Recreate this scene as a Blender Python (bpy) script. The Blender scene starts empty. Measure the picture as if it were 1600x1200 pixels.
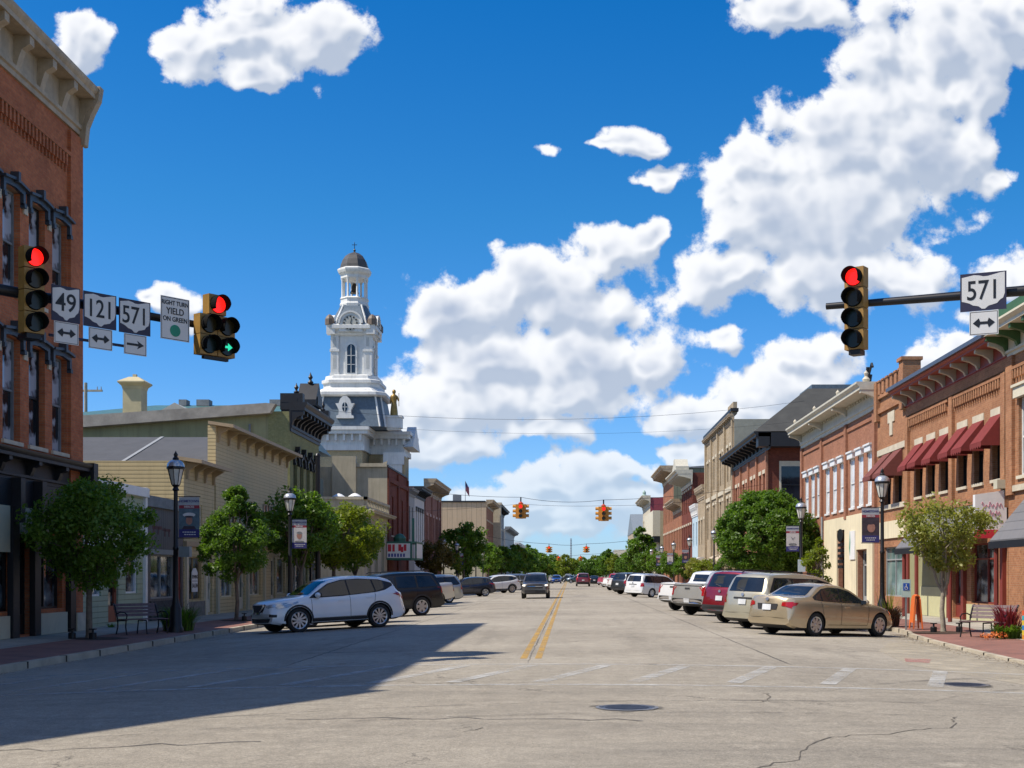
import bpy, bmesh, math, random
import numpy as np
from mathutils import Vector, Matrix, Euler
from mathutils.bvhtree import BVHTree
random.seed(7)
S = bpy.context.scene
COL = S.collection
R_ = math.radians
# ------------------------------------------------------------------ camera
cam_d = bpy.data.cameras.new('camera')
cam = bpy.data.objects.new('camera', cam_d)
COL.objects.link(cam)
cam.location = (0, 0, 1.6)
cam.rotation_euler = (R_(90), 0, 0)
cam_d.sensor_width = 36
cam_d.lens = 45.0
cam_d.shift_x = -0.05625
cam_d.shift_y = 0.18625
cam_d.clip_start = 0.1
cam_d.clip_end = 6000
S.camera = cam
# ------------------------------------------------------------------ sun, sky, exposure
S.view_settings.view_transform = 'Standard'
S.view_settings.look = 'None'
S.view_settings.gamma = 1.0
S.view_settings.exposure = 0.2
SUNV = Vector((-1, -0.30, 1.42)).normalized()
sun_d = bpy.data.lights.new('sun', 'SUN')
sun_d.energy = 5.0
sun_d.angle = R_(0.5)
sun_d.color = (1.0, 0.92, 0.80)
sun = bpy.data.objects.new('sun', sun_d)
COL.objects.link(sun)
sun.location = (-60, -20, 80)
sun.rotation_euler = SUNV.to_track_quat('Z', 'Y').to_euler()

W = bpy.data.worlds.new('World')
S.world = W
W.use_nodes = True
W.cycles.sampling_method = 'NONE'
S.cycles.max_bounces = 5
S.cycles.diffuse_bounces = 2
S.cycles.glossy_bounces = 3
S.cycles.transparent_max_bounces = 16
S.cycles.caustics_reflective = False
S.cycles.caustics_refractive = False
nt = W.node_tree
nt.nodes.clear()
def N(t, typ, **kw):
    n = t.nodes.new(typ)
    for k, v in kw.items():
        if k.startswith('i_'):
            key = k[2:]
            n.inputs[int(key) if key.isdigit() else key].default_value = v
        else:
            setattr(n, k, v)
    return n
def LK(t, a, b): t.links.new(a, b)
def MTH(t, op, a, b=None, c=None, clamp=False):
    n = t.nodes.new('ShaderNodeMath'); n.operation = op; n.use_clamp = clamp
    for i, v in enumerate((a, b, c)):
        if v is None: continue
        if isinstance(v, (int, float)): n.inputs[i].default_value = v
        else: t.links.new(v, n.inputs[i])
    return n.outputs[0]
def MIXC(t, f, a, b, blend='MIX'):
    n = t.nodes.new('ShaderNodeMix'); n.data_type = 'RGBA'; n.blend_type = blend
    for i, v in ((0, f), (6, a), (7, b)):
        if isinstance(v, (int, float)): n.inputs[i].default_value = v
        elif isinstance(v, (tuple, list)): n.inputs[i].default_value = tuple(v) + ((1,) if len(v) == 3 else ())
        else: t.links.new(v, n.inputs[i])
    return n.outputs[2]
def MAPR(t, v, a, b, c=0.0, d=1.0, kind='LINEAR'):
    n = t.nodes.new('ShaderNodeMapRange'); n.interpolation_type = kind
    t.links.new(v, n.inputs[0])
    for i, x in enumerate((a, b, c, d)): n.inputs[i + 1].default_value = x
    return n.outputs[0]

CLOUDS = [  # sky position and half sizes of each cloud heap: azimuth tangent, elevation tangent (thousandths of photo px / 2000)
 (300,75,62,42),(390,55,92,62),(485,62,78,58),(400,112,58,30),(395,5,60,35),(118,66,44,46),
 (255,466,40,24),(290,485,34,26),(310,510,26,14),(225,460,20,12),
 (945,228,60,18,.42),(985,224,60,28,.3),(1015,236,36,20,.35),(1030,276,56,24,.3),(1000,284,40,18,.4),(862,230,40,20,.42),(1130,285,40,20,.5),(1560,275,50,26,.45),
 (700,490,80,50),(770,470,80,50),(850,440,95,64),(900,480,110,60),(955,400,62,44),(1015,372,26,36),(780,550,150,62),(900,560,140,72),(1005,562,70,52),
 (690,630,110,60),(860,615,180,50),(720,695,110,38),(850,665,80,30),
 (870,752,130,38),(960,728,90,28),(830,790,140,30),(950,785,140,48),(1010,740,50,26),
 (1230,12,90,38),(1480,60,130,90),(1400,160,130,100),(1310,210,100,80),(1440,240,110,90),(1210,320,110,84),(1330,320,160,100),(1270,260,80,60),(1380,90,60,60),(1520,140,60,70),
 (1135,430,95,50),(1260,435,140,60),(1400,435,120,44),(1190,245,46,46),(1565,30,80,52),
 (1130,520,50,22),(1195,605,105,48),(1255,562,80,38),(1080,655,88,34),(1180,655,100,36),(1110,722,60,20),(1290,590,60,40),
 (1575,430,50,36),(1500,555,75,36),(1570,500,70,44),(1465,590,60,44),
 (880,818,110,24),(1060,700,60,24)]
def cloud_group(detail=12.0, vor=.7):
    g = bpy.data.node_groups.new('cloud_density', 'ShaderNodeTree')
    g.interface.new_socket('uv', in_out='INPUT', socket_type='NodeSocketVector')
    g.interface.new_socket('d', in_out='OUTPUT', socket_type='NodeSocketFloat')
    gi = g.nodes.new('NodeGroupInput'); go = g.nodes.new('NodeGroupOutput')
    uv = gi.outputs[0]
    nz = N(g, 'ShaderNodeTexNoise', i_Scale=22.0, i_Detail=3.0, i_Roughness=0.5)
    LK(g, uv, nz.inputs['Vector'])
    sub = N(g, 'ShaderNodeVectorMath', operation='SUBTRACT'); LK(g, nz.outputs['Color'], sub.inputs[0]); sub.inputs[1].default_value = (.5, .5, .5)
    wa = N(g, 'ShaderNodeVectorMath', operation='MULTIPLY_ADD'); LK(g, sub.outputs[0], wa.inputs[0]); wa.inputs[1].default_value = (.042, .036, 0); LK(g, uv, wa.inputs[2])
    cur = None
    for cl in CLOUDS:
        x, y, rx, ry = cl[:4]; o_ = cl[4] if len(cl) > 4 else 0
        ix, iy = 2000 / rx, 2000 / ry
        u, v = (x - 890) / 2000, (898 - y) / 2000
        m = N(g, 'ShaderNodeVectorMath', operation='MULTIPLY_ADD')
        LK(g, wa.outputs[0], m.inputs[0]); m.inputs[1].default_value = (ix, iy, 0); m.inputs[2].default_value = (-u * ix, -v * iy, 0)
        l = N(g, 'ShaderNodeVectorMath', operation='LENGTH'); LK(g, m.outputs[0], l.inputs[0])
        lv = MTH(g, 'ADD', l.outputs['Value'], o_) if o_ else l.outputs['Value']
        cur = lv if cur is None else MTH(g, 'SMOOTH_MIN', cur, lv, 0.38)
    n2 = N(g, 'ShaderNodeTexNoise', i_Scale=17.0, i_Detail=detail, i_Roughness=0.64, i_Distortion=0.1)
    LK(g, uv, n2.inputs['Vector'])
    vo = N(g, 'ShaderNodeTexVoronoi', i_Scale=38.0); vo.feature = 'SMOOTH_F1'; vo.inputs['Smoothness'].default_value = .5
    LK(g, wa.outputs[0], vo.inputs['Vector'])
    d = MTH(g, 'SUBTRACT', 1.2, cur)
    e = MTH(g, 'MULTIPLY', MTH(g, 'SUBTRACT', n2.outputs[0], 0.5), 2.6)
    b = MTH(g, 'MULTIPLY', MTH(g, 'SUBTRACT', 0.42, vo.outputs['Distance']), vor)
    LK(g, MTH(g, 'ADD', MTH(g, 'ADD', d, e), b), go.inputs[0])
    return g
cg = cloud_group(); cgs = cloud_group(2.6, .45)
tc = N(nt, 'ShaderNodeTexCoord')
sx = N(nt, 'ShaderNodeSeparateXYZ'); LK(nt, tc.outputs['Generated'], sx.inputs[0])
yy = MTH(nt, 'MAXIMUM', MTH(nt, 'ABSOLUTE', sx.outputs[1]), 0.12)
uu = MTH(nt, 'DIVIDE', sx.outputs[0], yy); vv = MTH(nt, 'DIVIDE', sx.outputs[2], yy)
cuv = N(nt, 'ShaderNodeCombineXYZ'); LK(nt, uu, cuv.inputs[0]); LK(nt, vv, cuv.inputs[1])
g1 = N(nt, 'ShaderNodeGroup'); g1.node_tree = cg; LK(nt, cuv.outputs[0], g1.inputs[0])
sh = N(nt, 'ShaderNodeVectorMath', operation='ADD'); LK(nt, cuv.outputs[0], sh.inputs[0]); sh.inputs[1].default_value = (-.008, .013, 0)
g2 = N(nt, 'ShaderNodeGroup'); g2.node_tree = cgs; LK(nt, sh.outputs[0], g2.inputs[0])
g3 = N(nt, 'ShaderNodeGroup'); g3.node_tree = cgs; LK(nt, cuv.outputs[0], g3.inputs[0])
dens = g1.outputs[0]
hz = MAPR(nt, vv, 0.02, 0.16, 0, 1, 'SMOOTHSTEP')
mask = MAPR(nt, dens, 0.0, 0.34, 0, 1, 'SMOOTHSTEP')
mask = MTH(nt, 'MULTIPLY', mask, MAPR(nt, vv, 0.0, 0.12, .72, 1))
lit = MAPR(nt, MTH(nt, 'SUBTRACT', g2.outputs[0], g3.outputs[0]), -0.34, 0.42, 1, 0, 'SMOOTHSTEP')
core = MAPR(nt, g3.outputs[0], 0.55, 1.65, 1, 0.10, 'SMOOTHSTEP')
ccol = MIXC(nt, lit, (.48, .55, .67), (.98, .985, 1.0))
ccol2 = MIXC(nt, core, (.38, .46, .61), ccol)
ccol2 = MIXC(nt, MTH(nt, 'MULTIPLY', MTH(nt, 'SUBTRACT', 1.0, hz), .5), ccol2, (.52, .66, .80))
sky = N(nt, 'ShaderNodeTexSky'); sky.sky_type = 'NISHITA'; sky.sun_disc = False
sky.sun_elevation = math.asin(SUNV.z); sky.sun_rotation = math.atan2(SUNV.x, SUNV.y)
sky.altitude = 300; sky.air_density = 1.0; sky.dust_density = 0.3; sky.ozone_density = 3.0
SKY_K = 0.10
hs = N(nt, 'ShaderNodeHueSaturation', i_Saturation=1.45, i_Value=1.0); LK(nt, sky.outputs[0], hs.inputs['Color'])
grad = N(nt, 'ShaderNodeValToRGB')
els = [(0.0, (.37, .54, .98)), (.07, (.46, .57, .80)), (.27, (.58, .67, .72)), (.41, (.78, .66, .74)), (1.0, (.8, .66, .74))]
while len(grad.color_ramp.elements) < len(els): grad.color_ramp.elements.new(.5)
for e, (p_, c_) in zip(grad.color_ramp.elements, els): e.position = p_; e.color = (*c_, 1)
LK(nt, sx.outputs[2], grad.inputs[0])
gsc = N(nt, 'ShaderNodeVectorMath', operation='SCALE'); LK(nt, grad.outputs[0], gsc.inputs[0]); gsc.inputs['Scale'].default_value = 1.76
hs2 = MIXC(nt, 1.0, hs.outputs[0], gsc.outputs[0], 'MULTIPLY')
# cloud light is divided by the background strength so both share one Background of strength 0.10
cdiv = N(nt, 'ShaderNodeVectorMath', operation='SCALE'); LK(nt, ccol2, cdiv.inputs[0]); cdiv.inputs['Scale'].default_value = 0.92 / SKY_K
thin = MTH(nt, 'MULTIPLY', mask, 0.95)
fin = MIXC(nt, thin, hs2, cdiv.outputs[0])
# unseen broken cloud added overhead and behind the viewer to whiten fill light
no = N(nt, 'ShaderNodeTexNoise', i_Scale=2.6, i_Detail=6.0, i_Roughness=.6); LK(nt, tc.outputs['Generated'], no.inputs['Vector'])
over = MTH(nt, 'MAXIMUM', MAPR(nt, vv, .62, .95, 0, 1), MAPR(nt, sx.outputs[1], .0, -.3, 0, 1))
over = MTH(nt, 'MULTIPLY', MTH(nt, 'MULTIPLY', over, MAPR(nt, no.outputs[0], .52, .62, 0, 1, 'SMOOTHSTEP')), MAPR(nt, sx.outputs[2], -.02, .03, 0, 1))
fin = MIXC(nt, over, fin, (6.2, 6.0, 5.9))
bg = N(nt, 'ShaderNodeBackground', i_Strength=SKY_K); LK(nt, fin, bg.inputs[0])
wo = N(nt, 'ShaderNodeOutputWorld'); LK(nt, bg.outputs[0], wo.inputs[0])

# ------------------------------------------------------------------ mesh helpers
class MB:
    def __init__(s): s.v = []; s.f = []; s.m = []; s.mi = 0
    def add(s, vs, fs):
        b = len(s.v); s.v += [tuple(p) for p in vs]
        for f in fs: s.f.append(tuple(i + b for i in f)); s.m.append(s.mi)
        return s
    def box(s, x0, x1, y0, y1, z0, z1):
        return s.add([(x0,y0,z0),(x1,y0,z0),(x1,y1,z0),(x0,y1,z0),(x0,y0,z1),(x1,y0,z1),(x1,y1,z1),(x0,y1,z1)],
                     [(0,3,2,1),(4,5,6,7),(0,1,5,4),(1,2,6,5),(2,3,7,6),(3,0,4,7)])
    def quad(s, a, b, c, d): return s.add([a, b, c, d], [(0, 1, 2, 3)])
    def poly(s, pts): return s.add(pts, [tuple(range(len(pts)))])
    def prism(s, poly, ax, a0, a1):
        """poly in the two axes other than ax, extruded a0..a1 along ax"""
        def P(p, a):
            if ax == 'x': return (a, p[0], p[1])
            if ax == 'y': return (p[0], a, p[1])
            return (p[0], p[1], a)
        n = len(poly)
        vs = [P(p, a0) for p in poly] + [P(p, a1) for p in poly]
        fs = [tuple(range(n))[::-1], tuple(range(n, 2 * n))] + [(i, (i + 1) % n, n + (i + 1) % n, n + i) for i in range(n)]
        return s.add(vs, fs)
    def tube(s, p0, p1, r0, r1=None, n=8, cap=True):
        r1 = r0 if r1 is None else r1
        p0, p1 = Vector(p0), Vector(p1); d = (p1 - p0)
        if d.length < 1e-6: return s
        q = d.to_track_quat('Z', 'Y')
        vs = []
        for p, r in ((p0, r0), (p1, r1)):
            for i in range(n):
                a = 2 * math.pi * i / n
                vs.append(p + q @ Vector((r * math.cos(a), r * math.sin(a), 0)))
        fs = [(i, (i + 1) % n, n + (i + 1) % n, n + i) for i in range(n)]
        if cap: fs += [tuple(range(n))[::-1], tuple(range(n, 2 * n))]
        return s.add(vs, fs)
    def path(s, pts, r, n=6):
        rr = r if isinstance(r, (list, tuple)) else [r] * len(pts)
        for i in range(len(pts) - 1): s.tube(pts[i], pts[i + 1], rr[i], rr[i + 1], n)
        return s
    def lathe(s, prof, n=16, c=(0, 0, 0), rot=0.0, sq=None):
        vs = []; m = len(prof)
        for (r, z) in prof:
            for i in range(n):
                a = 2 * math.pi * i / n + rot
                vs.append((c[0] + r * math.cos(a), c[1] + r * math.sin(a), c[2] + z))
        fs = []
        for k in range(m - 1):
            for i in range(n):
                j = (i + 1) % n
                fs.append((k * n + i, k * n + j, (k + 1) * n + j, (k + 1) * n + i))
        fs.append(tuple(range(n))[::-1]); fs.append(tuple(range((m - 1) * n, m * n)))
        return s.add(vs, fs)
    def sph(s, c, rx, ry, rz, n=12, m=8):
        vs = [(c[0], c[1], c[2] - rz)]
        for k in range(1, m):
            t = -math.pi / 2 + math.pi * k / m
            for i in range(n):
                a = 2 * math.pi * i / n
                vs.append((c[0] + rx * math.cos(t) * math.cos(a), c[1] + ry * math.cos(t) * math.sin(a), c[2] + rz * math.sin(t)))
        vs.append((c[0], c[1], c[2] + rz)); L = len(vs) - 1
        fs = [(0, 1 + (i + 1) % n, 1 + i) for i in range(n)]
        for k in range(m - 2):
            for i in range(n):
                j = (i + 1) % n
                fs.append((1 + k * n + i, 1 + k * n + j, 1 + (k + 1) * n + j, 1 + (k + 1) * n + i))
        fs += [(L, 1 + (m - 2) * n + i, 1 + (m - 2) * n + (i + 1) % n) for i in range(n)]
        return s.add(vs, fs)
    def mesh(s, name, mats, smooth=None, fix=True):
        me = bpy.data.meshes.new(name)
        me.from_pydata(s.v, [], s.f)
        for m in (mats if isinstance(mats, (list, tuple)) else [mats]): me.materials.append(m)
        if len(me.polygons): me.polygons.foreach_set('material_index', s.m)
        if fix:
            bm = bmesh.new(); bm.from_mesh(me); bmesh.ops.recalc_face_normals(bm, faces=bm.faces); bm.to_mesh(me); bm.free()
        if smooth is not None:
            me.polygons.foreach_set('use_smooth', [True] * len(me.polygons))
            me.set_sharp_from_angle(angle=R_(smooth))
        me.update()
        return me
    def build(s, name, mats, parent=None, smooth=None, loc=None, fix=True):
        return obj(name, s.mesh(name, mats, smooth, fix), parent, loc)
def obj(name, me, parent=None, loc=None, rot=None):
    o = bpy.data.objects.new(name, me); COL.objects.link(o)
    if parent is not None: o.parent = parent
    if loc is not None: o.location = loc
    if rot is not None: o.rotation_euler = rot
    return o
def tag(o, label=None, cat=None, group=None, kind=None):
    if label: o['label'] = label
    if cat: o['category'] = cat
    if group: o['group'] = group
    if kind: o['kind'] = kind
    return o
def thing(name, label, cat, loc=(0, 0, 0), rz=0.0, group=None):
    o = obj(name, None, None, loc, (0, 0, rz)); o.empty_display_size = .3
    return tag(o, label, cat, group)
def copy_tree(o, parent=None):
    c = o.copy(); COL.objects.link(c); c.parent = parent
    for ch in list(o.children): copy_tree(ch, c)
    return c
def struct(name, mb, mats, smooth=None): return tag(mb.build(name, mats, smooth=smooth), kind='structure')
def gz(x): return -0.0026 * min(x * x, 121.0)          # crowned street: height of the carriageway at offset x
def pchip(xs, ys, xq):
    xs = np.array(xs, float); ys = np.array(ys, float); h = np.diff(xs); d = np.diff(ys) / h
    m = np.zeros_like(xs)
    for i in range(1, len(xs) - 1):
        if d[i-1] * d[i] > 0:
            w1 = 2 * h[i] + h[i-1]; w2 = h[i] + 2 * h[i-1]
            m[i] = (w1 + w2) / (w1 / d[i-1] + w2 / d[i])
    m[0] = d[0]; m[-1] = d[-1]
    k = np.clip(np.searchsorted(xs, xq) - 1, 0, len(h) - 1)
    t = (xq - xs[k]) / h[k]
    return (2*t**3 - 3*t**2 + 1) * ys[k] + (t**3 - 2*t**2 + t) * h[k] * m[k] + (-2*t**3 + 3*t**2) * ys[k+1] + (t**3 - t**2) * h[k] * m[k+1]

# ------------------------------------------------------------------ materials
MATS = {}
def newmat(name):
    m = bpy.data.materials.new(name); m.use_nodes = True; t = m.node_tree
    p = t.nodes['Principled BSDF']
    return m, t, p
def coords(t, kind='Object'):
    return N(t, 'ShaderNodeTexCoord').outputs[kind]
def plain(name, c, rough=.6, metal=0.0, var=.12, vs=3.0, bump=0.0, bs=40.0, spec=.5, coat=0.0, streak=0.0):
    if name in MATS: return MATS[name]
    m, t, p = newmat(name)
    co = coords(t)
    nz = N(t, 'ShaderNodeTexNoise', i_Scale=vs, i_Detail=6.0, i_Roughness=.62); LK(t, co, nz.inputs['Vector'])
    f = MAPR(t, nz.outputs[0], .3, .7, 0, 1)
    a = tuple(x * (1 - var) for x in c); b = tuple(min(1, x * (1 + var)) for x in c)
    cc = MIXC(t, f, a, b)
    if streak:      # rain streaks and grime running down the wall
        mp = N(t, 'ShaderNodeMapping'); LK(t, co, mp.inputs[0]); mp.inputs['Scale'].default_value = (2.2, 2.2, .16)
        ns = N(t, 'ShaderNodeTexNoise', i_Scale=1.6, i_Detail=8.0, i_Roughness=.7); LK(t, mp.outputs[0], ns.inputs['Vector'])
        cc = MIXC(t, MTH(t, 'MULTIPLY', MAPR(t, ns.outputs[0], .48, .72), streak), cc, tuple(x * .42 for x in c))
    LK(t, cc, p.inputs['Base Color'])
    p.inputs['Roughness'].default_value = rough; p.inputs['Metallic'].default_value = metal
    p.inputs['Specular IOR Level'].default_value = spec
    p.inputs['Coat Weight'].default_value = coat; p.inputs['Coat Roughness'].default_value = .04
    if bump:
        n2 = N(t, 'ShaderNodeTexNoise', i_Scale=bs, i_Detail=4.0); LK(t, co, n2.inputs['Vector'])
        b_ = N(t, 'ShaderNodeBump', i_Strength=bump, i_Distance=.02); LK(t, n2.outputs[0], b_.inputs['Height']); LK(t, b_.outputs[0], p.inputs['Normal'])
    MATS[name] = m
    return m
def uvwall(t, sx_=1.0, sz_=1.0):
    """wall coordinates in metres: along the wall (either way round a corner) and up"""
    s = N(t, 'ShaderNodeSeparateXYZ'); LK(t, coords(t), s.inputs[0])
    u = MTH(t, 'ADD', s.outputs[0], s.outputs[1])
    c = N(t, 'ShaderNodeCombineXYZ'); LK(t, MTH(t, 'MULTIPLY', u, sx_), c.inputs[0]); LK(t, MTH(t, 'MULTIPLY', s.outputs[2], sz_), c.inputs[1])
    return c.outputs[0], u, s.outputs[2]
def brick(name, c1, c2, mort, stain=.25):
    if name in MATS: return MATS[name]
    m, t, p = newmat(name)
    uv, u, z = uvwall(t)
    b = N(t, 'ShaderNodeTexBrick', i_Scale=1.0); b.inputs['Brick Width'].default_value = .215; b.inputs['Row Height'].default_value = .075
    b.inputs['Mortar Size'].default_value = .006; b.inputs['Mortar Smooth'].default_value = .3; b.inputs['Bias'].default_value = 0.0
    b.inputs['Color1'].default_value = (*c1, 1); b.inputs['Color2'].default_value = (*c2, 1); b.inputs['Mortar'].default_value = (*mort, 1)
    LK(t, uv, b.inputs['Vector'])
    nz = N(t, 'ShaderNodeTexNoise', i_Scale=.55, i_Detail=8.0, i_Roughness=.7); LK(t, uv, nz.inputs['Vector'])
    n3 = N(t, 'ShaderNodeTexNoise', i_Scale=7.0, i_Detail=4.0, i_Roughness=.7); LK(t, uv, n3.inputs['Vector'])
    f = MAPR(t, nz.outputs[0], .32, .68, 1 - stain, 1 + stain * .6)
    f3 = MAPR(t, n3.outputs[0], .3, .7, .84, 1.16)
    k = MTH(t, 'MULTIPLY', f, f3)
    sc = N(t, 'ShaderNodeVectorMath', operation='SCALE'); LK(t, b.outputs[0], sc.inputs[0]); LK(t, k, sc.inputs['Scale'])
    LK(t, sc.outputs[0], p.inputs['Base Color'])
    p.inputs['Roughness'].default_value = .85; p.inputs['Specular IOR Level'].default_value = .25
    bp = N(t, 'ShaderNodeBump', i_Strength=.5, i_Distance=.01); bp.invert = True; LK(t, b.outputs['Fac'], bp.inputs['Height']); LK(t, bp.outputs[0], p.inputs['Normal'])
    MATS[name] = m
    return m
def lapped(name, c, pitch=.14, vertical=False, var=.1, bump=.6, rough=.6, metal=0.0, edge=.12):
    """boards or sheets with an overlap every pitch metres"""
    if name in MATS: return MATS[name]
    m, t, p = newmat(name)
    uv, u, z = uvwall(t)
    q = u if vertical else z
    fr = MTH(t, 'FRACT', MTH(t, 'DIVIDE', q, pitch))
    bd = MTH(t, 'FLOOR', MTH(t, 'DIVIDE', q, pitch))
    wn = N(t, 'ShaderNodeTexWhiteNoise'); wn.noise_dimensions = '1D'; LK(t, bd, wn.inputs['W'])
    nz = N(t, 'ShaderNodeTexNoise', i_Scale=1.2, i_Detail=8.0, i_Roughness=.7); LK(t, uv, nz.inputs['Vector'])
    f = MTH(t, 'ADD', MTH(t, 'MULTIPLY', nz.outputs[0], .7), MTH(t, 'MULTIPLY', wn.outputs[0], .3))
    col = MIXC(t, f, tuple(x * (1 - var) for x in c), tuple(min(1, x * (1 + var)) for x in c))
    mp = N(t, 'ShaderNodeMapping'); LK(t, uv, mp.inputs[0]); mp.inputs['Scale'].default_value = (1.8, .18, 1)
    ns = N(t, 'ShaderNodeTexNoise', i_Scale=1.7, i_Detail=8.0, i_Roughness=.72); LK(t, mp.outputs[0], ns.inputs['Vector'])
    col = MIXC(t, MTH(t, 'MULTIPLY', MAPR(t, ns.outputs[0], .50, .72), .42), col, tuple(x * .5 for x in c))
    seam = MAPR(t, fr, 0.0, edge, .45, 1.0)  # shade in the gap at each overlap, darkened into the board colour
    sc = N(t, 'ShaderNodeVectorMath', operation='SCALE'); LK(t, col, sc.inputs[0]); LK(t, seam, sc.inputs['Scale'])
    LK(t, sc.outputs[0], p.inputs['Base Color'])
    p.inputs['Roughness'].default_value = rough; p.inputs['Metallic'].default_value = metal
    h = MTH(t, 'MINIMUM', MTH(t, 'MULTIPLY', fr, 1 / edge), MTH(t, 'SUBTRACT', 1.6, fr)) if not vertical else MTH(t, 'MINIMUM', MTH(t, 'MULTIPLY', fr, 1 / edge), 1.0)
    bp = N(t, 'ShaderNodeBump', i_Strength=bump, i_Distance=.015); LK(t, h, bp.inputs['Height']); LK(t, bp.outputs[0], p.inputs['Normal'])
    MATS[name] = m
    return m
def glassy(name, c=(.018, .022, .028), rough=.06, var=.5, vs=.9, lo=.3, hi=.7, light=None):
    """window glass seen from outside in daylight: near-black room behind a mirror surface"""
    if name in MATS: return MATS[name]
    m, t, p = newmat(name)
    nz = N(t, 'ShaderNodeTexNoise', i_Scale=vs, i_Detail=3.0, i_Roughness=.5); LK(t, coords(t), nz.inputs['Vector'])
    f = MAPR(t, nz.outputs[0], lo, hi, 0, 1)
    a = tuple(x * (1 - var) for x in c); b = light or tuple(x * (1 + var * 2) for x in c)
    LK(t, MIXC(t, f, a, b), p.inputs['Base Color'])
    n2 = N(t, 'ShaderNodeTexNoise', i_Scale=1.3, i_Detail=1.0); LK(t, coords(t), n2.inputs['Vector'])
    bp = N(t, 'ShaderNodeBump', i_Strength=.05, i_Distance=.05); LK(t, n2.outputs[0], bp.inputs['Height']); LK(t, bp.outputs[0], p.inputs['Normal'])
    p.inputs['Roughness'].default_value = rough; p.inputs['Specular IOR Level'].default_value = .6
    MATS[name] = m
    return m
def paint(name, c, metal=.35, rough=.32, coat=1.0):
    if name in MATS: return MATS[name]
    m, t, p = newmat(name)
    co = coords(t)
    nz = N(t, 'ShaderNodeTexNoise', i_Scale=2.2, i_Detail=5.0); LK(t, co, nz.inputs['Vector'])
    LK(t, MIXC(t, nz.outputs[0], tuple(x * .93 for x in c), tuple(min(1, x * 1.05) for x in c)), p.inputs['Base Color'])
    LK(t, MAPR(t, nz.outputs[0], .3, .7, rough * .85, rough * 1.2), p.inputs['Roughness'])
    p.inputs['Metallic'].default_value = metal
    p.inputs['Coat Weight'].default_value = coat; p.inputs['Coat Roughness'].default_value = .05
    MATS[name] = m
    return m
def emis(name, c, k):
    if name in MATS: return MATS[name]
    m, t, p = newmat(name)
    p.inputs['Base Color'].default_value = (*[x * .5 for x in c], 1); p.inputs['Emission Color'].default_value = (*c, 1); p.inputs['Emission Strength'].default_value = k
    p.inputs['Roughness'].default_value = .3
    MATS[name] = m
    return m
def leafmat(name, c1, c2, c3, trans=.45):
    if name in MATS: return MATS[name]
    m, t, p = newmat(name)
    co = coords(t)
    nz = N(t, 'ShaderNodeTexNoise', i_Scale=1.4, i_Detail=2.0); LK(t, co, nz.inputs['Vector'])
    wn = N(t, 'ShaderNodeAttribute'); wn.attribute_name = 'leaf'
    f1 = MAPR(t, nz.outputs[0], .35, .65, 0, 1)
    c = MIXC(t, f1, c1, c2)
    c = MIXC(t, MTH(t, 'MULTIPLY', wn.outputs['Fac'], .75), c, c3)
    LK(t, c, p.inputs['Base Color']); p.inputs['Roughness'].default_value = .42; p.inputs['Specular IOR Level'].default_value = .35
    tr = N(t, 'ShaderNodeBsdfTranslucent')
    tcx = MIXC(t, 1.0, c, (1.5, 1.6, .55), 'MULTIPLY'); LK(t, tcx, tr.inputs[0])
    mx = N(t, 'ShaderNodeMixShader', i_0=trans); LK(t, p.outputs[0], mx.inputs[1]); LK(t, tr.outputs[0], mx.inputs[2])
    LK(t, mx.outputs[0], t.nodes['Material Output'].inputs[0])
    MATS[name] = m
    return m
M_black = plain('black_metal', (.012, .012, .014), .4, .2, var=.2)
M_white = plain('white_paint', (.78, .78, .76), .5, var=.06)
M_cream = plain('cream_paint', (.66, .60, .45), .55, var=.08)
M_glass = glassy('window_glass')
M_rubber = plain('rubber', (.018, .018, .018), .85, var=.2)
_txt = {}
def text_mesh(s, size, ext=.004, bold=.0, mat=None, spacing=1.0):
    k = (s, round(size, 3), ext, bold, mat.name if mat else '', spacing)
    if k in _txt: return _txt[k]
    cu = bpy.data.curves.new('lettering', 'FONT'); cu.body = s; cu.size = size; cu.extrude = ext; cu.offset = bold
    cu.align_x = 'CENTER'; cu.align_y = 'CENTER'; cu.space_character = spacing; cu.resolution_u = 4
    o = bpy.data.objects.new('lettering', cu); COL.objects.link(o)
    dg = bpy.context.evaluated_depsgraph_get()
    me = bpy.data.meshes.new_from_object(o.evaluated_get(dg))
    bpy.data.objects.remove(o); bpy.data.curves.remove(cu)
    me.materials.clear()
    if mat: me.materials.append(mat)
    _txt[k] = me
    return me
def text(s, size, parent, loc, rot=(R_(90), 0, 0), mat=M_black, name='lettering', bold=.0, sx=1.0, ext=.004):
    o = obj(name, text_mesh(s, size, ext, bold, mat), parent, loc, rot); o.scale = (sx, 1, 1)
    return o
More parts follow.
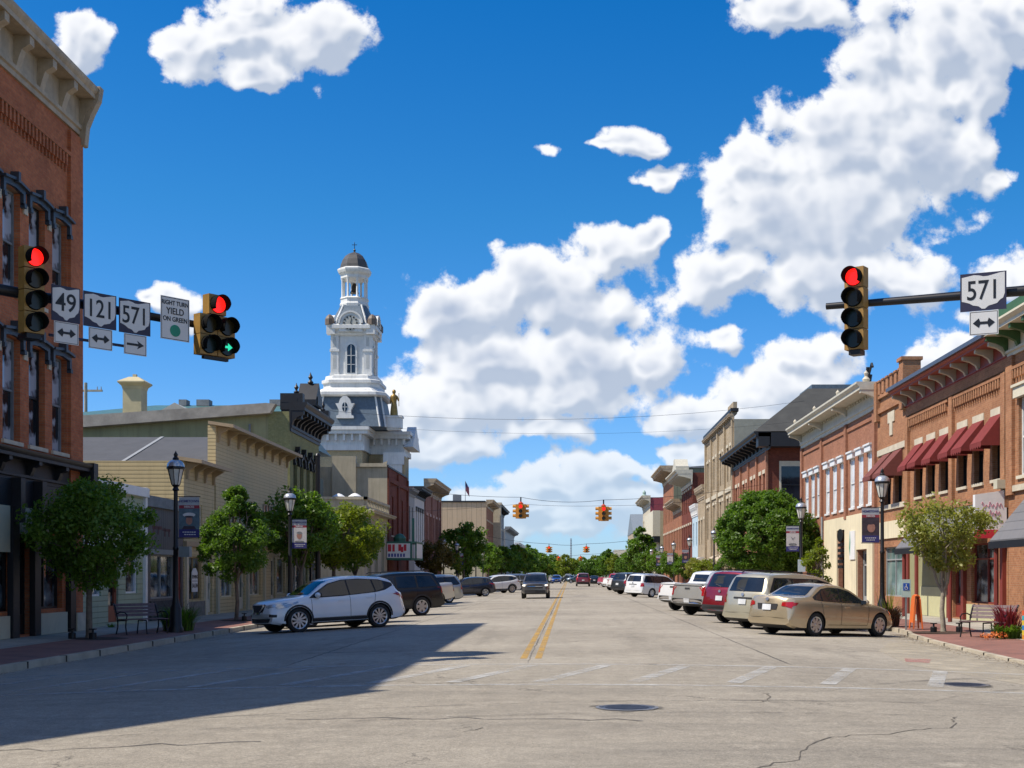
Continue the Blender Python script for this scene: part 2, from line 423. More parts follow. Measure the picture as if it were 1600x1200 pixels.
# ================================================================== ground, road, pavements
def roadmat():
    m, t, p = newmat('road_surface')
    co = coords(t)
    def noise(scale, det=4.0, r=.6, vec=None, dist=0.0):
        n = N(t, 'ShaderNodeTexNoise', i_Scale=scale, i_Detail=det, i_Roughness=r, i_Distortion=dist); LK(t, vec or co, n.inputs['Vector']); return n.outputs[0]
    mp = N(t, 'ShaderNodeMapping'); LK(t, co, mp.inputs[0]); mp.inputs['Scale'].default_value = (1.0, .13, 1)
    mp2 = N(t, 'ShaderNodeMapping'); LK(t, co, mp2.inputs[0]); mp2.inputs['Scale'].default_value = (.16, 1.0, 1)
    base = MIXC(t, MAPR(t, noise(.16, 6, .65), .35, .65), (.27, .24, .192), (.375, .336, .27))
    base = MIXC(t, MTH(t, 'MULTIPLY', MAPR(t, noise(.8, 6, .7, mp.outputs[0], .6), .52, .74), .5), base, (.135, .122, .10))   # wheel tracks
    sep = N(t, 'ShaderNodeSeparateXYZ'); LK(t, co, sep.inputs[0])
    near = MAPR(t, sep.outputs[1], 18, 24, 1, 0)
    base = MIXC(t, MTH(t, 'MULTIPLY', near, .55), base, (.285, .252, .198))                                                     # older paving of the junction
    base = MIXC(t, MTH(t, 'MULTIPLY', MTH(t, 'MULTIPLY', near, MAPR(t, noise(.7, 6, .7, mp2.outputs[0], .8), .48, .70)), .5), base, (.15, .138, .115))
    base = MIXC(t, MTH(t, 'MULTIPLY', MAPR(t, noise(1.7, 7, .75), .56, .72), .6), base, (.42, .375, .30))
    sp = noise(75.0, 3.0, .8); sp2 = noise(22.0, 4.0, .8)
    k = MTH(t, 'MULTIPLY', MTH(t, 'MULTIPLY', MAPR(t, sp, .3, .7, .55, 1.45), MAPR(t, sp2, .3, .7, .72, 1.28)), MAPR(t, noise(3.2, 8, .75), .3, .7, .82, 1.18))
    sc = N(t, 'ShaderNodeVectorMath', operation='SCALE'); LK(t, base, sc.inputs[0]); LK(t, k, sc.inputs['Scale'])
    # random cracks
    wp = N(t, 'ShaderNodeTexNoise', i_Scale=1.2, i_Detail=6.0, i_Roughness=.7); LK(t, co, wp.inputs['Vector'])
    ad = N(t, 'ShaderNodeVectorMath', operation='MULTIPLY_ADD'); LK(t, wp.outputs['Color'], ad.inputs[0]); ad.inputs[1].default_value = (1.6, 1.6, 0); LK(t, co, ad.inputs[2])
    vo = N(t, 'ShaderNodeTexVoronoi', i_Scale=.16); vo.feature = 'DISTANCE_TO_EDGE'; LK(t, ad.outputs[0], vo.inputs['Vector'])
    cr = MTH(t, 'MULTIPLY', MAPR(t, vo.outputs[0], .0, .0035, 1, 0), MAPR(t, noise(.35, 2), .5, .58))
    # joints of the concrete lanes
    def line(x0, w):
        d = MTH(t, 'ABSOLUTE', MTH(t, 'SUBTRACT', MTH(t, 'ADD', sep.outputs[0], MTH(t, 'MULTIPLY', noise(1.1, 4), .10)), x0 + .05))
        return MAPR(t, d, w * .4, w, 1, 0)
    jn = MTH(t, 'MAXIMUM', line(4.05, .035), MTH(t, 'MAXIMUM', line(-5.2, .028), line(-.76, .022)))
    jn = MTH(t, 'MULTIPLY', jn, MAPR(t, sep.outputs[1], 23, 24, 0, 1))
    jn = MTH(t, 'MULTIPLY', jn, MAPR(t, noise(.5, 3, .6, mp.outputs[0]), .35, .55, .25, 1))
    f = MTH(t, 'MAXIMUM', cr, jn)
    col = MIXC(t, MTH(t, 'MULTIPLY', f, .8), sc.outputs[0], (.05, .047, .042))
    LK(t, col, p.inputs['Base Color']); p.inputs['Roughness'].default_value = .88; p.inputs['Specular IOR Level'].default_value = .25
    h = MTH(t, 'SUBTRACT', MTH(t, 'ADD', MTH(t, 'MULTIPLY', sp, .5), MTH(t, 'MULTIPLY', sp2, .6)), f)
    bp = N(t, 'ShaderNodeBump', i_Strength=.45, i_Distance=.02); LK(t, h, bp.inputs['Height']); LK(t, bp.outputs[0], p.inputs['Normal'])
    return m
M_road = roadmat()
def wornpaint(name, c, thr=.5, soft=.12, sc=6.0):
    m, t, p = newmat(name)
    co = coords(t)
    n1 = N(t, 'ShaderNodeTexNoise', i_Scale=sc, i_Detail=8.0, i_Roughness=.8); LK(t, co, n1.inputs['Vector'])
    n2 = N(t, 'ShaderNodeTexNoise', i_Scale=.9, i_Detail=3.0, i_Roughness=.6); LK(t, co, n2.inputs['Vector'])
    f = MTH(t, 'ADD', MTH(t, 'MULTIPLY', n1.outputs[0], .6), MTH(t, 'MULTIPLY', n2.outputs[0], .4))
    a = MAPR(t, f, thr - soft, thr + soft, 0, .88)
    p.inputs['Base Color'].default_value = (*c, 1); p.inputs['Roughness'].default_value = .7
    LK(t, a, p.inputs['Alpha'])
    return m
g = MB(); g.box(-3000, 3000, -600, 5000, -1.4, -.62)
struct('ground', g, plain('far_ground', (.09, .11, .05), .9, var=.4, vs=.02))
r = MB()
xs = [-90, -30, -18] + [x * 1.0 for x in range(-11, 12)] + [18, 30, 90]
ys = [-60, 0, 40, 160, 400, 950]
for i in range(len(xs) - 1):
    for j in range(len(ys) - 1):
        r.quad((xs[i], ys[j], gz(xs[i])), (xs[i+1], ys[j], gz(xs[i+1])), (xs[i+1], ys[j+1], gz(xs[i+1])), (xs[i], ys[j+1], gz(xs[i])))
o = struct('road', r, M_road)
ZK = -0.17; ZF = -0.08        # pavement level at the kerb and at the building fronts
M_kerb = plain('kerb_concrete', (.42, .37, .28), .85, var=.22, vs=1.6, bump=.3)
M_walk = None
def walkmat():
    m, t, p = newmat('pavement_concrete')
    co = coords(t)
    b = N(t, 'ShaderNodeTexBrick', i_Scale=1.0); b.offset = 0; b.inputs['Brick Width'].default_value = 1.5; b.inputs['Row Height'].default_value = 1.5
    b.inputs['Mortar Size'].default_value = .012; b.inputs['Color1'].default_value = (.40, .37, .31, 1); b.inputs['Color2'].default_value = (.34, .315, .265, 1); b.inputs['Mortar'].default_value = (.12, .11, .09, 1)
    LK(t, co, b.inputs['Vector'])
    n = N(t, 'ShaderNodeTexNoise', i_Scale=1.5, i_Detail=9.0, i_Roughness=.7); LK(t, co, n.inputs['Vector'])
    sc = N(t, 'ShaderNodeVectorMath', operation='SCALE'); LK(t, b.outputs[0], sc.inputs[0]); LK(t, MAPR(t, n.outputs[0], .3, .7, .75, 1.2), sc.inputs['Scale'])
    LK(t, sc.outputs[0], p.inputs['Base Color']); p.inputs['Roughness'].default_value = .9
    return m
def pavermat():
    m, t, p = newmat('brick_paving')
    co = coords(t)
    b = N(t, 'ShaderNodeTexBrick', i_Scale=1.0); b.inputs['Brick Width'].default_value = .2; b.inputs['Row Height'].default_value = .1
    b.inputs['Mortar Size'].default_value = .005; b.inputs['Color1'].default_value = (.27, .115, .085, 1); b.inputs['Color2'].default_value = (.21, .10, .08, 1); b.inputs['Mortar'].default_value = (.14, .11, .09, 1)
    LK(t, co, b.inputs['Vector'])
    n = N(t, 'ShaderNodeTexNoise', i_Scale=1.1, i_Detail=9.0, i_Roughness=.7); LK(t, co, n.inputs['Vector'])
    sc = N(t, 'ShaderNodeVectorMath', operation='SCALE'); LK(t, b.outputs[0], sc.inputs[0]); LK(t, MAPR(t, n.outputs[0], .3, .7, .75, 1.3), sc.inputs['Scale'])
    LK(t, sc.outputs[0], p.inputs['Base Color']); p.inputs['Roughness'].default_value = .85
    return m
M_walk = walkmat(); M_paver = pavermat()
def pavement(kerb, side, xf=18.0):
    """kerb: list of (x, y) along the kerb face going away; slab runs back to the building side"""
    s = side
    k = MB(); b = MB(); c = MB()
    for (x0, y0), (x1, y1) in zip(kerb[:-1], kerb[1:]):
        d = s * .16
        for (a0, a1, z0, z1, z2) in (((x0, y0), (x1, y1), gz(11) - .25, ZK, ZK),):
            k.quad((x0, y0, z0), (x1, y1, z0), (x1 + s*.02, y1, z1), (x0 + s*.02, y0, z1))
            k.quad((x0 + s*.02, y0, z1), (x1 + s*.02, y1, z1), (x1 + d, y1, z1 + .004), (x0 + d, y0, z1 + .004))
        bx0, bx1 = x0 + d + s * 2.1, x1 + d + s * 2.1
        b.quad((x0 + d, y0, ZK + .002), (x1 + d, y1, ZK + .002), (bx1, y1, ZK + .04), (bx0, y0, ZK + .04))
        c.quad((bx0, y0, ZK + .04), (bx1, y1, ZK + .04), (s * xf, y1, ZF + .01), (s * xf, y0, ZF + .01))
    for (x0, y0) in (kerb[0], kerb[-1]):
        d = s * .16; k.quad((x0, y0, gz(11) - .25), (s * xf, y0, gz(11) - .25), (s * xf, y0, ZF + .01), (x0 + d, y0, ZK))
    return k, b, c
KL = [(-14.5, 15.5), (-13.2, 16.2), (-12.0, 17.6), (-11.3, 19.5), (-11.0, 22), (-11, 30), (-11.1, 36), (-11.2, 46), (-11.2, 100), (-11.2, 153)]
KR = [(13.5, 15.5), (12, 16), (10.4, 17.6), (9.5, 20), (9.2, 23), (9.25, 27), (9.5, 31), (9.8, 35), (10.2, 38.6), (10.5, 39.8), (10.8, 42), (10.8, 84)]
for nm, pts, s in (('left', KL, -1), ('right', KR, 1), ('left', [(-11.2, 178), (-11.2, 900)], -1), ('right', [(10.8, 95), (10.8, 200), (10.8, 900)], 1)):
    k, b, c = pavement(pts, s)
    if pts[0][1] < 20:    # let the near pavement run on round the corner
        x0 = pts[0][0]; c.quad((x0 + s*2.2, pts[0][1], ZK + .04), (s*60, pts[0][1] - (8 if s < 0 else 0), ZF), (s*60, pts[0][1] + 14, ZF + .006), (s*17.9, pts[0][1] + 8, ZF + .006))
    struct('kerb', k, M_kerb); struct('brick_paving', b, M_paver); struct('pavement', c, M_walk)
# ---- painted markings
def strip(mb, x0, y0, x1, y1, w, dz=.004, n=1):
    dx, dy = x1 - x0, y1 - y0; L = math.hypot(dx, dy); nx, ny = -dy / L * w / 2, dx / L * w / 2
    for i in range(n):
        a, b = i / n, (i + 1) / n
        P = [(x0 + dx*a + nx, y0 + dy*a + ny), (x0 + dx*b + nx, y0 + dy*b + ny), (x0 + dx*b - nx, y0 + dy*b - ny), (x0 + dx*a - nx, y0 + dy*a - ny)]
        mb.poly([(x, y, gz(x) + dz) for x, y in P])
M_yel = wornpaint('worn_yellow_paint', (.56, .33, .06), .46, .16, 4.0)
M_wp = wornpaint('worn_white_paint', (.60, .60, .57), .47, .13, 4.0)
M_wp2 = wornpaint('faded_white_paint', (.54, .53, .49), .50, .12, 3.0)
y = MB(); strip(y, -.88, 24.4, -.88, 880, .13); strip(y, -.60, 24.4, -.60, 880, .13)
struct('centre_line', y, M_yel)
c = MB(); strip(c, -10.2, 18.9, 9.0, 18.4, .22, n=20); strip(c, -10.2, 23.2, 9.0, 22.6, .22, n=20)
struct('crosswalk_line', c, M_wp2)
c = MB()
for x in [-9.6, -8.1, -6.6, -5.1, -3.7, -2.4, -1.2, .1, 1.5, 3.0, 4.4, 6.0, 7.6]:
    strip(c, x - .55, 19.1, x + .55, 22.6, .24, .006)
struct('crosswalk_bar', c, wornpaint('ghost_white_paint', (.54, .53, .49), .505, .12, 3.0))
c = MB()
for s in (-1, 1):
    for k in range(48):
        yc = (34.6 if s > 0 else 39.2) + 3.55 * k
        if 84 < yc < 95 and s > 0: continue
        x0, x1 = s * 5.4, s * 10.5
        strip(c, x0, yc - (.6 * s) * 2.5 * s, x1, yc + 1.5, .10, .004, 2)
struct('parking_line', c, M_wp)
def gp(x, y, h=1.6):   # photo pixel of a ground point -> plan position
    s_ = (y - 898) / h; return ((x - 890) / s_, 2000 / s_)
ck = MB()
random.seed(3)
for pts in ([(1185,1200),(1200,1194),(1243,1186),(1252,1172),(1266,1160),(1300,1150),(1330,1145),(1390,1143),(1440,1134),(1482,1131),(1494,1124),(1486,1114),(1500,1112)],
            [(1150,1097),(1188,1096),(1204,1088),(1200,1082),(1186,1080)], [(720,1143),(742,1140),(760,1135)]):
    W_ = [gp(*p) for p in pts]; Q = []
    for a, b in zip(W_[:-1], W_[1:]):
        n = max(2, int(math.hypot(a[0]-b[0], a[1]-b[1]) / .12))
        for i in range(n): Q.append((a[0] + (b[0]-a[0])*i/n + random.uniform(-.03, .03), a[1] + (b[1]-a[1])*i/n + random.uniform(-.05, .05)))
    for a, b in zip(Q[:-1], Q[1:]): strip(ck, a[0], a[1], b[0], b[1], random.uniform(.008, .022), .003)
struct('road_crack', ck, plain('crack', (.10, .088, .07), .95))
# pale concrete apron along the right kerb, worn red paint
ap = MB(); P = [(7.2, 19.8), (9.1, 20.4), (9.2, 26.8), (9.45, 31), (9.75, 35), (9.5, 35.5), (8.2, 33.0), (7.0, 29.0), (6.4, 24)]
ap.poly([(x, y_, gz(x) + .0045) for x, y_ in P])
struct('concrete_patch', ap, wornpaint('pale_concrete', (.50, .44, .33), .49, .12, 1.6))
rp = MB(); rp.poly([(x, y_, gz(x) + .008) for x, y_ in [gp(1413,1035,1.8), gp(1455,1035,1.8), gp(1452,1042,1.8), gp(1415,1041,1.8)]])
struct('red_paint_mark', rp, wornpaint('worn_red_paint', (.50, .16, .15), .52, .12, 5.0))
# ---- manhole covers
M_iron = plain('cast_iron', (.085, .095, .125), .45, .6, var=.25, vs=9)
M_patch = wornpaint('dark_patch', (.13, .115, .09), .5, .12, 3.5)
def manhole(x, y_, r_, label):
    t = thing('manhole_cover', label, 'manhole cover', (x, y_, gz(x)))
    m = MB(); m.lathe([(r_, -.02), (r_, .006), (r_ - .012, .010), (r_ - .03, .010), (r_ - .035, .006), (0.001, .006)], 40); m.build('cover', M_iron, t, 30)
    m = MB(); n = 40
    for i in range(n):
        a, b = 2*math.pi*i/n, 2*math.pi*(i+1)/n; m.quad((r_*math.cos(a), r_*math.sin(a), .012), (r_*math.cos(b), r_*math.sin(b), .012), ((r_+.045)*math.cos(b), (r_+.045)*math.sin(b), .009), ((r_+.045)*math.cos(a), (r_+.045)*math.sin(a), .009))
    m.build('rim', plain('worn_iron_rim', (.22, .21, .20), .45, .4, var=.3, vs=9), t)
    m = MB()
    for i in range(-4, 5):
        w = math.sqrt(max(0, (r_ - .07)**2 - (i * r_ / 5.2)**2))
        m.box(-w, w, i * r_ / 5.2 - .012, i * r_ / 5.2 + .012, .006, .011)
    m.build('ribs', M_iron, t)
    m = MB(); pts = []
    for i in range(40):
        a = 2 * math.pi * i / 40; rr = r_ * (1.2 + .16 * math.sin(a * 3 + x) * random.random() + random.uniform(-.1, .22)); pts.append((rr * math.cos(a), rr * math.sin(a)))
    for i in range(40):
        a = 2 * math.pi * i / 40; b = 2 * math.pi * (i + 1) / 40; q = (i + 1) % 40
        m.quad(((r_+.05)*math.cos(a), (r_+.05)*math.sin(a), .006), ((r_+.05)*math.cos(b), (r_+.05)*math.sin(b), .006), (pts[q][0], pts[q][1], .003), (pts[i][0], pts[i][1], .003))
    m.build('worn_surround', M_patch, t)
manhole(.69, 15.4, .335, 'round iron manhole cover with crumbling asphalt round it in the foreground')
manhole(6.05, 19.7, .36, 'flat dark manhole cover further off near the right end of the crosswalk')

rl = np.random.default_rng(9); V = []; F = []
for (side, kk, n) in ((1, KR, 900), (-1, KL, 500)):
    for i in range(n):
        j = rl.integers(2, len(kk) - 3); t = rl.random(); x = kk[j][0] + (kk[j+1][0] - kk[j][0]) * t; y_ = kk[j][1] + (kk[j+1][1] - kk[j][1]) * t
        x -= side * abs(rl.normal()) * .28 + side * .02; s_ = rl.uniform(.012, .035); a = rl.random() * 6.28; z = gz(x) + .006 + rl.random() * .012; b_ = len(V)
        V += [(x + s_ * math.cos(a), y_ + s_ * math.sin(a), z), (x - s_ * .5 * math.sin(a), y_ + s_ * .5 * math.cos(a), z + .006), (x - s_ * math.cos(a), y_ - s_ * math.sin(a), z), (x + s_ * .5 * math.sin(a), y_ - s_ * .5 * math.cos(a), z + .004)]
        F.append((b_, b_+1, b_+2, b_+3))
m = MB(); m.add(V, F); tag(m.build('fallen_leaves', plain('dry_leaves', (.14, .085, .04), .9, var=.5, vs=30), fix=False), 'small dry leaves and grit lying in the gutters', 'fallen leaves', kind='stuff')
m = MB()
for (side, kk) in ((1, KR), (-1, KL)):
    for (x0, y0), (x1, y1) in zip(kk[:-1], kk[1:]):
        if y0 > 60: continue
        n = max(1, int(math.hypot(x1 - x0, y1 - y0) / 1.8))
        for i in range(n):
            t = i / n; x = x0 + (x1 - x0) * t; y_ = y0 + (y1 - y0) * t
            m.box(min(x - side*.008, x + side*.17), max(x - side*.008, x + side*.17), y_ - .009, y_ + .009, gz(11) + .01, ZK + .008)
struct('kerb_joint', m, plain('joint_dark', (.06, .05, .04), .95))
# oil spots where cars stand and dark tyre arcs in the junction
m = MB(); rl = np.random.default_rng(3)
for s_ in (-1, 1):
    for k in range(22):
        yc = (36.8 if s_ > 0 else 41) + 3.55 * k; cx = s_ * rl.uniform(7.6, 8.8); r0 = rl.uniform(.12, .4); n = 14
        m.poly([(cx + r0 * (1 + .4 * rl.normal() * .5) * math.cos(2*math.pi*i/n), yc + r0 * 1.3 * math.sin(2*math.pi*i/n), gz(cx) + .0035) for i in range(n)])
struct('oil_stain', m, wornpaint('oil', (.07, .065, .055), .5, .16, 4.0))
m = MB()
for (cx, cy, r0, a0, a1) in ((13, 12, 9.5, 95, 150), (13, 12, 11.1, 95, 150), (3, -2, 17, 80, 120), (4, -3, 19.5, 80, 118)):
    n = 26
    for i in range(n):
        a, b_ = R_(a0 + (a1 - a0) * i / n), R_(a0 + (a1 - a0) * (i + 1) / n); w_ = .09 * math.sin(math.pi * (i + .5) / n) + .01
        P = [(cx + (r0 - w_) * math.cos(a), cy + (r0 - w_) * math.sin(a)), (cx + (r0 + w_) * math.cos(a), cy + (r0 + w_) * math.sin(a)), (cx + (r0 + w_) * math.cos(b_), cy + (r0 + w_) * math.sin(b_)), (cx + (r0 - w_) * math.cos(b_), cy + (r0 - w_) * math.sin(b_))]
        m.poly([(x, y_, gz(x) + .0028) for x, y_ in P])
struct('tyre_mark', m, wornpaint('tyre_rubber', (.14, .125, .10), .62, .16, 2.0))
# tar-sealed repairs
m = MB()
for (x0, y0, x1, y1) in ((-9.5, 27, -2.2, 27.4), (1.2, 33, 6.5, 33.3), (-3.2, 14.4, .8, 14.1), (-5.5, 40, -1, 40.2), (-6.4, 11.9, -3.0, 12.5)):
    n = 14; X0, Y0 = x0, y0
    for i in range(n):
        X1 = x0 + (x1 - x0) * (i + 1) / n; Y1 = y0 + (y1 - y0) * (i + 1) / n + rl.normal() * .07; strip(m, X0, Y0, X1, Y1, .035 + .03 * rl.random(), .0032); X0, Y0 = X1, Y1
struct('tar_seam', m, wornpaint('tar', (.06, .055, .05), .46, .14, 5.0))
# ================================================================== building kit
XL, XR, XB = -15.4, 15.0, -15.0
M_shop = glassy('shop_glass', (.03, .035, .04), .05, .7, 1.6, .42, .68, (.20, .24, .26))  # pale blotches in the glass colour stand in for reflections
M_whiteblind = glassy('white_blind_glass', (.62, .64, .66), .25, .15, 1.2, .4, .6, (.78, .79, .8))
M_blind = glassy('window_glass_blind', (.03, .04, .05), .08, .6, 1.4, .45, .55, (.42, .45, .50))
_winc = {}
class Bldg:
    def __init__(b, name, label, side, y0, y1, H, D, wall, sidem=None, X=None, base=-.12, roofm=None, cat='building'):
        b.side = side; b.y0, b.y1, b.W, b.H, b.D = y0, y1, y1 - y0, H, D
        b.X = X if X is not None else (XL if side == 'L' else XR)
        b.wallm, b.sidem = wall, sidem or wall; b.base = base
        b.roofm = roofm or plain('roof_felt', (.12, .12, .12), .9)
        loc = (b.X, y0, 0) if side == 'L' else (b.X, y1, 0)
        b.r = thing(name, label, cat, loc, R_(90) if side == 'L' else R_(-90))
        b.holes = []
    def lx(b, Y): return Y - b.y0 if b.side == 'L' else b.y1 - Y
    def rng(b, Y0, Y1):
        a, c = b.lx(Y0), b.lx(Y1); return (min(a, c), max(a, c))
    def win(b, Y, w, z0, z1, frame=None, style='sash', glass=None, hood=None, sill=None, depth=.16, arch=False, hoodh=.28, hoodproj=.09, name='window'):
        x = b.lx(Y); b.holes.append((x - w/2, x + w/2, z0, z1))
        frame = frame or M_white; glass = glass or M_glass
        key = (round(w, 2), round(z1 - z0, 2), style, frame.name, glass.name)
        if key not in _winc:
            h = z1 - z0; m = MB(); t = .06
            m.box(0, t, -.03, .06, 0, h); m.box(w - t, w, -.03, .06, 0, h); m.box(t, w - t, -.03, .06, h - t, h); m.box(t, w - t, -.03, .06, 0, t)
            gl = MB()
            if style == 'sash':
                m.box(t, w - t, -.01, .05, h * .5 - .03, h * .5 + .03); gl.quad((t, .04, t), (w - t, .04, t), (w - t, .04, h * .5), (t, .04, h * .5)); gl.quad((t, .02, h * .5), (w - t, .02, h * .5), (w - t, .02, h - t), (t, .02, h - t))
            elif style == 'grid':
                for i in (1, 2, 3): m.box(w * i / 4 - .02, w * i / 4 + .02, -.01, .05, t, h - t)
                for i in (1,): m.box(t, w - t, -.012, .05, h * .5 - .02, h * .5 + .02)
                gl.quad((t, .04, t), (w - t, .04, t), (w - t, .04, h - t), (t, .04, h - t))
            elif style == 'shop':
                if w > 1.8:
                    n = max(2, int(w / 1.3))
                    for i in range(1, n): m.box(w * i / n - .03, w * i / n + .03, -.02, .05, t, h - t)
                if h > 2: m.box(t, w - t, -.022, .05, h * .74 - .03, h * .74 + .03)
                gl.quad((t, .04, t), (w - t, .04, t), (w - t, .04, h - t), (t, .04, h - t))
            elif style == 'door':
                m.box(t, t + .1, -.02, .05, t, h - t); m.box(w - t - .1, w - t, -.02, .05, t, h - t); m.box(t, w - t, -.021, .05, t, .55); m.box(t, w - t, -.021, .05, h - t - .12, h - t); m.box(t, w - t, -.02, .05, 2.1, 2.2) if h > 2.5 else None
                m.box(w - .2, w - .16, -.09, -.03, 1.0, 1.25)
                gl.quad((t, .04, t), (w - t, .04, t), (w - t, .04, h - t), (t, .04, h - t))
            _winc[key] = (m.mesh(name, frame), gl.mesh('pane', glass))
        a, g_ = _winc[key]
        o = obj(name if style != 'door' else 'door', a, b.r, (x - w/2, depth, z0)); obj('pane', g_, o)
        if sill is not None:
            k = ('sill', round(w, 2), sill.name)
            if k not in _winc: _winc[k] = MB().box(-.08, w + .08, -depth - .07, 0, -.11, 0).mesh('sill', sill)
            obj('sill', _winc[k], o)
        if hood is not None:
            k = ('hood', round(w, 2), hood.name, hoodh, hoodproj, arch)
            if k not in _winc:
                m = MB(); p = hoodproj
                if arch:
                    pts = [(-.14, -.30), (-.14, .12), (w*.5, .12 + hoodh), (w + .14, .12), (w + .14, -.30), (w + .0, -.30), (w + .0, -.02), (w*.5, hoodh * .42), (0, -.02), (0, -.30)]
                    m.prism(pts, 'y', -p, .0)
                    pts = [(-.2, .10), (-.2, .17), (w*.5, .19 + hoodh), (w + .2, .17), (w + .2, .10), (w*.5, .115 + hoodh)]
                    m.prism(pts, 'y', -p - .09, .0); m.box(w*.5 - .07, w*.5 + .07, -p - .13, -.0, .1 + hoodh * .5, hoodh + .34)
                    m.box(-.15, .0, -p - .03, 0, -.38, -.26); m.box(w, w + .15, -p - .03, 0, -.38, -.26)
                else:
                    m.box(-.12, w + .12, -p, .0, 0, hoodh); 
                    if hoodh > .3: m.box(-.17, w + .17, -p - .06, 0, hoodh - .07, hoodh + .02)
                _winc[k] = m.mesh('lintel', hood)
            obj('lintel', _winc[k], o, (0, -depth, z1 - z0))
        return o
    def wall(b):
        """front wall with real openings, plus sides, back and roof of the block"""
        m = MB(); W_, H, D, z0 = b.W, b.H, b.D, b.base
        xs = sorted({0, W_} | {round(v, 4) for h in b.holes for v in h[:2] if 0 < v < W_}); zs = sorted({z0, H} | {round(v, 4) for h in b.holes for v in h[2:] if z0 < v < H})
        for i in range(len(xs) - 1):
            for j in range(len(zs) - 1):
                cx, cz = (xs[i] + xs[i+1]) / 2, (zs[j] + zs[j+1]) / 2
                if any(h[0] < cx < h[1] and h[2] < cz < h[3] for h in b.holes): continue
                m.quad((xs[i], 0, zs[j]), (xs[i+1], 0, zs[j]), (xs[i+1], 0, zs[j+1]), (xs[i], 0, zs[j+1]))
        for (x0, x1, a, c) in b.holes:
            d = .24
            m.quad((x0, 0, a), (x0, 0, c), (x0, d, c), (x0, d, a)); m.quad((x1, 0, a), (x1, d, a), (x1, d, c), (x1, 0, c))
            m.quad((x0, 0, c), (x1, 0, c), (x1, d, c), (x0, d, c)); m.quad((x0, 0, a), (x0, d, a), (x1, d, a), (x1, 0, a))
        m.mi = 1
        m.quad((0, 0, z0), (0, 0, H), (0, D, H), (0, D, z0)); m.quad((W_, 0, z0), (W_, D, z0), (W_, D, H), (W_, 0, H)); m.quad((0, D, z0), (0, D, H), (W_, D, H), (W_, D, z0))
        m.mi = 2; m.quad((0, 0, H - .004), (W_, 0, H - .004), (W_, D, H - .004), (0, D, H - .004))
        b.wo = m.build('wall', [b.wallm, b.sidem, b.roofm], b.r, fix=False)
        return b.wo
    def bx(b, name, Y0, Y1, z0, z1, proj, mat, back=0.0, parent=None):
        x0, x1 = b.rng(Y0, Y1)
        return MB().box(x0, x1, -proj, back, z0, z1).build(name, mat, parent or b.r)
    def cornice(b, z0, z1, proj, mat, sp=1.2, bw=.18, Y0=None, Y1=None, ends=.0, name='cornice', bm=None, modill=0.0, top=.28, bot=.22):
        x0, x1 = b.rng(b.y0 if Y0 is None else Y0, b.y1 if Y1 is None else Y1); x0 -= ends; x1 += ends
        h = z1 - z0; m = MB()
        # profile (outward, up)
        m.prism([(0.0, z0), (-.07, z0), (-.07, z0 + h*bot*.5), (-.13, z0 + h*bot*.6), (-.13, z0 + h*bot), (-.05, z0 + h*bot + .02), (-.05, z1 - h*top), (-proj*.86, z1 - h*top),
                 (-proj*.86, z1 - h*top*.62), (-proj*.94, z1 - h*top*.45), (-proj, z1 - h*top*.25), (-proj, z1), (0.05, z1)], 'x', x0, x1)
        if sp:
            n = max(1, round((x1 - x0 - bw) / sp)); m.mi = 1
            for i in range(n + 1):
                c = x0 + bw/2 + .02 + (x1 - x0 - bw - .04) * i / n
                zb, zt = z0 + h*bot + .0, z1 - h*top + .002
                m.prism([(-.04, zb - h*.03), (-.12, zb - h*.03), (-.2, zb + (zt-zb)*.3), (-proj*.45, zb + (zt-zb)*.55), (-proj*.8, zb + (zt-zb)*.72), (-proj*.8, zt), (-.04, zt)], 'x', c - bw/2, c + bw/2)
        if modill:
            n = int((x1 - x0) / modill)
            for i in range(n):
                c = x0 + modill * (i + .5); m.box(c - modill*.25, c + modill*.25, -.13, -.04, z1 - h*top - .14, z1 - h*top - .01)
        return m.build(name, [mat, bm or mat], b.r, 35)
    def dentils(b, z0, z1, sp, proj, mat, Y0=None, Y1=None, name='brick_corbelling', steps=1):
        x0, x1 = b.rng(b.y0 if Y0 is None else Y0, b.y1 if Y1 is None else Y1); m = MB(); n = int((x1 - x0) / sp)
        for i in range(n):
            c = x0 + sp * (i + .5)
            m.box(c - sp*.24, c + sp*.24, -proj, .01, z0, z1)
            if steps > 1: m.box(c - sp*.12, c + sp*.12, -proj*.6, .01, z0 - (z1 - z0)*.5, z0 - .002)
        m.box(x0, x1, -proj*1.15, .01, z1 + .002, z1 + (z1 - z0) * .35)
        return m.build(name, mat, b.r)
    def awning(b, Y, w, zt, zb, proj, mat, val=.22, name='awning'):
        x = b.lx(Y); m = MB(); x0, x1 = x - w/2, x + w/2
        m.quad((x0, -.02, zt), (x1, -.02, zt), (x1, -proj, zb), (x0, -proj, zb))
        n = max(3, int(w / .22)); d = (x1 - x0) / n
        for i in range(n):
            a = x0 + i * d; m.poly([(a, -proj, zb), (a + d, -proj, zb), (a + d, -proj, zb - val*.6), (a + d*.5, -proj, zb - val), (a, -proj, zb - val*.6)])
        for xx in (x0, x1):
            m.poly([(xx, -.02, zt), (xx, -proj, zb), (xx, -proj, zb - val*.6), (xx, -.02, zb - val*.6)])
        o = m.build(name, mat, b.r, fix=False)
        sm = o.modifiers.new('thickness', 'SOLIDIFY'); sm.thickness = .012
        return o

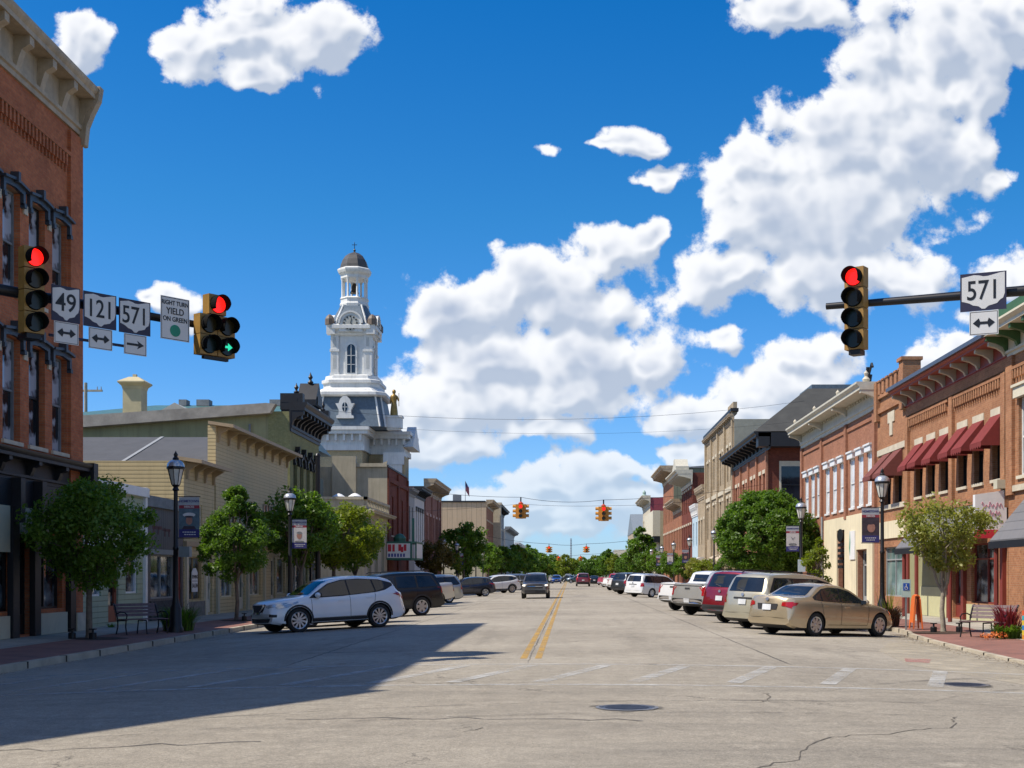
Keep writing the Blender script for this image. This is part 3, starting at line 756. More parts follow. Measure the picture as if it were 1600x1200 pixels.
# ------------------------------------------------------------------ materials of the fronts
B_left = brick('brick_left', (.52, .165, .065), (.42, .12, .05), (.30, .19, .12), .3)
B_red = brick('brick_red', (.36, .15, .08), (.29, .115, .06), (.30, .20, .13), .3)
B_orange = brick('brick_orange', (.42, .20, .10), (.34, .15, .075), (.36, .26, .17), .28)
B_rose = brick('brick_rose', (.38, .175, .105), (.31, .135, .08), (.28, .17, .12), .2)
B_dark = brick('brick_dark', (.20, .05, .03), (.15, .04, .025), (.14, .08, .06), .3)
B_tan = brick('stone_tan', (.46, .37, .25), (.38, .30, .20), (.33, .27, .19), .25)
B_olive = brick('brick_painted_olive', (.29, .29, .14), (.26, .26, .12), (.22, .22, .11), .2)
B_salmon = brick('brick_salmon', (.36, .18, .14), (.32, .15, .12), (.28, .18, .14), .2)
B_yellow = brick('stone_yellow', (.56, .45, .27), (.50, .40, .24), (.36, .30, .18), .14)
M_stone = plain('limestone', (.56, .50, .38), .8, var=.15, vs=2, bump=.2)
M_tanpaint = plain('tan_cornice_paint', (.42, .33, .22), .65, var=.22, vs=2.2, streak=.4)
M_hood = plain('slate_blue_iron', (.035, .045, .06), .5, var=.2)
M_blackw = plain('black_wood', (.010, .011, .014), .5, var=.3)
M_creamd = plain('cream_panel', (.50, .47, .35), .6, var=.06)
M_yside = lapped('yellow_clapboard', (.56, .45, .24), .16, var=.08)
M_yside2 = lapped('tan_clapboard', (.52, .40, .20), .16, var=.08)
M_gside = lapped('sage_clapboard', (.36, .42, .29), .18, var=.06)
M_bb = lapped('grey_board', (.12, .11, .11), .26, True, .25, .5)
M_stucco = plain('beige_stucco', (.45, .40, .29), .85, var=.12, vs=.8, bump=.15, streak=.45)
M_creamst = plain('cream_stucco', (.72, .64, .44), .8, var=.08, vs=.8, streak=.3)
M_olivew = plain('olive_wall', (.30, .29, .15), .75, var=.07)
M_olive_light = plain('pale_olive_panel', (.52, .50, .29), .75, var=.07)
M_redw = plain('dark_red_wood', (.20, .035, .025), .5, var=.1)
M_awn = plain('maroon_canvas', (.19, .026, .022), .85, var=.12, vs=6)
M_awn2 = plain('brown_canvas', (.17, .05, .04), .85, var=.15, vs=6)
M_shing = lapped('grey_shingle', (.17, .165, .165), .3, var=.22, bump=.3)
M_slate = plain('blue_slate', (.10, .14, .18), .55, var=.2, vs=4, bump=.2, bs=14)
M_metalroof = lapped('green_seamed_metal', (.10, .22, .22), .5, True, .1, .5, .45, .3, .1)
M_grey = plain('grey_paint', (.30, .31, .31), .6, var=.1)
M_greyw = plain('weathered_grey', (.20, .21, .22), .7, var=.25)
M_dkred = plain('dark_red_paint', (.27, .035, .04), .7, var=.15)
M_lblue = plain('pale_blue_paint', (.48, .62, .70), .6, var=.06)

# ================================================================== LEFT SIDE
# ---- three-storey corner block; its south front turns away from the street at the junction
b = Bldg('corner_brick_block', 'three storey red brick corner building with tan bracketed cornice and black shopfront at far left', 'L', 14.5, 39.2, 15.4, 18, B_left, X=XB)
for i, Y in enumerate([15.9, 17.55, 19.2, 20.85, 22.9, 24.55, 26.2, 27.85, 29.5, 31.1, 32.75, 34.4, 36.05, 37.65]):
    for (a, c) in ((9.2, 12.0), (5.2, 8.0)):
        b.win(Y, 1.08, a, c, M_greyw if i % 2 else M_blackw, 'sash', M_blind if i > 9 else M_glass, M_hood, M_stone, .2, True, .08, .10)
Zs = 4.0
for (Y, w, st) in ((36.9, 1.9, 'shop'), (33.6, 1.6, 'shop'), (31.0, 2.2, 'shop'), (27.5, 2.4, 'shop'), (22, 2.6, 'shop'), (18, 2.6, 'shop')):
    b.win(Y, w, .62, 2.75, M_blackw, 'shop', M_shop, depth=.18, name='shop_window')
b.win(35.1, 1.05, -.05, 2.7, M_blackw, 'door', M_glass, depth=.2)
b.win(25, 1.1, -.05, 2.7, M_blackw, 'door', M_glass, depth=.2)
b.wall()
b.cornice(15.0, 16.45, .62, M_tanpaint, 1.55, .28, ends=.12, modill=0, bot=.2, top=.24)
m = MB(); m.prism([(0, 15.0), (-.1, 14.7), (-.2, 14.72), (-.26, 15.3), (-.42, 15.7), (-.62, 16.1), (-.68, 16.5), (0, 16.5)], 'x', 24.55, 24.85); m.build('cornice_end', M_tanpaint, b.r)
b.dentils(13.75, 14.1, .24, .09, B_left, 14.6, 38.3, steps=2)
b.bx('pilaster', 38.25, 39.2, -.1, 14.9, .1, B_left)
for (z0, z1, fl) in ((11.5, 11.75, 9.2), (7.5, 7.75, 5.2)):
    x0, x1 = b.rng(14.5, 39.2); cur = x0
    for h in sorted([h for h in b.holes if abs(h[2] - fl) < .1], key=lambda h: h[0]) + [(x1 + .16, x1 + .16, 0, 0)]:
        if h[0] - .16 > cur + .05: MB().box(cur, h[0] - .16, -.05, .01, z0, z1).build('stone_band', M_stone, b.r)
        cur = h[1] + .16
b.cornice(4.15, 4.95, .5, M_blackw, 1.9, .2, ends=.05, name='shopfront_cornice')
b.bx('shopfront_cornice_end', 38.95, 39.3, 4.3, 5.0, .53, M_blackw)
b.bx('shopfront_frieze', 14.5, 39.18, 3.45, 4.14, .08, M_blackw)
for Y in (15, 20, 24.0, 26.2, 29.2, 32.4, 34.35, 35.75, 38.3):
    b.bx('column', Y - .2, Y + .2, -.1, 3.45, .16, M_blackw); b.bx('column_bracket', Y - .14, Y + .14, 3.0, 4.2, .34, M_blackw)
for (Y0, Y1, z0, z1) in ((32.6, 34.1, 2.2, 3.44), (34.6, 35.5, 2.72, 3.44), (36.0, 38.0, 2.82, 3.44), (29.5, 32.2, 2.9, 3.44), (26.6, 29, 2.9, 3.44)):
    b.bx('cream_panel', Y0, Y1, z0, z1, .1, M_creamd)
for (Y0, Y1) in ((36.0, 38.0), (32.65, 34.1)): b.bx('stall_riser', Y0, Y1, -.1, .5, .1, M_creamd)
b.bx('plinth', 38.5, 39.2, -.1, .45, .2, M_stone)
# angled south wing of the same block and the small pediment on the parapet
m = MB(); P = [(14.5, 0), (14.5, 18), (4, 18), (4, 11.5), (9.3, 3.4)]
m.prism([(y_ - 14.5, x_) for y_, x_ in P], 'z', -.12, 15.4); m.build('angled_wing', B_left, b.r)
m = MB(); m.prism([(y_ - 14.5, x_ - .05) for y_, x_ in [(14.5, -.85), (14.5, 2), (8, 8), (2.8, 12), (2.6, 10.6), (8.3, 2.7)]], 'z', 15.9, 16.45); m.build('wing_cornice', M_tanpaint, b.r)
m = MB(); m.prism([(7.2, 16.4), (8.9, 16.4), (8.9, 16.9), (8.05, 17.9), (7.2, 16.9)], 'y', -1.15, -.3); m.build('parapet_pediment', M_tanpaint, b.r)
b.cornerblock = b

# ---- one-storey sage clapboard shop
b = Bldg('sage_clapboard_shop', 'single storey pale sage clapboard shop with white trim beside the brick corner block', 'L', 39.9, 46.4, 4.55, 15, M_gside)
b.win(41.4, 1.3, .9, 2.5, M_white, 'shop', M_shop, depth=.08); b.win(43.2, .95, 0, 2.5, plain('rust_door', (.30, .08, .04), .5), 'door', M_shop, depth=.1); b.win(45.0, 1.2, .95, 2.8, M_white, 'shop', M_shop, depth=.08)
b.wall(); b.bx('eave_trim', 39.85, 46.45, 4.4, 4.72, .16, M_white); b.bx('corner_board', 46.2, 46.42, -.1, 4.75, .1, M_white); b.bx('corner_board', 39.9, 40.1, -.1, 4.4, .06, M_white)
b.bx('window_surround', 44.2, 45.9, 2.8, 3.0, .07, M_white); b.bx('window_surround', 40.5, 42.2, 2.5, 2.7, .07, M_white)
# ---- weathered board shop
b = Bldg('grey_board_shop', 'narrow weathered grey board shop with dark stone base and one wide window', 'L', 46.45, 51.0, 4.35, 15, M_bb)
b.win(48.5, 2.9, .7, 2.35, M_grey, 'shop', M_shop, depth=.12); b.win(50.4, .8, 0, 2.3, plain('red_door', (.3, .04, .04), .5), 'door', M_shop, depth=.1); b.wall()
b.bx('fascia', 46.45, 51.0, 4.1, 4.5, .1, M_greyw); b.bx('stone_base', 46.9, 49.9, -.1, .62, .08, plain('dark_stone', (.06, .06, .06), .9, var=.4, vs=6)); b.bx('window_head', 46.9, 50.0, 2.36, 2.55, .06, M_grey)
m = MB()
for k, (a, c, z, w) in enumerate(((.8, 1.9, 3.3, .12), (.9, 1.0, 3.1, .3), (1.4, 1.5, 3.1, .3), (2.0, 2.9, 3.25, .1), (2.2, 2.3, 3.05, .32), (2.7, 2.8, 3.05, .3))): m.box(a, c, -.012, 0, z, z + w)
m.build('faded_red_lettering', plain('faded_red', (.16, .07, .065), .8, var=.3), b.r)
# ---- small yellow false front
b = Bldg('small_yellow_shop', 'smaller yellow clapboard false front shop with a hanging hand lettered sign in its window', 'L', 51.1, 55.5, 6.15, 14, M_yside)
b.win(52.6, 1.9, .55, 2.35, plain('ochre_trim', (.42, .30, .14), .6), 'shop', M_shop, depth=.1); b.win(54.7, .9, 0, 2.4, M_cream, 'door', M_shop, depth=.12)
b.win(52.8, 1.7, 3.5, 4.5, M_cream, 'grid', M_glass, sill=M_cream, depth=.08)
b.wall()
ey = plain('eave_tan', (.42, .32, .20), .65, var=.1)
def falsefront_eave(b, z, proj, n):
    m = MB(); m.prism([(.3, z + .14), (-proj, z - .02), (-proj, z - .16), (.3, z)], 'x', -.12, b.W + .12)
    for i in range(n):
        x = .3 + (b.W - .6) * i / (n - 1); m.prism([(0, z - .75), (-.1, z - .72), (-.14, z - .4), (-proj * .7, z - .16), (0, z - .05)], 'x', x - .06, x + .06)
    return m.build('bracketed_eave', ey, b.r)
falsefront_eave(b, 6.2, .75, 4)
b.bx('storefront_band', 51.1, 55.5, 2.75, 2.95, .12, ey); b.bx('stone_riser', 51.4, 54.0, -.1, .5, .06, plain('grey_stone', (.22, .2, .17), .9, var=.3, vs=5)); b.bx('post', 53.9, 54.15, -.1, 2.75, .1, M_cream); b.bx('post', 51.2, 51.45, -.1, 2.75, .1, M_cream)
sg = thing('window_sign', 'white arched shop sign with dark lettering hanging in the yellow shop window', 'sign', (XL + .03, 52.45, 1.35), R_(90))
m = MB(); m.prism([(-.38, -.45), (.38, -.45), (.38, .32), (.28, .42), (.12, .52), (-.12, .52), (-.28, .42), (-.38, .32)], 'y', -.02, .02); m.build('board', M_white, sg)
text('SEWING', .2, sg, (0, -.022, .16), bold=.004); text('SALON', .24, sg, (0, -.022, -.2), bold=.004)
m = MB(); m.box(-.34, .34, -.026, -.02, -.02, .0); m.build('rule', M_black, sg)
# ---- large yellow false front with a shingled gable behind
b = Bldg('large_yellow_shop', 'larger yellow clapboard false front building with grey shingle gable roof behind its parapet', 'L', 55.7, 69.9, 8.1, .35, M_yside)
b.win(58.0, 2.2, 3.2, 4.6, M_cream, 'grid', M_glass, sill=M_cream, depth=.08); b.win(65.5, 2.6, 3.6, 5.2, M_cream, 'grid', M_glass, sill=M_cream, depth=.08)
for Y, w, s_ in ((57.6, 2.0, 'shop'), (60.2, 1.0, 'door'), (62.6, 2.4, 'shop'), (66.5, 1.0, 'door'), (68.3, 1.8, 'shop')): b.win(Y, w, 0 if s_ == 'door' else .6, 2.5, M_cream, s_, M_shop, depth=.12)
b.wall(); falsefront_eave(b, 8.15, .8, 9)
b.bx('storefront_cornice', 55.7, 69.9, 2.95, 3.15, .3, ey)
for Y in (55.9, 59.2, 61.1, 64.4, 69.7): b.bx('post', Y - .15, Y + .15, -.1, 2.95, .1, M_creamd)
m = MB(); m.box(0, 14.2, .352, 30, -.1, 6.0); m.prism([(0, 6.0), (14.2, 6.0), (7.1, 8.15)], 'y', .36, 30); m.build('rear_range', lapped('ochre_clapboard', (.30, .25, .11), .22, var=.08), b.r)
m = MB(); m.prism([(-.5, 5.9), (-.5, 6.02), (7.1, 8.35), (14.7, 6.02), (14.7, 5.9), (7.1, 8.2)], 'y', .37, 30.2)
m.build('shingle_roof', plain('grey_shingles', (.075, .078, .085), .9, var=.12, vs=1.5, bump=.4, bs=30), b.r)
m = MB()
for x in (4.5, 9.0, 13.5, 18, 22.5): m.prism([(-.52, 6.06), (7.1, 8.38), (7.1, 8.36), (-.52, 6.03)], 'y', x, x + .16)
m.build('roof_seam', M_grey, b.r); b.bx('gutter', 55.1, 55.22, 5.86, 5.98, -.37, M_white, 30)
# air-conditioning unit in the upper window
m = MB(); m.box(0, .75, -.5, .1, 3.45, 3.95); m.build('window_unit', M_white, b.r, loc=(9.2, 0, 0))
# ---- olive two-storey with black ornate cornice
b = Bldg('olive_brick_building', 'two storey olive painted brick building with ornate black metal cornice', 'L', 70.5, 78.6, 10.6, 1.2, B_olive)
for Y in (71.9, 73.6, 75.4, 77.2): b.win(Y, .95, 4.9, 8.1, M_blackw, 'sash', M_glass, M_blackw, M_olivew, .2, True, .35, .14)
for Y in (72.4, 76.8): b.win(Y, 2.4, .6, 3.0, M_cream, 'shop', M_shop, depth=.12)
b.win(74.6, 1.1, 0, 3, M_cream, 'door', M_shop, depth=.14)
b.wall()
b.cornice(9.5, 11.1, .95, M_blackw, .95, .22, ends=.06)
m = MB(); m.box(-.03, 8.13, -.4, .52, 11.1, 11.35); m.prism([(3.2, 11.35), (5.0, 11.35), (5.0, 11.7), (4.5, 12.3), (4.1, 12.75), (3.7, 12.3), (3.2, 11.7)], 'y', -.8, .3)
m.box(3.45, 4.75, -.86, -.8, 11.4, 11.9)
for x in (.25, 7.85): m.box(x - .27, x + .27, -.7, .54, 10.7, 11.6); m.box(x - .2, x + .2, -.62, .5, 10.2, 10.7); m.lathe([(.1, 0), (.16, .1), (.05, .2), (.13, .35), (.04, .5), (.01, .6)], 8, (x, -.3, 11.6))
m.lathe([(.1, 0), (.18, .1), (.06, .25), (.14, .4), (.04, .6), (.01, .7)], 8, (4.1, -.3, 12.7))
m.build('parapet_crest', M_blackw, b.r, 30)
olv = plain('olive_render', (.34, .325, .17), .85, var=.16, vs=.5, streak=.5)
m = MB(); m.prism([(1.2, -.1), (1.2, 10.75), (13, 9.95), (34, 9.1), (34, -.1)], 'x', .02, 8.1); m.build('rear_range', olv, b.r)
m = MB(); m.prism([(1.0, 10.45), (.7, 10.95), (1.2, 11.0), (13, 10.2), (34, 9.35), (34, 8.75), (13, 9.55)], 'x', -.5, .05); m.build('eave_fascia', plain('weathered_fascia', (.34, .31, .26), .8, var=.3, vs=1.5), b.r)
for Y in (70.65, 73.2, 75.9, 78.45): b.bx('column', Y - .14, Y + .14, -.1, 3.6, .12, M_blackw)
b.cornice(3.5, 4.2, .45, M_blackw, 1.3, .14, name='shopfront_cornice')
for (x, z) in ((4.5, 7.2), (9.5, 7.0), (15.5, 6.9)):
    m = MB(); m.box(1.14, 1.2, x, x + .5, z, z + .4) if 0 else m.box(-.06, .02, x, x + .5, z, z + .35); m.build('wall_vent', M_greyw, b.r)
m = MB(); m.tube((-.05, 2.2, 0), (-.05, 2.2, 9.9), .06); m.build('downpipe', M_greyw, b.r)
# ---- building with seamed metal hip roof and tall cream chimney, set back
r = thing('metal_roofed_hall', 'set back hall with blue green standing seam hip roof behind the olive building', 'building', (-30, 92, 0))
MB().box(-16, 7.5, 0, 20, -.1, 12.0).build('wall', B_yellow, r)
m = MB(); m.add([(-17, -1, 12.0), (9, -1, 12.0), (9, 21, 12.0), (-17, 21, 12.0), (-3, 10, 15.1), (7.5, 10, 15.1)], [(0, 1, 5, 4), (1, 2, 5), (2, 3, 4, 5), (3, 0, 4), (3, 2, 1, 0)]); m.build('hip_roof', M_metalroof, r, fix=True)
m = MB(); m.prism([(-1.0, 12.1), (5.0, 12.1), (2.0, 13.8)], 'y', -1.3, 8); m.build('gable_dormer', plain('pale_gable', (.42, .42, .38), .7), r)
m = MB(); m.box(-1, -.4, 9.5, 10.5, 15.0, 15.5); m.box(.4, 1.4, 9.5, 10.5, 15.0, 15.5); m.box(6.2, 7.2, 9.5, 10.5, 15, 15.5); m.build('roof_vent', M_greyw, r)
r = thing('cream_chimney', 'tall cream rendered chimney with flared cap rising behind the olive building', 'chimney', (-29.2, 86, 0))
m = MB(); m.box(-.62, .62, -.6, .6, 8, 14.0); m.build('shaft', plain('cream_render', (.50, .43, .26), .8, var=.14, vs=1.2), r)
MB().box(-.7, .7, -.68, .68, 12.2, 12.4).build('collar', plain('cream_render', (.5, .43, .26)), r); m = MB(); m.add([(x * k, y * k, z) for k, z in ((1, 14.0), (1.08, 14.2), (1.42, 14.42), (1.42, 14.5), (.5, 14.85)) for x, y in ((-.63, -.61), (.63, -.61), (.63, .61), (-.63, .61))],
 [(4*j+i, 4*j+(i+1) % 4, 4*j+4+(i+1) % 4, 4*j+4+i) for j in range(4) for i in range(4)] + [(16, 17, 18, 19)]); m.build('cap', plain('cream_render', (.5, .43, .26)), r); MB().box(-.12, .12, -.12, .12, 14.8, 15.05).build('cap_knob', plain('cream_render', (.5, .43, .26)), r)
# ---- utility pole with crossarms
r = thing('utility_pole', 'wooden utility pole with two crossarms beyond the brick corner block', 'utility pole', (-37.8, 100, 0))
m = MB(); m.tube((0, 0, 0), (0, 0, 16.6), .18, .13, 8); m.build('pole', plain('pole_wood', (.36, .32, .26), .9, var=.2), r)
m = MB(); m.box(-1.0, 1.3, -.08, .08, 15.9, 16.05); m.build('crossarm', plain('pole_wood', (.36, .32, .26)), r)
m = MB(); m.box(-1.2, 2.2, -.08, .08, 14.0, 14.15); m.tube((0, 0, 13.2), (.9, 0, 14.0), .04); m.tube((0, 0, 13.2), (-.9, 0, 14.0), .04); m.build('crossarm', plain('pole_wood', (.36, .32, .26)), r)
m = MB()
for x in (-.9, .9, 1.2): m.tube((x, 0, 16.05), (x, 0, 16.3), .05, .03)
for x in (-1.1, -.5, .6, 1.2, 1.6, 2.1): m.tube((x, 0, 14.15), (x, 0, 14.38), .06, .03)
m.build('insulator', M_grey, r)

# ---- low beige bank and beige stucco block with the step chimney
b = Bldg('low_beige_bank', 'low beige rendered bank with parapet balustrade beside the black pole', 'L', 96.0, 108.0, 6.6, 9, M_stucco)
for Y in (98.5, 102, 105.5): b.win(Y, 1.7, 1.0, 4.4, M_creamd, 'shop', M_shop, depth=.2)
b.wall(); b.cornice(5.7, 6.5, .8, M_stucco, 0, ends=.2)
m = MB(); m.box(-.1, 12, -.25, .05, 7.25, 7.45); m.box(-.1, .2, -.25, 9, 7.25, 7.45); m.box(0, 12, -.12, .0, 6.6, 6.8)
for i in range(9): m.box(.1 + i * 1.45, .3 + i * 1.45, -.2, .0, 6.6, 7.3)
m.box(0, .12, 0, 9, 6.6, 7.3); m.build('balustrade', M_stucco, b.r)
m = MB(); m.box(.5, 2.3, 3.5, 5.5, 6.6, 8.9); m.build('roof_cooler', plain('green_metal', (.06, .10, .08), .5), b.r)
for x, y_ in ((1.6, 2.2), (1.2, .9)):
    m = MB(); m.lathe([(.3, 0), (.3, .6), (.5, .7), (.5, .95), (.2, 1.15), (.01, 1.2)], 10, (x, y_, 6.6)); m.build('roof_ventilator', M_white, b.r, 30)
b = Bldg('red_brick_theatre', 'dark red brick theatre front with a beige rendered side wall above the marquee', 'L', 108.05, 121.7, 10.7, 12, B_dark, M_stucco)
for Y in (111.2, 117.6):
    b.win(Y, 1.3, 5.0, 8.4, B_dark, 'sash', glassy('bricked_window', (.14, .04, .03), .6), None, M_stone, .1)
b.wall(); b.bx('coping', 108.0, 121.7, 10.7, 10.85, .1, M_blackw)
for Y in (108.4, 114.6, 121.3): b.bx('pilaster', Y - .35, Y + .35, -.1, 10.5, .14, B_dark)
b.bx('brick_band', 108.1, 121.6, 9.5, 9.9, .16, B_dark)
m = MB(); m.box(-.3, .3, 2.6, 4.6, -.1, 11.6); m.box(-.2, 0, 0, 2.6, 10.7, 11.0); m.prism([(0, 10.7), (1.1, 10.7), (.5, 10.95), (0, 11.2)], 'x', -.12, .1)
m.build('step_chimney', M_stucco, b.r)
MB().box(0.02, .3, 4.6, 12, 10.7, 10.72).build('side_coping', M_stucco, b.r)
mq = thing('theatre_marquee', 'green framed theatre marquee with white letter board and red and blue lettering', 'marquee', (XL, 107.6, 0), R_(90))
mgr = plain('marquee_green', (.03, .14, .10), .45)
m = MB(); m.prism([(0, 0), (0, -2.1), (.35, -2.5), (5, -2.5), (5, 0)], 'z', 2.85, 3.0); m.prism([(0, 0), (0, -2.1), (.35, -2.5), (5, -2.5), (5, 0)], 'z', 4.25, 4.4); m.box(0, .12, -2.14, -2.0, 3.0, 4.25); m.box(.3, .42, -2.5, -2.38, 3.0, 4.25); m.box(4.88, 5, -2.5, -2.38, 3.0, 4.25); m.box(1.2, 1.4, -2.2, -2.0, 4.4, 6.4); m.build('frame', mgr, mq)
m = MB(); m.box(.03, .15, -1.99, -.05, 3.01, 4.24); m.box(.42, 4.87, -2.47, -2.4, 3.01, 4.24); m.build('letter_board', M_white, mq)
m = MB(); m.lathe([(.5, 0), (.55, .3), (.3, .6), (.01, .7)], 10, (.9, -1.0, 4.41)); m.build('crest', mgr, mq)
mr = plain('sign_red', (.55, .03, .05), .5); mb_ = plain('sign_blue', (.04, .06, .30), .5)
m = MB()
for (y0, y1, z0, z1) in ((-.4, -.12, 3.55, 4.15), (-.7, -.5, 3.55, 4.15), (-1.25, -1.0, 3.6, 4.15), (-1.42, -1.22, 3.5, 3.95), (-1.68, -1.45, 3.6, 4.15)):
    m.box(.01, .035, y0, y1, z0, z1)
m.build('red_lettering', mr, mq)
m = MB()
for i in range(6): m.box(.01, .034, -.3 - i * .25, -.15 - i * .25, 3.1, 3.38)
m.build('blue_lettering', mb_, mq)
b = Bldg('grey_shop', 'narrow grey two storey shop next to the red brick theatre', 'L', 121.75, 127.0, 9.8, 14, M_grey)
for Y in (123.2, 125.4): b.win(Y, .9, 5, 8.2, M_greyw)
b.wall(); b.cornice(9.2, 9.9, .5, M_grey, .9, .12)
b = Bldg('white_shop', 'narrow white two storey shop with a near-black cornice', 'L', 127.05, 135.6, 9.6, 14, plain('white_masonry', (.62, .62, .60), .7, var=.08))
for Y in (128.6, 130.4, 132.2, 134.0): b.win(Y, .9, 4.8, 8.0, M_white, hood=M_blackw, hoodh=.4)
b.wall(); b.cornice(9.3, 10.4, .9, M_blackw, 1.1, .16)
b = Bldg('salmon_brick_building', 'salmon coloured brick commercial building with pale stone cornice before the side street', 'L', 135.65, 152.5, 11.0, 16, B_salmon)
for Y in (138, 141.2, 144.4, 147.6, 150.6): b.win(Y, 1.5, 5.0, 8.0, plain('salmon_trim', (.45, .26, .2), .6), hood=plain('salmon_trim', (.45, .26, .2), .6))
b.wall(); b.cornice(10.2, 11.8, 1.3, M_tanpaint, 1.7, .22, ends=.2)
for Y in (136, 142.8, 149.3, 152.2): b.bx('pilaster', Y - .3, Y + .3, -.1, 10.3, .14, B_salmon)
for (n_, lab, y0, y1, H, D, wm, sm_, cm) in (
    ('metal_clad_block', 'long building with corrugated tan metal side wall, red brick front and flag on its roof', 237, 258, 15.0, 24, B_red, lapped('tan_metal_sheet', (.50, .38, .25), .9, True, .1, .3), M_tanpaint),
    ('taupe_block', 'tall dark corniced taupe block past the metal clad building', 262, 300, 15.8, 20, M_greyw, M_greyw, M_blackw),
    ('slate_grey_block', 'lower slate grey block with a flat cornice at the far left end', 305, 355, 12.6, 20, M_grey, M_grey, M_grey),
    ('pale_far_block', 'small pale block last in the left row', 360, 420, 10.2, 20, M_cream, M_cream, M_white)):
    b = Bldg(n_, lab, 'L', y0, y1, H, D, wm, sm_)
    n = int((y1 - y0) / 3.2)
    for i in range(n):
        for (a, c) in ((5.2, 7.6), (9.2, 11.6)):
            if c < H - 1.5: b.win(y0 + (i + .5) * (y1 - y0) / n, 1.2, a, c, M_white, hood=M_stone)
    b.wall(); b.cornice(H - .9, H + .5, 1.4, cm, 2.2, .3, ends=.2)
    if n_ == 'metal_clad_block':
        m = MB(); m.box(-.06, 0, .3, 24, -.1, 8.8); m.build('side_wall_base', M_stucco, b.r); m = MB(); m.box(-.2, 20, .2, 24, 15.0, 15.3); m.build('roof_edge', M_blackw, b.r)
        m = MB(); m.box(3, 4.4, 5, 6.5, 15.3, 16.6); m.build('roof_unit', M_greyw, b.r)
r = thing('chimney_stack', 'slim pale stone chimney stack between the far left blocks', 'chimney', (-14.9, 259.6, 0))
MB().box(-1.0, 1.0, -1, 1, -.1, 15.8).build('shaft', M_stone, r); MB().box(-1.15, 1.15, -1.15, 1.15, 15.8, 16.2).build('cap', M_stone, r)
r = thing('roof_flag', 'american flag hanging from a pole on the metal clad roof', 'flag', (-19.8, 243, 15.2))
m = MB(); m.tube((0, 0, 0), (0, 0, 4.2), .06, .04); m.build('flagpole', M_grey, r)
m = MB(); m.quad((.05, 0, 4.1), (.7, .2, 2.9), (.75, .3, 1.2), (.08, 0, 2.3)); m.build('stripes', plain('flag_red', (.5, .12, .13), .8, var=.5, vs=9), r, fix=False)
m = MB(); m.quad((.04, -.01, 4.12), (.4, .1, 3.5), (.4, .1, 2.7), (.04, -.01, 3.2)); m.build('canton', plain('flag_blue', (.05, .07, .2), .8), r, fix=False)
# ================================================================== courthouse with its clock tower
M_tw = plain('tower_white', (.72, .72, .69), .6, var=.09, vs=1.2, streak=.4)
M_tg = plain('tower_grey_panel', (.50, .51, .49), .6, var=.12, vs=3)
TX, TY = -23.1, 137.5
ch = thing('courthouse', 'yellow stone courthouse with blue slate mansard roof and a white clock tower', 'courthouse', (TX, TY, 0))
def ring(pts2, z):  return [(x, y, z) for x, y in pts2]
def chsq(h, c):   # square of half side h with chamfered corners c
    return [(-h + c, -h), (h - c, -h), (h, -h + c), (h, h - c), (h - c, h), (-h + c, h), (-h, h - c), (-h, -h + c)]
def frusta(m, lv):  # list of (half, chamfer, z)
    n = 8; b0 = len(m.v); vs = []
    for (h, c, z) in lv: vs += ring(chsq(h, c), z)
    fs = [(k*n+i, k*n+(i+1) % n, (k+1)*n+(i+1) % n, (k+1)*n+i) for k in range(len(lv)-1) for i in range(n)]
    fs += [tuple(range(n))[::-1], tuple(range((len(lv)-1)*n, len(lv)*n))]
    m.add(vs, fs)
m = MB()
m.box(-30, 5.0, 1.0, 6.5, -.1, 14.6); m.box(-30, .6, 6.5, 34, -.1, 14.6); m.box(-12, 1.4, -3.6, 1.0, -.1, 14.6); m.box(3.0, 5.6, -1.2, 1.2, -.1, 14.2); m.build('wall', B_yellow, ch)
def crown(m, x0, x1, y0, y1, z0, z1, p):
    m.box(x0 - .25, x1 + .25, y0 - .25, y1 + .25, z0, z0 + .6)
    m.box(x0 - .12, x1 + .12, y0 - .12, y1 + .12, z0 + .6, z1 - .75)
    m.box(x0 - p * .8, x1 + p * .8, y0 - p * .8, y1 + p * .8, z1 - .75, z1 - .35); m.box(x0 - p, x1 + p, y0 - p, y1 + p, z1 - .35, z1)
m = MB(); crown(m, -30, 5.0, 1.0, 6.5, 14.6, 17.0, 1.0); crown(m, -30, .0, 6.5, 34, 14.604, 16.98, 1.0); crown(m, -12, 1.4, -3.6, 1.2, 14.602, 17.05, .8)
for i in range(16): m.box(-11.6 + i * .85, -11.35 + i * .85, -4.1, -3.6, 15.6, 16.3)
for i in range(5): m.box(1.9 + i * .8, 2.15 + i * .8, .45, 1.0, 15.6, 16.3)
m.build('main_cornice', M_tw, ch)
m = MB(); m.prism([(.4, 15.4), (7.1, 15.4), (3.75, 17.9)], 'x', 5.2, 6.2); m.build('street_pediment', M_tw, ch)
m = MB(); m.box(3.3, 5.5, -1.6, 1.4, 13.3, 14.6); m.box(3.6, 5.3, -1.5, 1.3, 12.4, 13.3); m.box(3.4, 5.4, -1.55, 1.35, 12.0, 12.3); m.build('pilaster_capital', M_tw, ch)
m = MB()
m.add([(-12, -3.0, 17.05), (1.2, -3.0, 17.05), (1.2, 10, 17.05), (-12, 10, 17.05), (-10, -1, 17.6), (-1, -1, 17.6), (-1, 8, 17.6), (-10, 8, 17.6)], [(0, 1, 5, 4), (1, 2, 6, 5), (2, 3, 7, 6), (3, 0, 4, 7), (4, 5, 6, 7)])
frusta(m, [(3.75, .55, 17.1), (3.15, .5, 20.4)]); m.box(-29, 4.6, 1.4, 6, 17.0, 17.5)
m.build('mansard_roof', M_slate, ch)
m = MB()
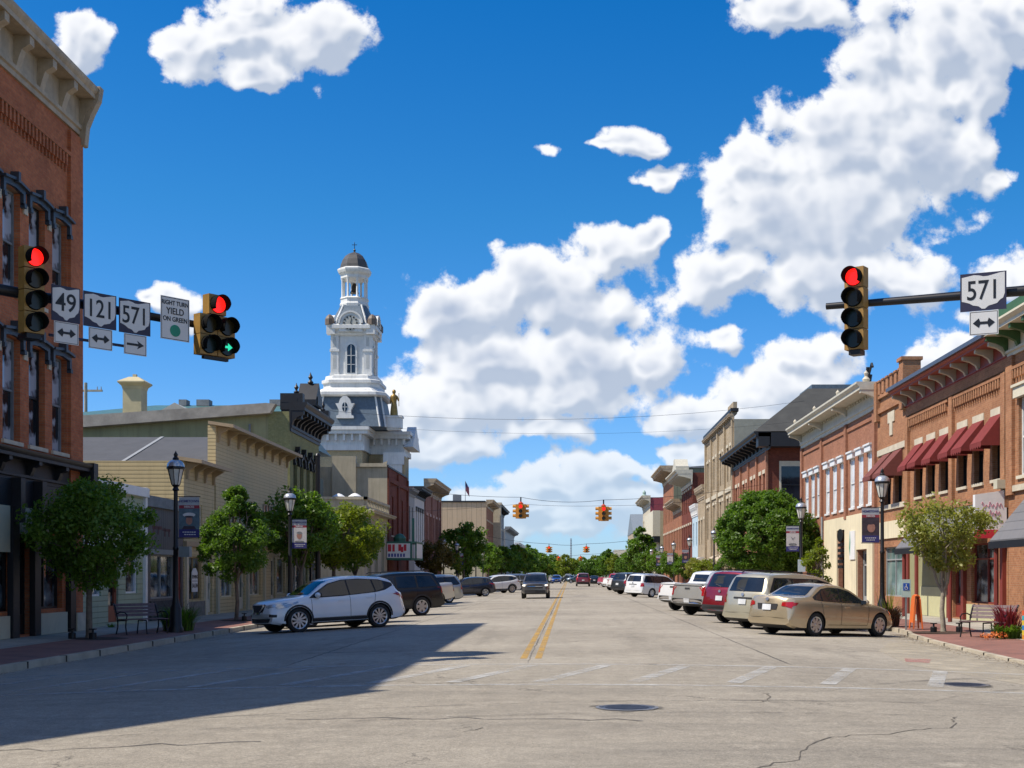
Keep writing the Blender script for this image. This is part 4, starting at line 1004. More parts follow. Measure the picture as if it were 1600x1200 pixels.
for sx_ in (-1, 1):
    for sy in (-1,):
        m.tube((sx_ * 3.3, -3.8, 17.1), (sx_ * 2.7, -3.2, 20.4), .12, .1, 6); m.tube((sx_ * 3.8, -3.25, 17.1), (sx_ * 3.2, -2.65, 20.4), .11, .09, 6)
m.build('hip_rib', M_tw, ch)
m = MB(); m.prism([(-.9, 0), (.9, 0), (.9, .25), (.68, .32), (.62, .8), (.78, 1.15), (1.0, 1.55), (.65, 1.55), (.5, 2.0), (.2, 2.3), (-.2, 2.3), (-.5, 2.0), (-.65, 1.55), (-1.0, 1.55), (-.78, 1.15), (-.62, .8), (-.68, .32), (-.9, .25)], 'y', -.35, .7)
dm = m.build('dormer', M_tw, ch, loc=(-.35, -3.62, 17.95))
m = MB(); m.prism([(.29 * math.cos(a), 1.15 + .5 * math.sin(a)) for a in [k * math.pi / 8 for k in range(16)]], 'y', -.37, -.34); m.build('pane', M_glass, dm)
m = MB(); m.box(-.03, .03, -.4, -.37, .66, 1.64); m.box(-.28, .28, -.4, -.372, 1.12, 1.18); m.build('glazing_bar', M_tw, dm)
m = MB(); frusta(m, [(3.5, .9, 20.3), (3.75, .9, 20.45), (3.75, .9, 20.75), (3.35, .9, 20.9), (3.2, .9, 21.15), (2.95, .9, 21.3), (2.95, .9, 21.75), (3.1, .9, 21.8), (3.1, .9, 22.1), (2.8, .9, 22.25), (2.75, .9, 22.6), (2.3, .7, 22.75)]); m.build('tower_base_moulding', M_tw, ch)
m = MB(); frusta(m, [(2.02, .3, 22.6), (2.02, .3, 27.2)]); m.build('tower_shaft', M_tw, ch)
for sx_ in (-1, 1):
    for sy in (-1, 1):
        m = MB(); m.box(sx_*1.75 - .42, sx_*1.75 + .42, sy*1.75 - .42, sy*1.75 + .42, 22.7, 27.1)
        for zz in (22.7, 25.2): m.box(sx_*1.75 - .5, sx_*1.75 + .5, sy*1.75 - .5, sy*1.75 + .5, zz, zz + .25)
        o = m.build('corner_pier', M_tw, ch)
        m = MB()
        for (a, c) in ((23.4, 24.9), (25.75, 26.7)): m.box(sx_*1.75 - .16, sx_*1.75 + .16, sy*1.75 + sy*.42 - .012, sy*1.75 + sy*.42 + .012, a, c)
        m.build('sunk_panel', M_tg, o)
ar = [(.42 * math.cos(a), .42 * math.sin(a)) for a in [k * math.pi / 8 for k in range(9)]]
for k, rz in enumerate((0, math.pi / 2, math.pi, -math.pi / 2)):
    m = MB(); m.prism([(-.62, 0), (-.62, 2.9)] + [(.62 / .42 * x, 2.9 + 1.2 * z) for x, z in ar][::-1][1:-1] + [(.62, 2.9), (.62, 0)], 'y', -.14, 0)
    w_ = m.build('arched_window', M_tw, ch, loc=(0, 0, 22.8)); w_.rotation_euler = (0, 0, rz); w_.location = (2.03 * math.sin(rz), -2.03 * math.cos(rz), 22.8)
    m = MB(); m.prism([(-.42, .15), (-.42, 2.75)] + [(x, 2.75 + z) for x, z in ar][::-1][1:-1] + [(.42, 2.75), (.42, .15)], 'y', -.16, -.145); m.build('pane', M_glass, w_)
    m = MB(); m.box(-.03, .03, -.2, -.16, .15, 3.1); m.box(-.42, .42, -.2, -.161, 1.0, 1.06); m.box(-.42, .42, -.2, -.161, 1.95, 2.01); m.build('glazing_bar', M_tw, w_)
    # clock dormer
    c1 = [(1.12 * math.cos(a), 1.12 * math.sin(a)) for a in [j * math.pi / 12 for j in range(13)]]
    m = MB(); m.prism([(-1.3, -.9), (-1.12, -.5)] + c1[::-1] + [(1.12, -.5), (1.3, -.9)], 'y', -.3, .8)
    c_ = m.build('clock_gable', M_tw, ch); c_.location = (2.25 * math.sin(rz), -2.25 * math.cos(rz), 28.15); c_.rotation_euler = (0, 0, rz)
    m = MB(); m.prism([(.86 * math.cos(a), .86 * math.sin(a)) for a in [j * math.pi / 12 for j in range(24)]], 'y', -.34, -.3); f_ = m.build('clock_face', plain('clock_ivory', (.45, .45, .40), .5), c_)
    m = MB()
    for j in range(12):
        a = j * math.pi / 6; m.prism([(.68 * math.cos(a) + dx * .075, .68 * math.sin(a) + dz * .075) for dx, dz in ((-1, -1), (1, -1), (1, 1), (-1, 1))], 'y', -.37, -.34)
    m.prism([(-.03, -.05), (.03, -.05), (.16, .46), (.08, .46)], 'y', -.372, -.342); m.prism([(-.05, 0), (.05, 0), (.32, -.26), (.26, -.32)], 'y', -.374, -.344)
    m.build('clock_hands', M_black, c_)
    m = MB(); m.prism([(1.3 * x / 1.12, 1.3 * z / 1.12) for x, z in c1] + [(x, z) for x, z in c1[::-1]], 'y', -.42, .3); m.build('clock_hood', M_tw, c_)
m = MB(); frusta(m, [(2.15, .5, 26.9), (2.3, .55, 27.1), (2.3, .55, 27.35), (2.65, .6, 27.6), (2.65, .6, 27.95), (2.35, .6, 28.1)])
for sx_ in (-1, 1):
    for sy in (-1, 1): m.box(sx_*2.1 - .45, sx_*2.1 + .45, sy*2.1 - .45, sy*2.1 + .45, 27.0, 28.1)
m.build('tower_cornice', M_tw, ch)
m = MB(); frusta(m, [(2.3, .7, 28.0), (2.15, .75, 28.6), (1.85, .75, 29.3), (1.55, .65, 29.9), (1.4, .55, 30.3)]); m.build('curved_roof', M_slate, ch)
for sx_ in (-1, 1):
    for sy in (-1, 1):
        m = MB(); m.lathe([(.5, 28.0), (.5, 28.6), (.35, 28.9), (.1, 29.1)], 8, (sx_*2.25, sy*2.25, 0)); m.build('corner_turret', plain('turret_brown', (.16, .12, .09), .6), ch)
        m = MB(); m.path([(sx_*1.6, sy*2.25, 28.1), (sx_*1.45, sy*2.05, 28.8), (sx_*1.2, sy*1.7, 29.5), (sx_*.95, sy*1.35, 30.3)], .1, 6); m.build('hip_rib', M_tw, ch)
m = MB(); m.lathe([(1.55, 30.2), (1.6, 30.5), (1.5, 30.7), (1.5, 31.0), (1.6, 31.1), (1.45, 31.25)], 8, rot=math.pi/8); m.build('belfry_base', M_tw, ch)
for k in range(8):
    a = math.pi / 8 + k * math.pi / 4; m = MB(); x, y_ = 1.3 * math.cos(a), 1.3 * math.sin(a)
    m.lathe([(.2, 31.2), (.13, 31.4), (.12, 33.0), (.2, 33.25)], 8, (x, y_, 0)); m.build('belfry_column', M_tw, ch, 40)
m = MB(); m.lathe([(.12, 32.9), (.3, 32.6), (.34, 32.2), (.5, 31.8)], 12); m.build('bell', plain('bell_bronze', (.05, .035, .02), .5, .6), ch, 40)
m = MB(); m.lathe([(1.4, 33.2), (1.5, 33.3), (1.5, 33.6), (1.75, 33.85), (1.85, 34.1), (1.85, 34.25), (1.6, 34.4)], 8, rot=math.pi/8); m.build('belfry_cornice', M_tw, ch)
m = MB(); m.lathe([(1.58, 34.35), (1.5, 34.75), (1.3, 35.3), (1.0, 35.75), (.6, 36.05), (.2, 36.2), (.06, 36.3)], 8, rot=math.pi/8); m.build('dome', plain('dome_slate', (.075, .07, .065), .5, var=.25, vs=2), ch)
m = MB(); m.lathe([(.05, 36.2), (.14, 36.45), (.04, 36.6), (.03, 37.3), (.01, 37.35)], 8); m.box(-.28, .28, -.02, .02, 37.0, 37.06); m.build('finial', M_black, ch)
st = [(x, z) for x, z in ((-7.3, 0), (-5.6, 0))]
b0 = -12
for i, x in enumerate((-9.4, -4.2, .0)):
    m = MB(); m.prism([(-.55, 0), (-.55, 1.9), (-.3, 2.35), (.3, 2.35), (.55, 1.9), (.55, 0)], 'y', -.08, 0)
    w_ = m.build('window', M_tw, ch, loc=(x if x < 0 else -.3, -3.61, 10.2)); m = MB(); m.prism([(-.42, .1), (-.42, 1.85), (-.24, 2.2), (.24, 2.2), (.42, 1.85), (.42, .1)], 'y', -.1, -.085); m.build('pane', M_glass, w_)
    m = MB(); m.prism([(-.95, 2.9), (-.9, 3.3), (-.5, 3.75), (.5, 3.75), (.9, 3.3), (.95, 2.9), (.7, 2.9), (.65, 3.15), (.35, 3.45), (-.35, 3.45), (-.65, 3.15), (-.7, 2.9)], 'y', -.25, 0); m.build('hood', B_yellow, w_)
# figure of justice
st = thing('rooftop_statue', 'gilded robed figure standing on a white plinth at the roof edge of the courthouse', 'statue', (-18.6, 135.6, 17.1))
m = MB(); m.box(-.85, .85, -.7, .7, 0, 1.25); m.box(-.95, .95, -.8, .8, 1.1, 1.3); m.box(-.7, .7, -.55, .55, -.2, 0); m.build('plinth', M_tw, st)
gold = plain('gilding', (.30, .19, .05), .45, .4, var=.3, vs=5)
m = MB(); m.lathe([(.42, 1.3), (.40, 1.7), (.33, 2.3), (.27, 2.8), (.34, 3.2), (.36, 3.45), (.15, 3.6), (.12, 3.66), (.19, 3.78), (.2, 3.95), (.12, 4.08), (.02, 4.12)], 12)
m.tube((.3, 0, 3.4), (.5, -.15, 2.9), .1, .08); m.tube((.5, -.15, 2.9), (.55, -.35, 3.1), .08, .05); m.tube((-.3, 0, 3.4), (-.38, -.1, 2.6), .1, .07); m.build('figure', gold, st, 60)
m = MB(); m.tube((.56, -.35, 2.3), (.56, -.35, 3.7), .03); m.build('staff', gold, st)

# tall black pole by the low bank
r = thing('signal_pole', 'tall plain black steel pole rising out of the trees beside the olive building', 'pole', (-12.0, 61, -.12))
m = MB(); m.tube((0, 0, 0), (0, 0, 7.4), .13, .11, 10); m.lathe([(.26, 0), (.26, .3), (.15, .5)], 10); m.lathe([(.14, 7.4), (.08, 7.5), (.01, 7.52)], 10); m.build('pole', M_black, r, 40)

# ================================================================== RIGHT SIDE
wf = plain('white_frame', (.75, .76, .75), .45, var=.04)
# nearest block, partly outside the picture
b = Bldg('green_corniced_brick_block', 'nearest right hand orange brick building with green and cream cornice and a white framed window', 'R', 27.0, 43.75, 9.5, 18, B_orange)
for Y in (42.2, 39.9, 36.9, 34.6, 31.6, 29.3): b.win(Y, 1.1, 4.9, 7.5, wf, 'sash', M_blind, M_cream, M_cream, .14, False, .42, .16)
for Y in (40.2, 35.2, 30.2): b.win(Y, 3.6, .6, 2.6, M_redw, 'shop', M_shop, depth=.15)
b.wall(); b.cornice(9.0, 10.0, 1.0, M_cream, 1.2, .2, ends=.1, bm=plain('green_paint', (.05, .12, .04), .5))
b.bx('green_parapet', 27, 43.75, 10.0, 10.45, .7, plain('green_paint', (.05, .12, .04), .5)); b.dentils(8.2, 8.5, .26, .1, B_orange)
m = MB(); m.box(.6, 1.8, 1.0, 2.2, 10.0, 11.2); m.build('roof_unit', M_greyw, b.r)
for Y in (43.4, 38.2, 32.9): b.bx('pilaster', Y - .3, Y + .3, 4.3, 9.0, .12, B_orange)
b.bx('cream_sill_band', 27, 43.75, 4.4, 4.6, .1, M_stone)
# red awning building
b = Bldg('awning_brick_building', 'two storey orange brick building with maroon awnings over its six upper windows', 'R', 43.8, 56.8, 9.0, 18, B_orange)
for Y in (44.9, 46.95, 48.85, 51.2, 53.1, 54.95):
    b.win(Y, 1.05, 4.95, 7.2, M_blackw, 'sash', M_glass, M_stone, M_stone, .22, False, .26, .03); b.awning(Y, 1.26, 7.2, 6.2 + .03 * math.sin(Y * 3), .8 + .04 * math.sin(Y * 5), M_awn)
for (Y, w, st_) in ((46.3, 3.0, 'shop'), (49.6, 1.0, 'door')):
    b.win(Y, w, .55 if st_ == 'shop' else -.05, 2.75, M_redw, st_, M_shop, depth=.15)
b.wall()
b.cornice(9.0, 9.7, .85, plain('red_trim_paint', (.30, .06, .04), .5), 1.45, .17, ends=.1, bm=M_creamd, bot=.1, top=.22)
m = MB(); m.prism([(-.95, 9.7), (-.95, 9.85), (-.3, 10.2), (.5, 10.3), (.5, 9.7)], 'x', -.1, 13.1); m.build('metal_coping', plain('blue_grey_metal', (.10, .115, .15), .4, .4, var=.1), b.r)
b.bx('brick_frieze', 43.8, 56.8, 8.62, 9.0, .06, B_orange)
b.dentils(8.1, 8.42, .27, .1, B_orange, 44.2, 49.8, steps=2); b.dentils(8.1, 8.42, .27, .1, B_orange, 50.5, 56.4, steps=2)
for Y in (44.0, 50.05, 56.6): b.bx('pilaster', Y - .22, Y + .22, 3.9, 8.55, .13, B_orange)
b.bx('brick_string_course', 43.8, 56.8, 4.2, 4.45, .07, B_orange)
b.bx('olive_wall_panel', 50.3, 56.7, -.1, 3.9, .05, M_olivew); b.bx('olive_wall_panel', 44.0, 48.2, -.1, .5, .06, M_olive_light); b.bx('pale_base_panel', 50.6, 54.5, -.1, 1.1, .08, M_olive_light)
for Y in (44.1, 48.5, 50.35, 55.0, 56.4): b.bx('red_column', Y - .15, Y + .15, -.1, 3.2, .14, M_redw)

for (nm, Y0, L, lab) in (('far', 54.0, 8.2, 'sloping grey shingled porch roof behind the small yellowing tree'), ('near', 41.9, 11.5, 'sloping grey shingled porch roof at the right edge with red posts')):
    pr = thing('shingled_porch_roof', lab, 'porch roof', (XR, Y0, 0), R_(-90))
    m = MB(); m.prism([(-.02, 4.2), (-.02, 4.1), (-1.15, 2.6), (-1.25, 2.6), (-1.25, 2.72)], 'x', 0, L); m.build('roof', M_shing, pr)
    m = MB(); m.box(0, L, -1.3, -1.2, 2.45, 2.68); m.build('fascia', M_blackw, pr)
    for x in ((1.0, 7.4) if nm == 'far' else (.35, 4.0, 8.0)):
        m = MB(); m.tube((x, -1.15, -.12), (x, -1.15, 2.6), .08); m.build('porch_post', M_redw, pr)
# battlemented
b = Bldg('battlemented_brick_building', 'narrow orange brick building with a stepped battlement parapet and two brown awnings', 'R', 56.85, 62.3, 10.2, 18, B_orange)
for Y in (58.4, 60.4): b.win(Y, 1.2, 4.9, 7.3, M_blackw, 'sash', M_glass, None, None, .2); b.awning(Y, 1.5, 7.3, 6.2, 1.0, M_awn2)
b.win(59.4, 3.4, .6, 2.9, M_grey, 'shop', glassy('teal_shop_glass', (.10, .20, .19), .05, .5, .8, .3, .7, (.30, .42, .40)), depth=.15)
b.wall(); b.bx('stone_lintel_band', 57.1, 62.2, 7.32, 7.6, .06, M_stone); b.bx('stone_sill_band', 57.1, 62.2, 4.65, 4.88, .08, M_stone)
b.bx('sign_band', 57.0, 62.2, 3.3, 4.1, .08, M_creamst)
x0, x1 = b.rng(56.85, 62.3); m = MB()
for i in range(6): c = .45 + i * .78; m.box(c, c + .42, -.12, .3, 10.2, 10.85); m.box(c - .03, c + .45, -.16, .34, 10.85, 10.93)
m.box(0, 5.45, -.12, .3, 10.05, 10.25); m.build('merlon', B_orange, b.r); m = MB(); m.box(4.75, 5.45, -.2, .6, 9.0, 11.15); m.box(4.65, 5.5, -.28, .68, 11.15, 11.3); m.build('parapet_pier', B_orange, b.r)
m = MB(); m.box(0, .5, -.2, .5, 9.0, 10.9); m.build('parapet_pier', B_orange, b.r)
b.bx('brick_band', 57.0, 62.2, 9.35, 9.6, .12, B_orange); m = MB(); m.box(2.1, 3.3, -.05, .01, 8.7, 9.2); m.box(2.45, 2.95, -.052, .01, 8.1, 8.7); m.build('date_stone', M_stone, b.r)
# white corniced brick with cream ground floor
b = Bldg('white_windowed_brick_building', 'long rose brick building with white windows, pale bracketed cornice and cream stucco ground floor', 'R', 62.35, 82.6, 10.0, 18, B_rose)
for Y in (80.9, 78.9, 77.1, 74.4, 72.4, 70.4, 67.9, 65.9, 63.9): b.win(Y, 1.05, 5.15, 7.75, wf, 'sash', M_whiteblind, wf, wf, .05, False, .36, .16)
b.win(65.4, 2.3, -.05, 2.85, M_grey, 'door', M_glass, depth=.3); b.win(70.4, 1.9, -.05, 2.6, M_creamd, 'door', M_glass, depth=.7); b.win(77, 3.2, .6, 2.8, M_creamd, 'shop', M_shop, depth=.15)
b.wall()
b.cornice(9.7, 11.0, 1.05, plain('pale_cornice', (.55, .52, .42), .6, var=.12), 6.4, .3, ends=.1, modill=.62, bot=.3, top=.3)
for Y in (82.3, 75.9, 69.2, 62.7): b.bx('pilaster', Y - .25, Y + .25, 4.6, 9.7, .14, B_rose)
for (a, c) in ((82.0, 76.2), (75.6, 69.5), (68.9, 63.0)): b.bx('brick_panel_band', c, a, 9.25, 9.45, .07, B_rose)
for x, z in ((.3, 11.0), (6.8, 11.0), (13.4, 11.0), (20, 11.0)):
    m = MB(); m.lathe([(.14, 0), (.2, .15), (.07, .3), (.12, .45), (.01, .6)], 8, (x, -.5, z)); m.build('cornice_finial', M_stone, b.r, 40)
fb = MB(); x0, x1 = b.rng(63.0, 75.0)
fb.box(x0, b.lx(71.4), -.1, -.004, -.1, 4.75); fb.box(b.lx(69.4), b.lx(66.6), -.1, -.004, -.1, 4.75); fb.box(b.lx(64.2), x1, -.1, -.004, -.1, 4.75)
fb.box(b.lx(71.4), b.lx(69.4), -.1, -.004, 4.05, 4.75); fb.box(b.lx(66.6), b.lx(64.2), -.1, -.004, 2.9, 4.75); fb.build('cream_stucco_front', M_creamst, b.r)
m = MB(); m.lathe([(.001, -.02), (.72, -.02), (.72, .02), (.001, .02)], 20); o = m.build('oval_sign', M_blackw, b.r); o.rotation_euler = (R_(90), 0, 0); o.scale = (1, .5, 1); o.location = (b.lx(70.3), -.14, 3.75)
for k in range(5): b.bx('black_sign_slat', 69.75, 70.85, 1.95 + k * .3, 2.12 + k * .3, .16, M_blackw)
bl = MB(); bl.box(b.lx(67.9), b.lx(66.7), -.16, -.105, 2.4, 3.9); bl.build('white_shop_sign', M_white, b.r); bl = MB(); bl.prism([(b.lx(67.9), 3.0), (b.lx(67.75), 3.9), (b.lx(67.65), 3.3), (b.lx(67.75), 2.6)], 'y', -.17, -.162); bl.build('green_stripe', plain('sign_green', (.03, .30, .20), .5), b.r)
m = MB(); m.tube((b.lx(75.3), -.15, -.1), (b.lx(75.3), -.15, 5.0), .07); m.build('downpipe', M_grey, b.r)
for (xx, zz) in ((13.0, 11.5),):
    m = MB(); m.tube((19.2, -.2, 11.0), (19.2, -.2, 11.5), .12, .2, 8); m.tube((19.0, -.2, 11.5), (19.1, -.2, 11.9), .09); m.tube((19.2, -.2, 11.4), (19.9, -.2, 11.95), .06); m.tube((19.9, -.2, 11.95), (20.1, -.2, 11.75), .06); m.build('roof_searchlight', M_blackw, b.r)
# dark brick with hip roof
b = Bldg('dark_roofed_brick_building', 'brick building with black bracketed eaves and a dark hipped roof beyond the big round tree', 'R', 96.8, 116.6, 11.3, 24, B_rose, B_dark)
for Y in (98.8, 100.8, 103.6, 105.6, 108.4, 110.4, 113.2, 115.2): b.win(Y, 1.1, 5.8, 9.4, B_dark, 'sash', glassy('reddish_glass', (.12, .05, .035), .12), M_stone, M_stone, .14, False, .3, .04)
b.wall(); b.cornice(11.0, 12.3, 1.25, M_blackw, 2.0, .2, ends=1.2)
for Y in (97.0, 102.2, 107.0, 111.8, 116.4): b.bx('pilaster', Y - .3, Y + .3, 3, 11.0, .15, B_rose)
m = MB(); m.box(19.82, 21.0, -.9, 24, 11.2, 12.25); m.build('side_eave', M_blackw, b.r)
m = MB(); m.add([(-1.2, -1.2, 12.32), (21, -1.2, 12.32), (21, 25, 12.32), (-1.2, 25, 12.32), (7, 4.2, 16.6), (13.5, 4.2, 16.6), (13.5, 17, 16.6), (7, 17, 16.6)], [(0, 1, 5, 4), (1, 2, 6, 5), (2, 3, 7, 6), (3, 0, 4, 7), (4, 5, 6, 7)]); m.build('hip_roof', plain('dark_shingles', (.05, .05, .045), .85, var=.2, vs=1), b.r)
m = MB(); m.box(7.5, 13, 4.6, 16, 16.6, 17.0); m.build('roof_deck', M_slate, b.r)
m = MB(); m.box(0, .05, 0, 2.0, 0, 3.3); w_ = m.build('side_window', M_stone, b.r, loc=(19.805, .85, 6.9)); m = MB(); m.quad((.06, .15, .2), (.06, 1.85, .2), (.06, 1.85, 2.9), (.06, .15, 2.9)); m.build('pane', M_glass, w_, fix=False); m = MB(); m.box(.05, .09, .15, 1.85, 1.45, 1.55); m.build('glazing_bar', M_blackw, w_)
MB().box(19.8, 19.9, 3.2, 3.9, 8, 8.9).build('side_lamp', M_white, b.r)
# tan stone three storey
b = Bldg('tall_tan_stone_building', 'tall three storey tan stone building with a pilastered parapet on the right row', 'R', 116.7, 140.8, 15.8, 20, B_tan, plain('grey_render', (.33, .33, .27), .85, var=.1))
for Y in (119, 121.4, 124.8, 127.2, 130.6, 133, 136.4, 138.8):
    b.win(Y, 1.2, 5.4, 8.8, M_tanpaint, 'sash', M_glass, M_stone); b.win(Y, 1.2, 10.4, 13.6, M_tanpaint, 'sash', M_glass, M_stone)
b.wall(); b.cornice(15.6, 16.3, .5, M_tanpaint, 1.2, .16); b.bx('stone_band', 116.7, 140.8, 9.4, 9.8, .12, M_stone); b.bx('coping', 116.6, 140.9, 16.5, 16.8, .3, M_blackw, .4)
for Y in (117.2, 123.1, 128.9, 134.7, 140.3): b.bx('pilaster', Y - .35, Y + .35, 3.4, 16.5, .2, B_tan)
b.bx('step_parapet', 116.9, 121, 16.3, 17.4, .05, B_tan, .3)
rest = [  # (name, label, y0, y1, H, front, side, cornice, projection)
 ('tan_two_storey_building', 'lower tan two storey building joined to the tall tan stone one', 140.9, 149.5, 11.2, B_tan, B_tan, M_tanpaint, .5),
 ('pale_blue_shop', 'narrow pale blue shop front between tan and maroon buildings', 149.6, 156.5, 9.6, M_lblue, M_dkred, M_white, .4),
 ('white_crested_brick_building', 'maroon brick building with a big white ornate cornice', 156.6, 171.0, 14.1, B_dark, B_dark, plain('pale_cornice', (.55, .52, .42)), 2.2),
 ('low_orange_brick_building', 'lower orange brick building with pale flat cornice next to the green sided block', 171.1, 184.5, 11.4, B_red, B_dark, M_tanpaint, 1.4),
 ('green_sided_block', 'tall brick block with a grey green sheet metal side wall and curly tan cornice', 184.6, 205, 17.0, B_red, lapped('grey_green_sheet', (.19, .20, .13), 1.1, True, .12, .3), M_tanpaint, 2.0),
 ('cream_box_building', 'cream upper storeyed box shaped building left of the green sided block', 212, 236, 12.2, M_cream, plain('cream_side', (.48, .40, .25), .8), M_cream, .3),
 ('maroon_sided_building', 'ornate cream fronted building with a flat maroon side wall', 238, 262, 16.0, M_stone, plain('maroon_sheet', (.27, .045, .06), .6, var=.1), M_stone, 1.6),
 ('grey_gabled_hall', 'grey building with a steep slate gable past the maroon sided building', 300, 330, 12.0, M_tanpaint, M_greyw, M_cream, .4),
 ('distant_white_house', 'pale grey flat house far away at the right end above the trees', 430, 450, 10.0, M_grey, M_cream, M_cream, .4)]
for (n_, lab, y0, y1, H, wm, sm_, cm, pj) in rest:
    b = Bldg(n_, lab, 'R', y0, y1, H, 22, wm, sm_)
    n = max(2, int((y1 - y0) / 2.6))
    for i in range(n):
        Y = y0 + (i + .5) * (y1 - y0) / n
        if n_ != 'cream_box_building': b.win(Y, 1.15, 5.0, 7.8, wf if n_ != 'pale_blue_shop' else M_lblue, 'sash', M_glass, M_stone if n_ != 'pale_blue_shop' else None)
        if H > 13.5: b.win(Y, 1.15, 9.4, 12.2, wf, 'sash', M_glass, M_stone)
        if i % 2 == 0: b.win(Y, 2.0, .6, 2.8, M_blackw, 'shop', M_shop)
    b.wall()
    if n_ == 'cream_box_building': b.bx('box_front', y0, y1, 8.0, 12.25, 1.2, M_cream); b.bx('dark_band', y0, y1, 7.0, 7.95, 1.0, M_blackw)
    elif n_ == 'grey_gabled_hall':
        m = MB(); m.prism([(0, 11.5), (30, 11.5), (15, 16.5)], 'y', -.1, 22); m.build('gable_roof', plain('gable_slate', (.20, .23, .25), .6), b.r)
    elif n_ != 'distant_white_house': b.cornice(H - 1.0 - pj * .2, H + .35, pj, cm, 1.5 if pj > 1 else 1.0, .25, ends=.2, modill=0)
    if n_ == 'green_sided_block':
        m = MB(); m.add([(20.6, -.2, 17.0), (20.6, 22, 17.0), (0, 22, 17.0), (0, -.2, 17.0), (20.6, 22, 18.6), (0, 22, 18.6)], [(0, 1, 4), (0, 4, 5, 3), (3, 5, 2), (1, 2, 5, 4)]); m.build('pitched_roof', M_greyw, b.r)
    if n_ == 'white_crested_brick_building':
        m = MB(); m.prism([(9.0, 14.4), (14.3, 14.4), (14.3, 14.9), (13.2, 15.2), (12.4, 15.9), (11, 15.9), (10.2, 15.2), (9.0, 14.9)], 'y', -2.0, -.4); m.build('crest', plain('pale_cornice', (.55, .52, .42)), b.r)
    if n_ == 'maroon_sided_building':
        m = MB(); m.lathe([(.6, 0), (.6, .8), (.3, 1.1), (.35, 1.5), (.1, 1.9)], 8, (10, -.3, 16.3)); m.build('roof_urn', plain('copper_green', (.30, .42, .36), .6), b.r)
# shop awnings far down the right row
for k, (Y, w, c) in enumerate(((119.5, 3.5, 'tan'), (126, 3.5, 'tan'), (143.5, 3.2, 'white'), (152.5, 3.0, 'tan'), (160, 3.4, 'maroon'), (167, 3.4, 'white'), (176, 3.5, 'tan'), (190, 3.5, 'maroon'))):
    mt = {'tan': plain('tan_canvas', (.46, .38, .28), .85), 'white': plain('white_canvas', (.62, .60, .56), .85), 'maroon': M_awn}[c]
    m = MB(); n = 6
    P = [(-.02, 3.6)] + [(-1.5 * math.sin(a), 2.6 + 1.0 * math.cos(a)) for a in [j * math.pi / 2 / n for j in range(1, n + 1)]] + [(-1.5, 2.35), (-.02, 2.35)]
    m.prism(P, 'x', -w / 2, w / 2); o = m.build('dome_awning', mt, None, 40, (XR, Y, 0)); o.rotation_euler = (0, 0, R_(-90))
    tag(o, '%s rounded canvas awning over a shopfront, %s in the right hand row of awnings' % (c, ['nearest', 'second', 'third', 'fourth', 'fifth', 'sixth', 'seventh', 'farthest'][k]), 'awning', 'rounded shop awnings on the right')
# projecting signs
sg = thing('projecting_shop_sign', 'white projecting shop sign with pink script and red base above the porch roof', 'sign', (14.95, 43.9, 0))
m = MB(); m.add([(-1.08, -.12, 2.86), (0, -.12, 2.86), (0, -.12, 4.5), (-1.08, -.12, 4.34), (-1.08, .12, 2.86), (0, .12, 2.86), (0, .12, 4.5), (-1.08, .12, 4.34)], [(0, 1, 2, 3), (7, 6, 5, 4), (0, 4, 5, 1), (1, 5, 6, 2), (2, 6, 7, 3), (3, 7, 4, 0)]); m.build('sign_box', M_white, sg)
m = MB(); m.box(-1.085, -.0, -.125, .0, 2.85, 3.14); m.build('red_base', plain('sign_red', (.55, .03, .05), .5), sg)
pk = plain('pink_script', (.62, .28, .33), .5)
for zc, wd in ((3.98, .72), (3.70, .58)):
    m = MB(); m.path([(-.5 - wd/2 + wd * t / 40, -.126, zc + .09 * math.sin(t * .9) * (1 if t % 13 < 8 else .5) + .03 * math.cos(t * .37)) for t in range(41)], .011, 5); m.build('script_lettering', pk, sg)
m = MB()
for x, z, r_ in ((-.8, 3.36, .07), (-.62, 3.44, .09), (-.4, 3.38, .1), (-.2, 3.42, .08), (-.3, 3.54, .06)): m.prism([(x + r_ * math.cos(a), z + r_ * .7 * math.sin(a)) for a in [j * math.pi / 4 for j in range(8)]], 'y', -.128, -.12)
m.build('printed_flowers', plain('sage_print', (.30, .36, .24), .6, var=.4, vs=20), sg)
m = MB(); m.tube((-.1, 0, 4.4), (-.1, 0, 4.75), .03); m.box(-.35, .0, -.2, .2, 4.55, 4.85); m.build('bracket', M_creamd, sg)
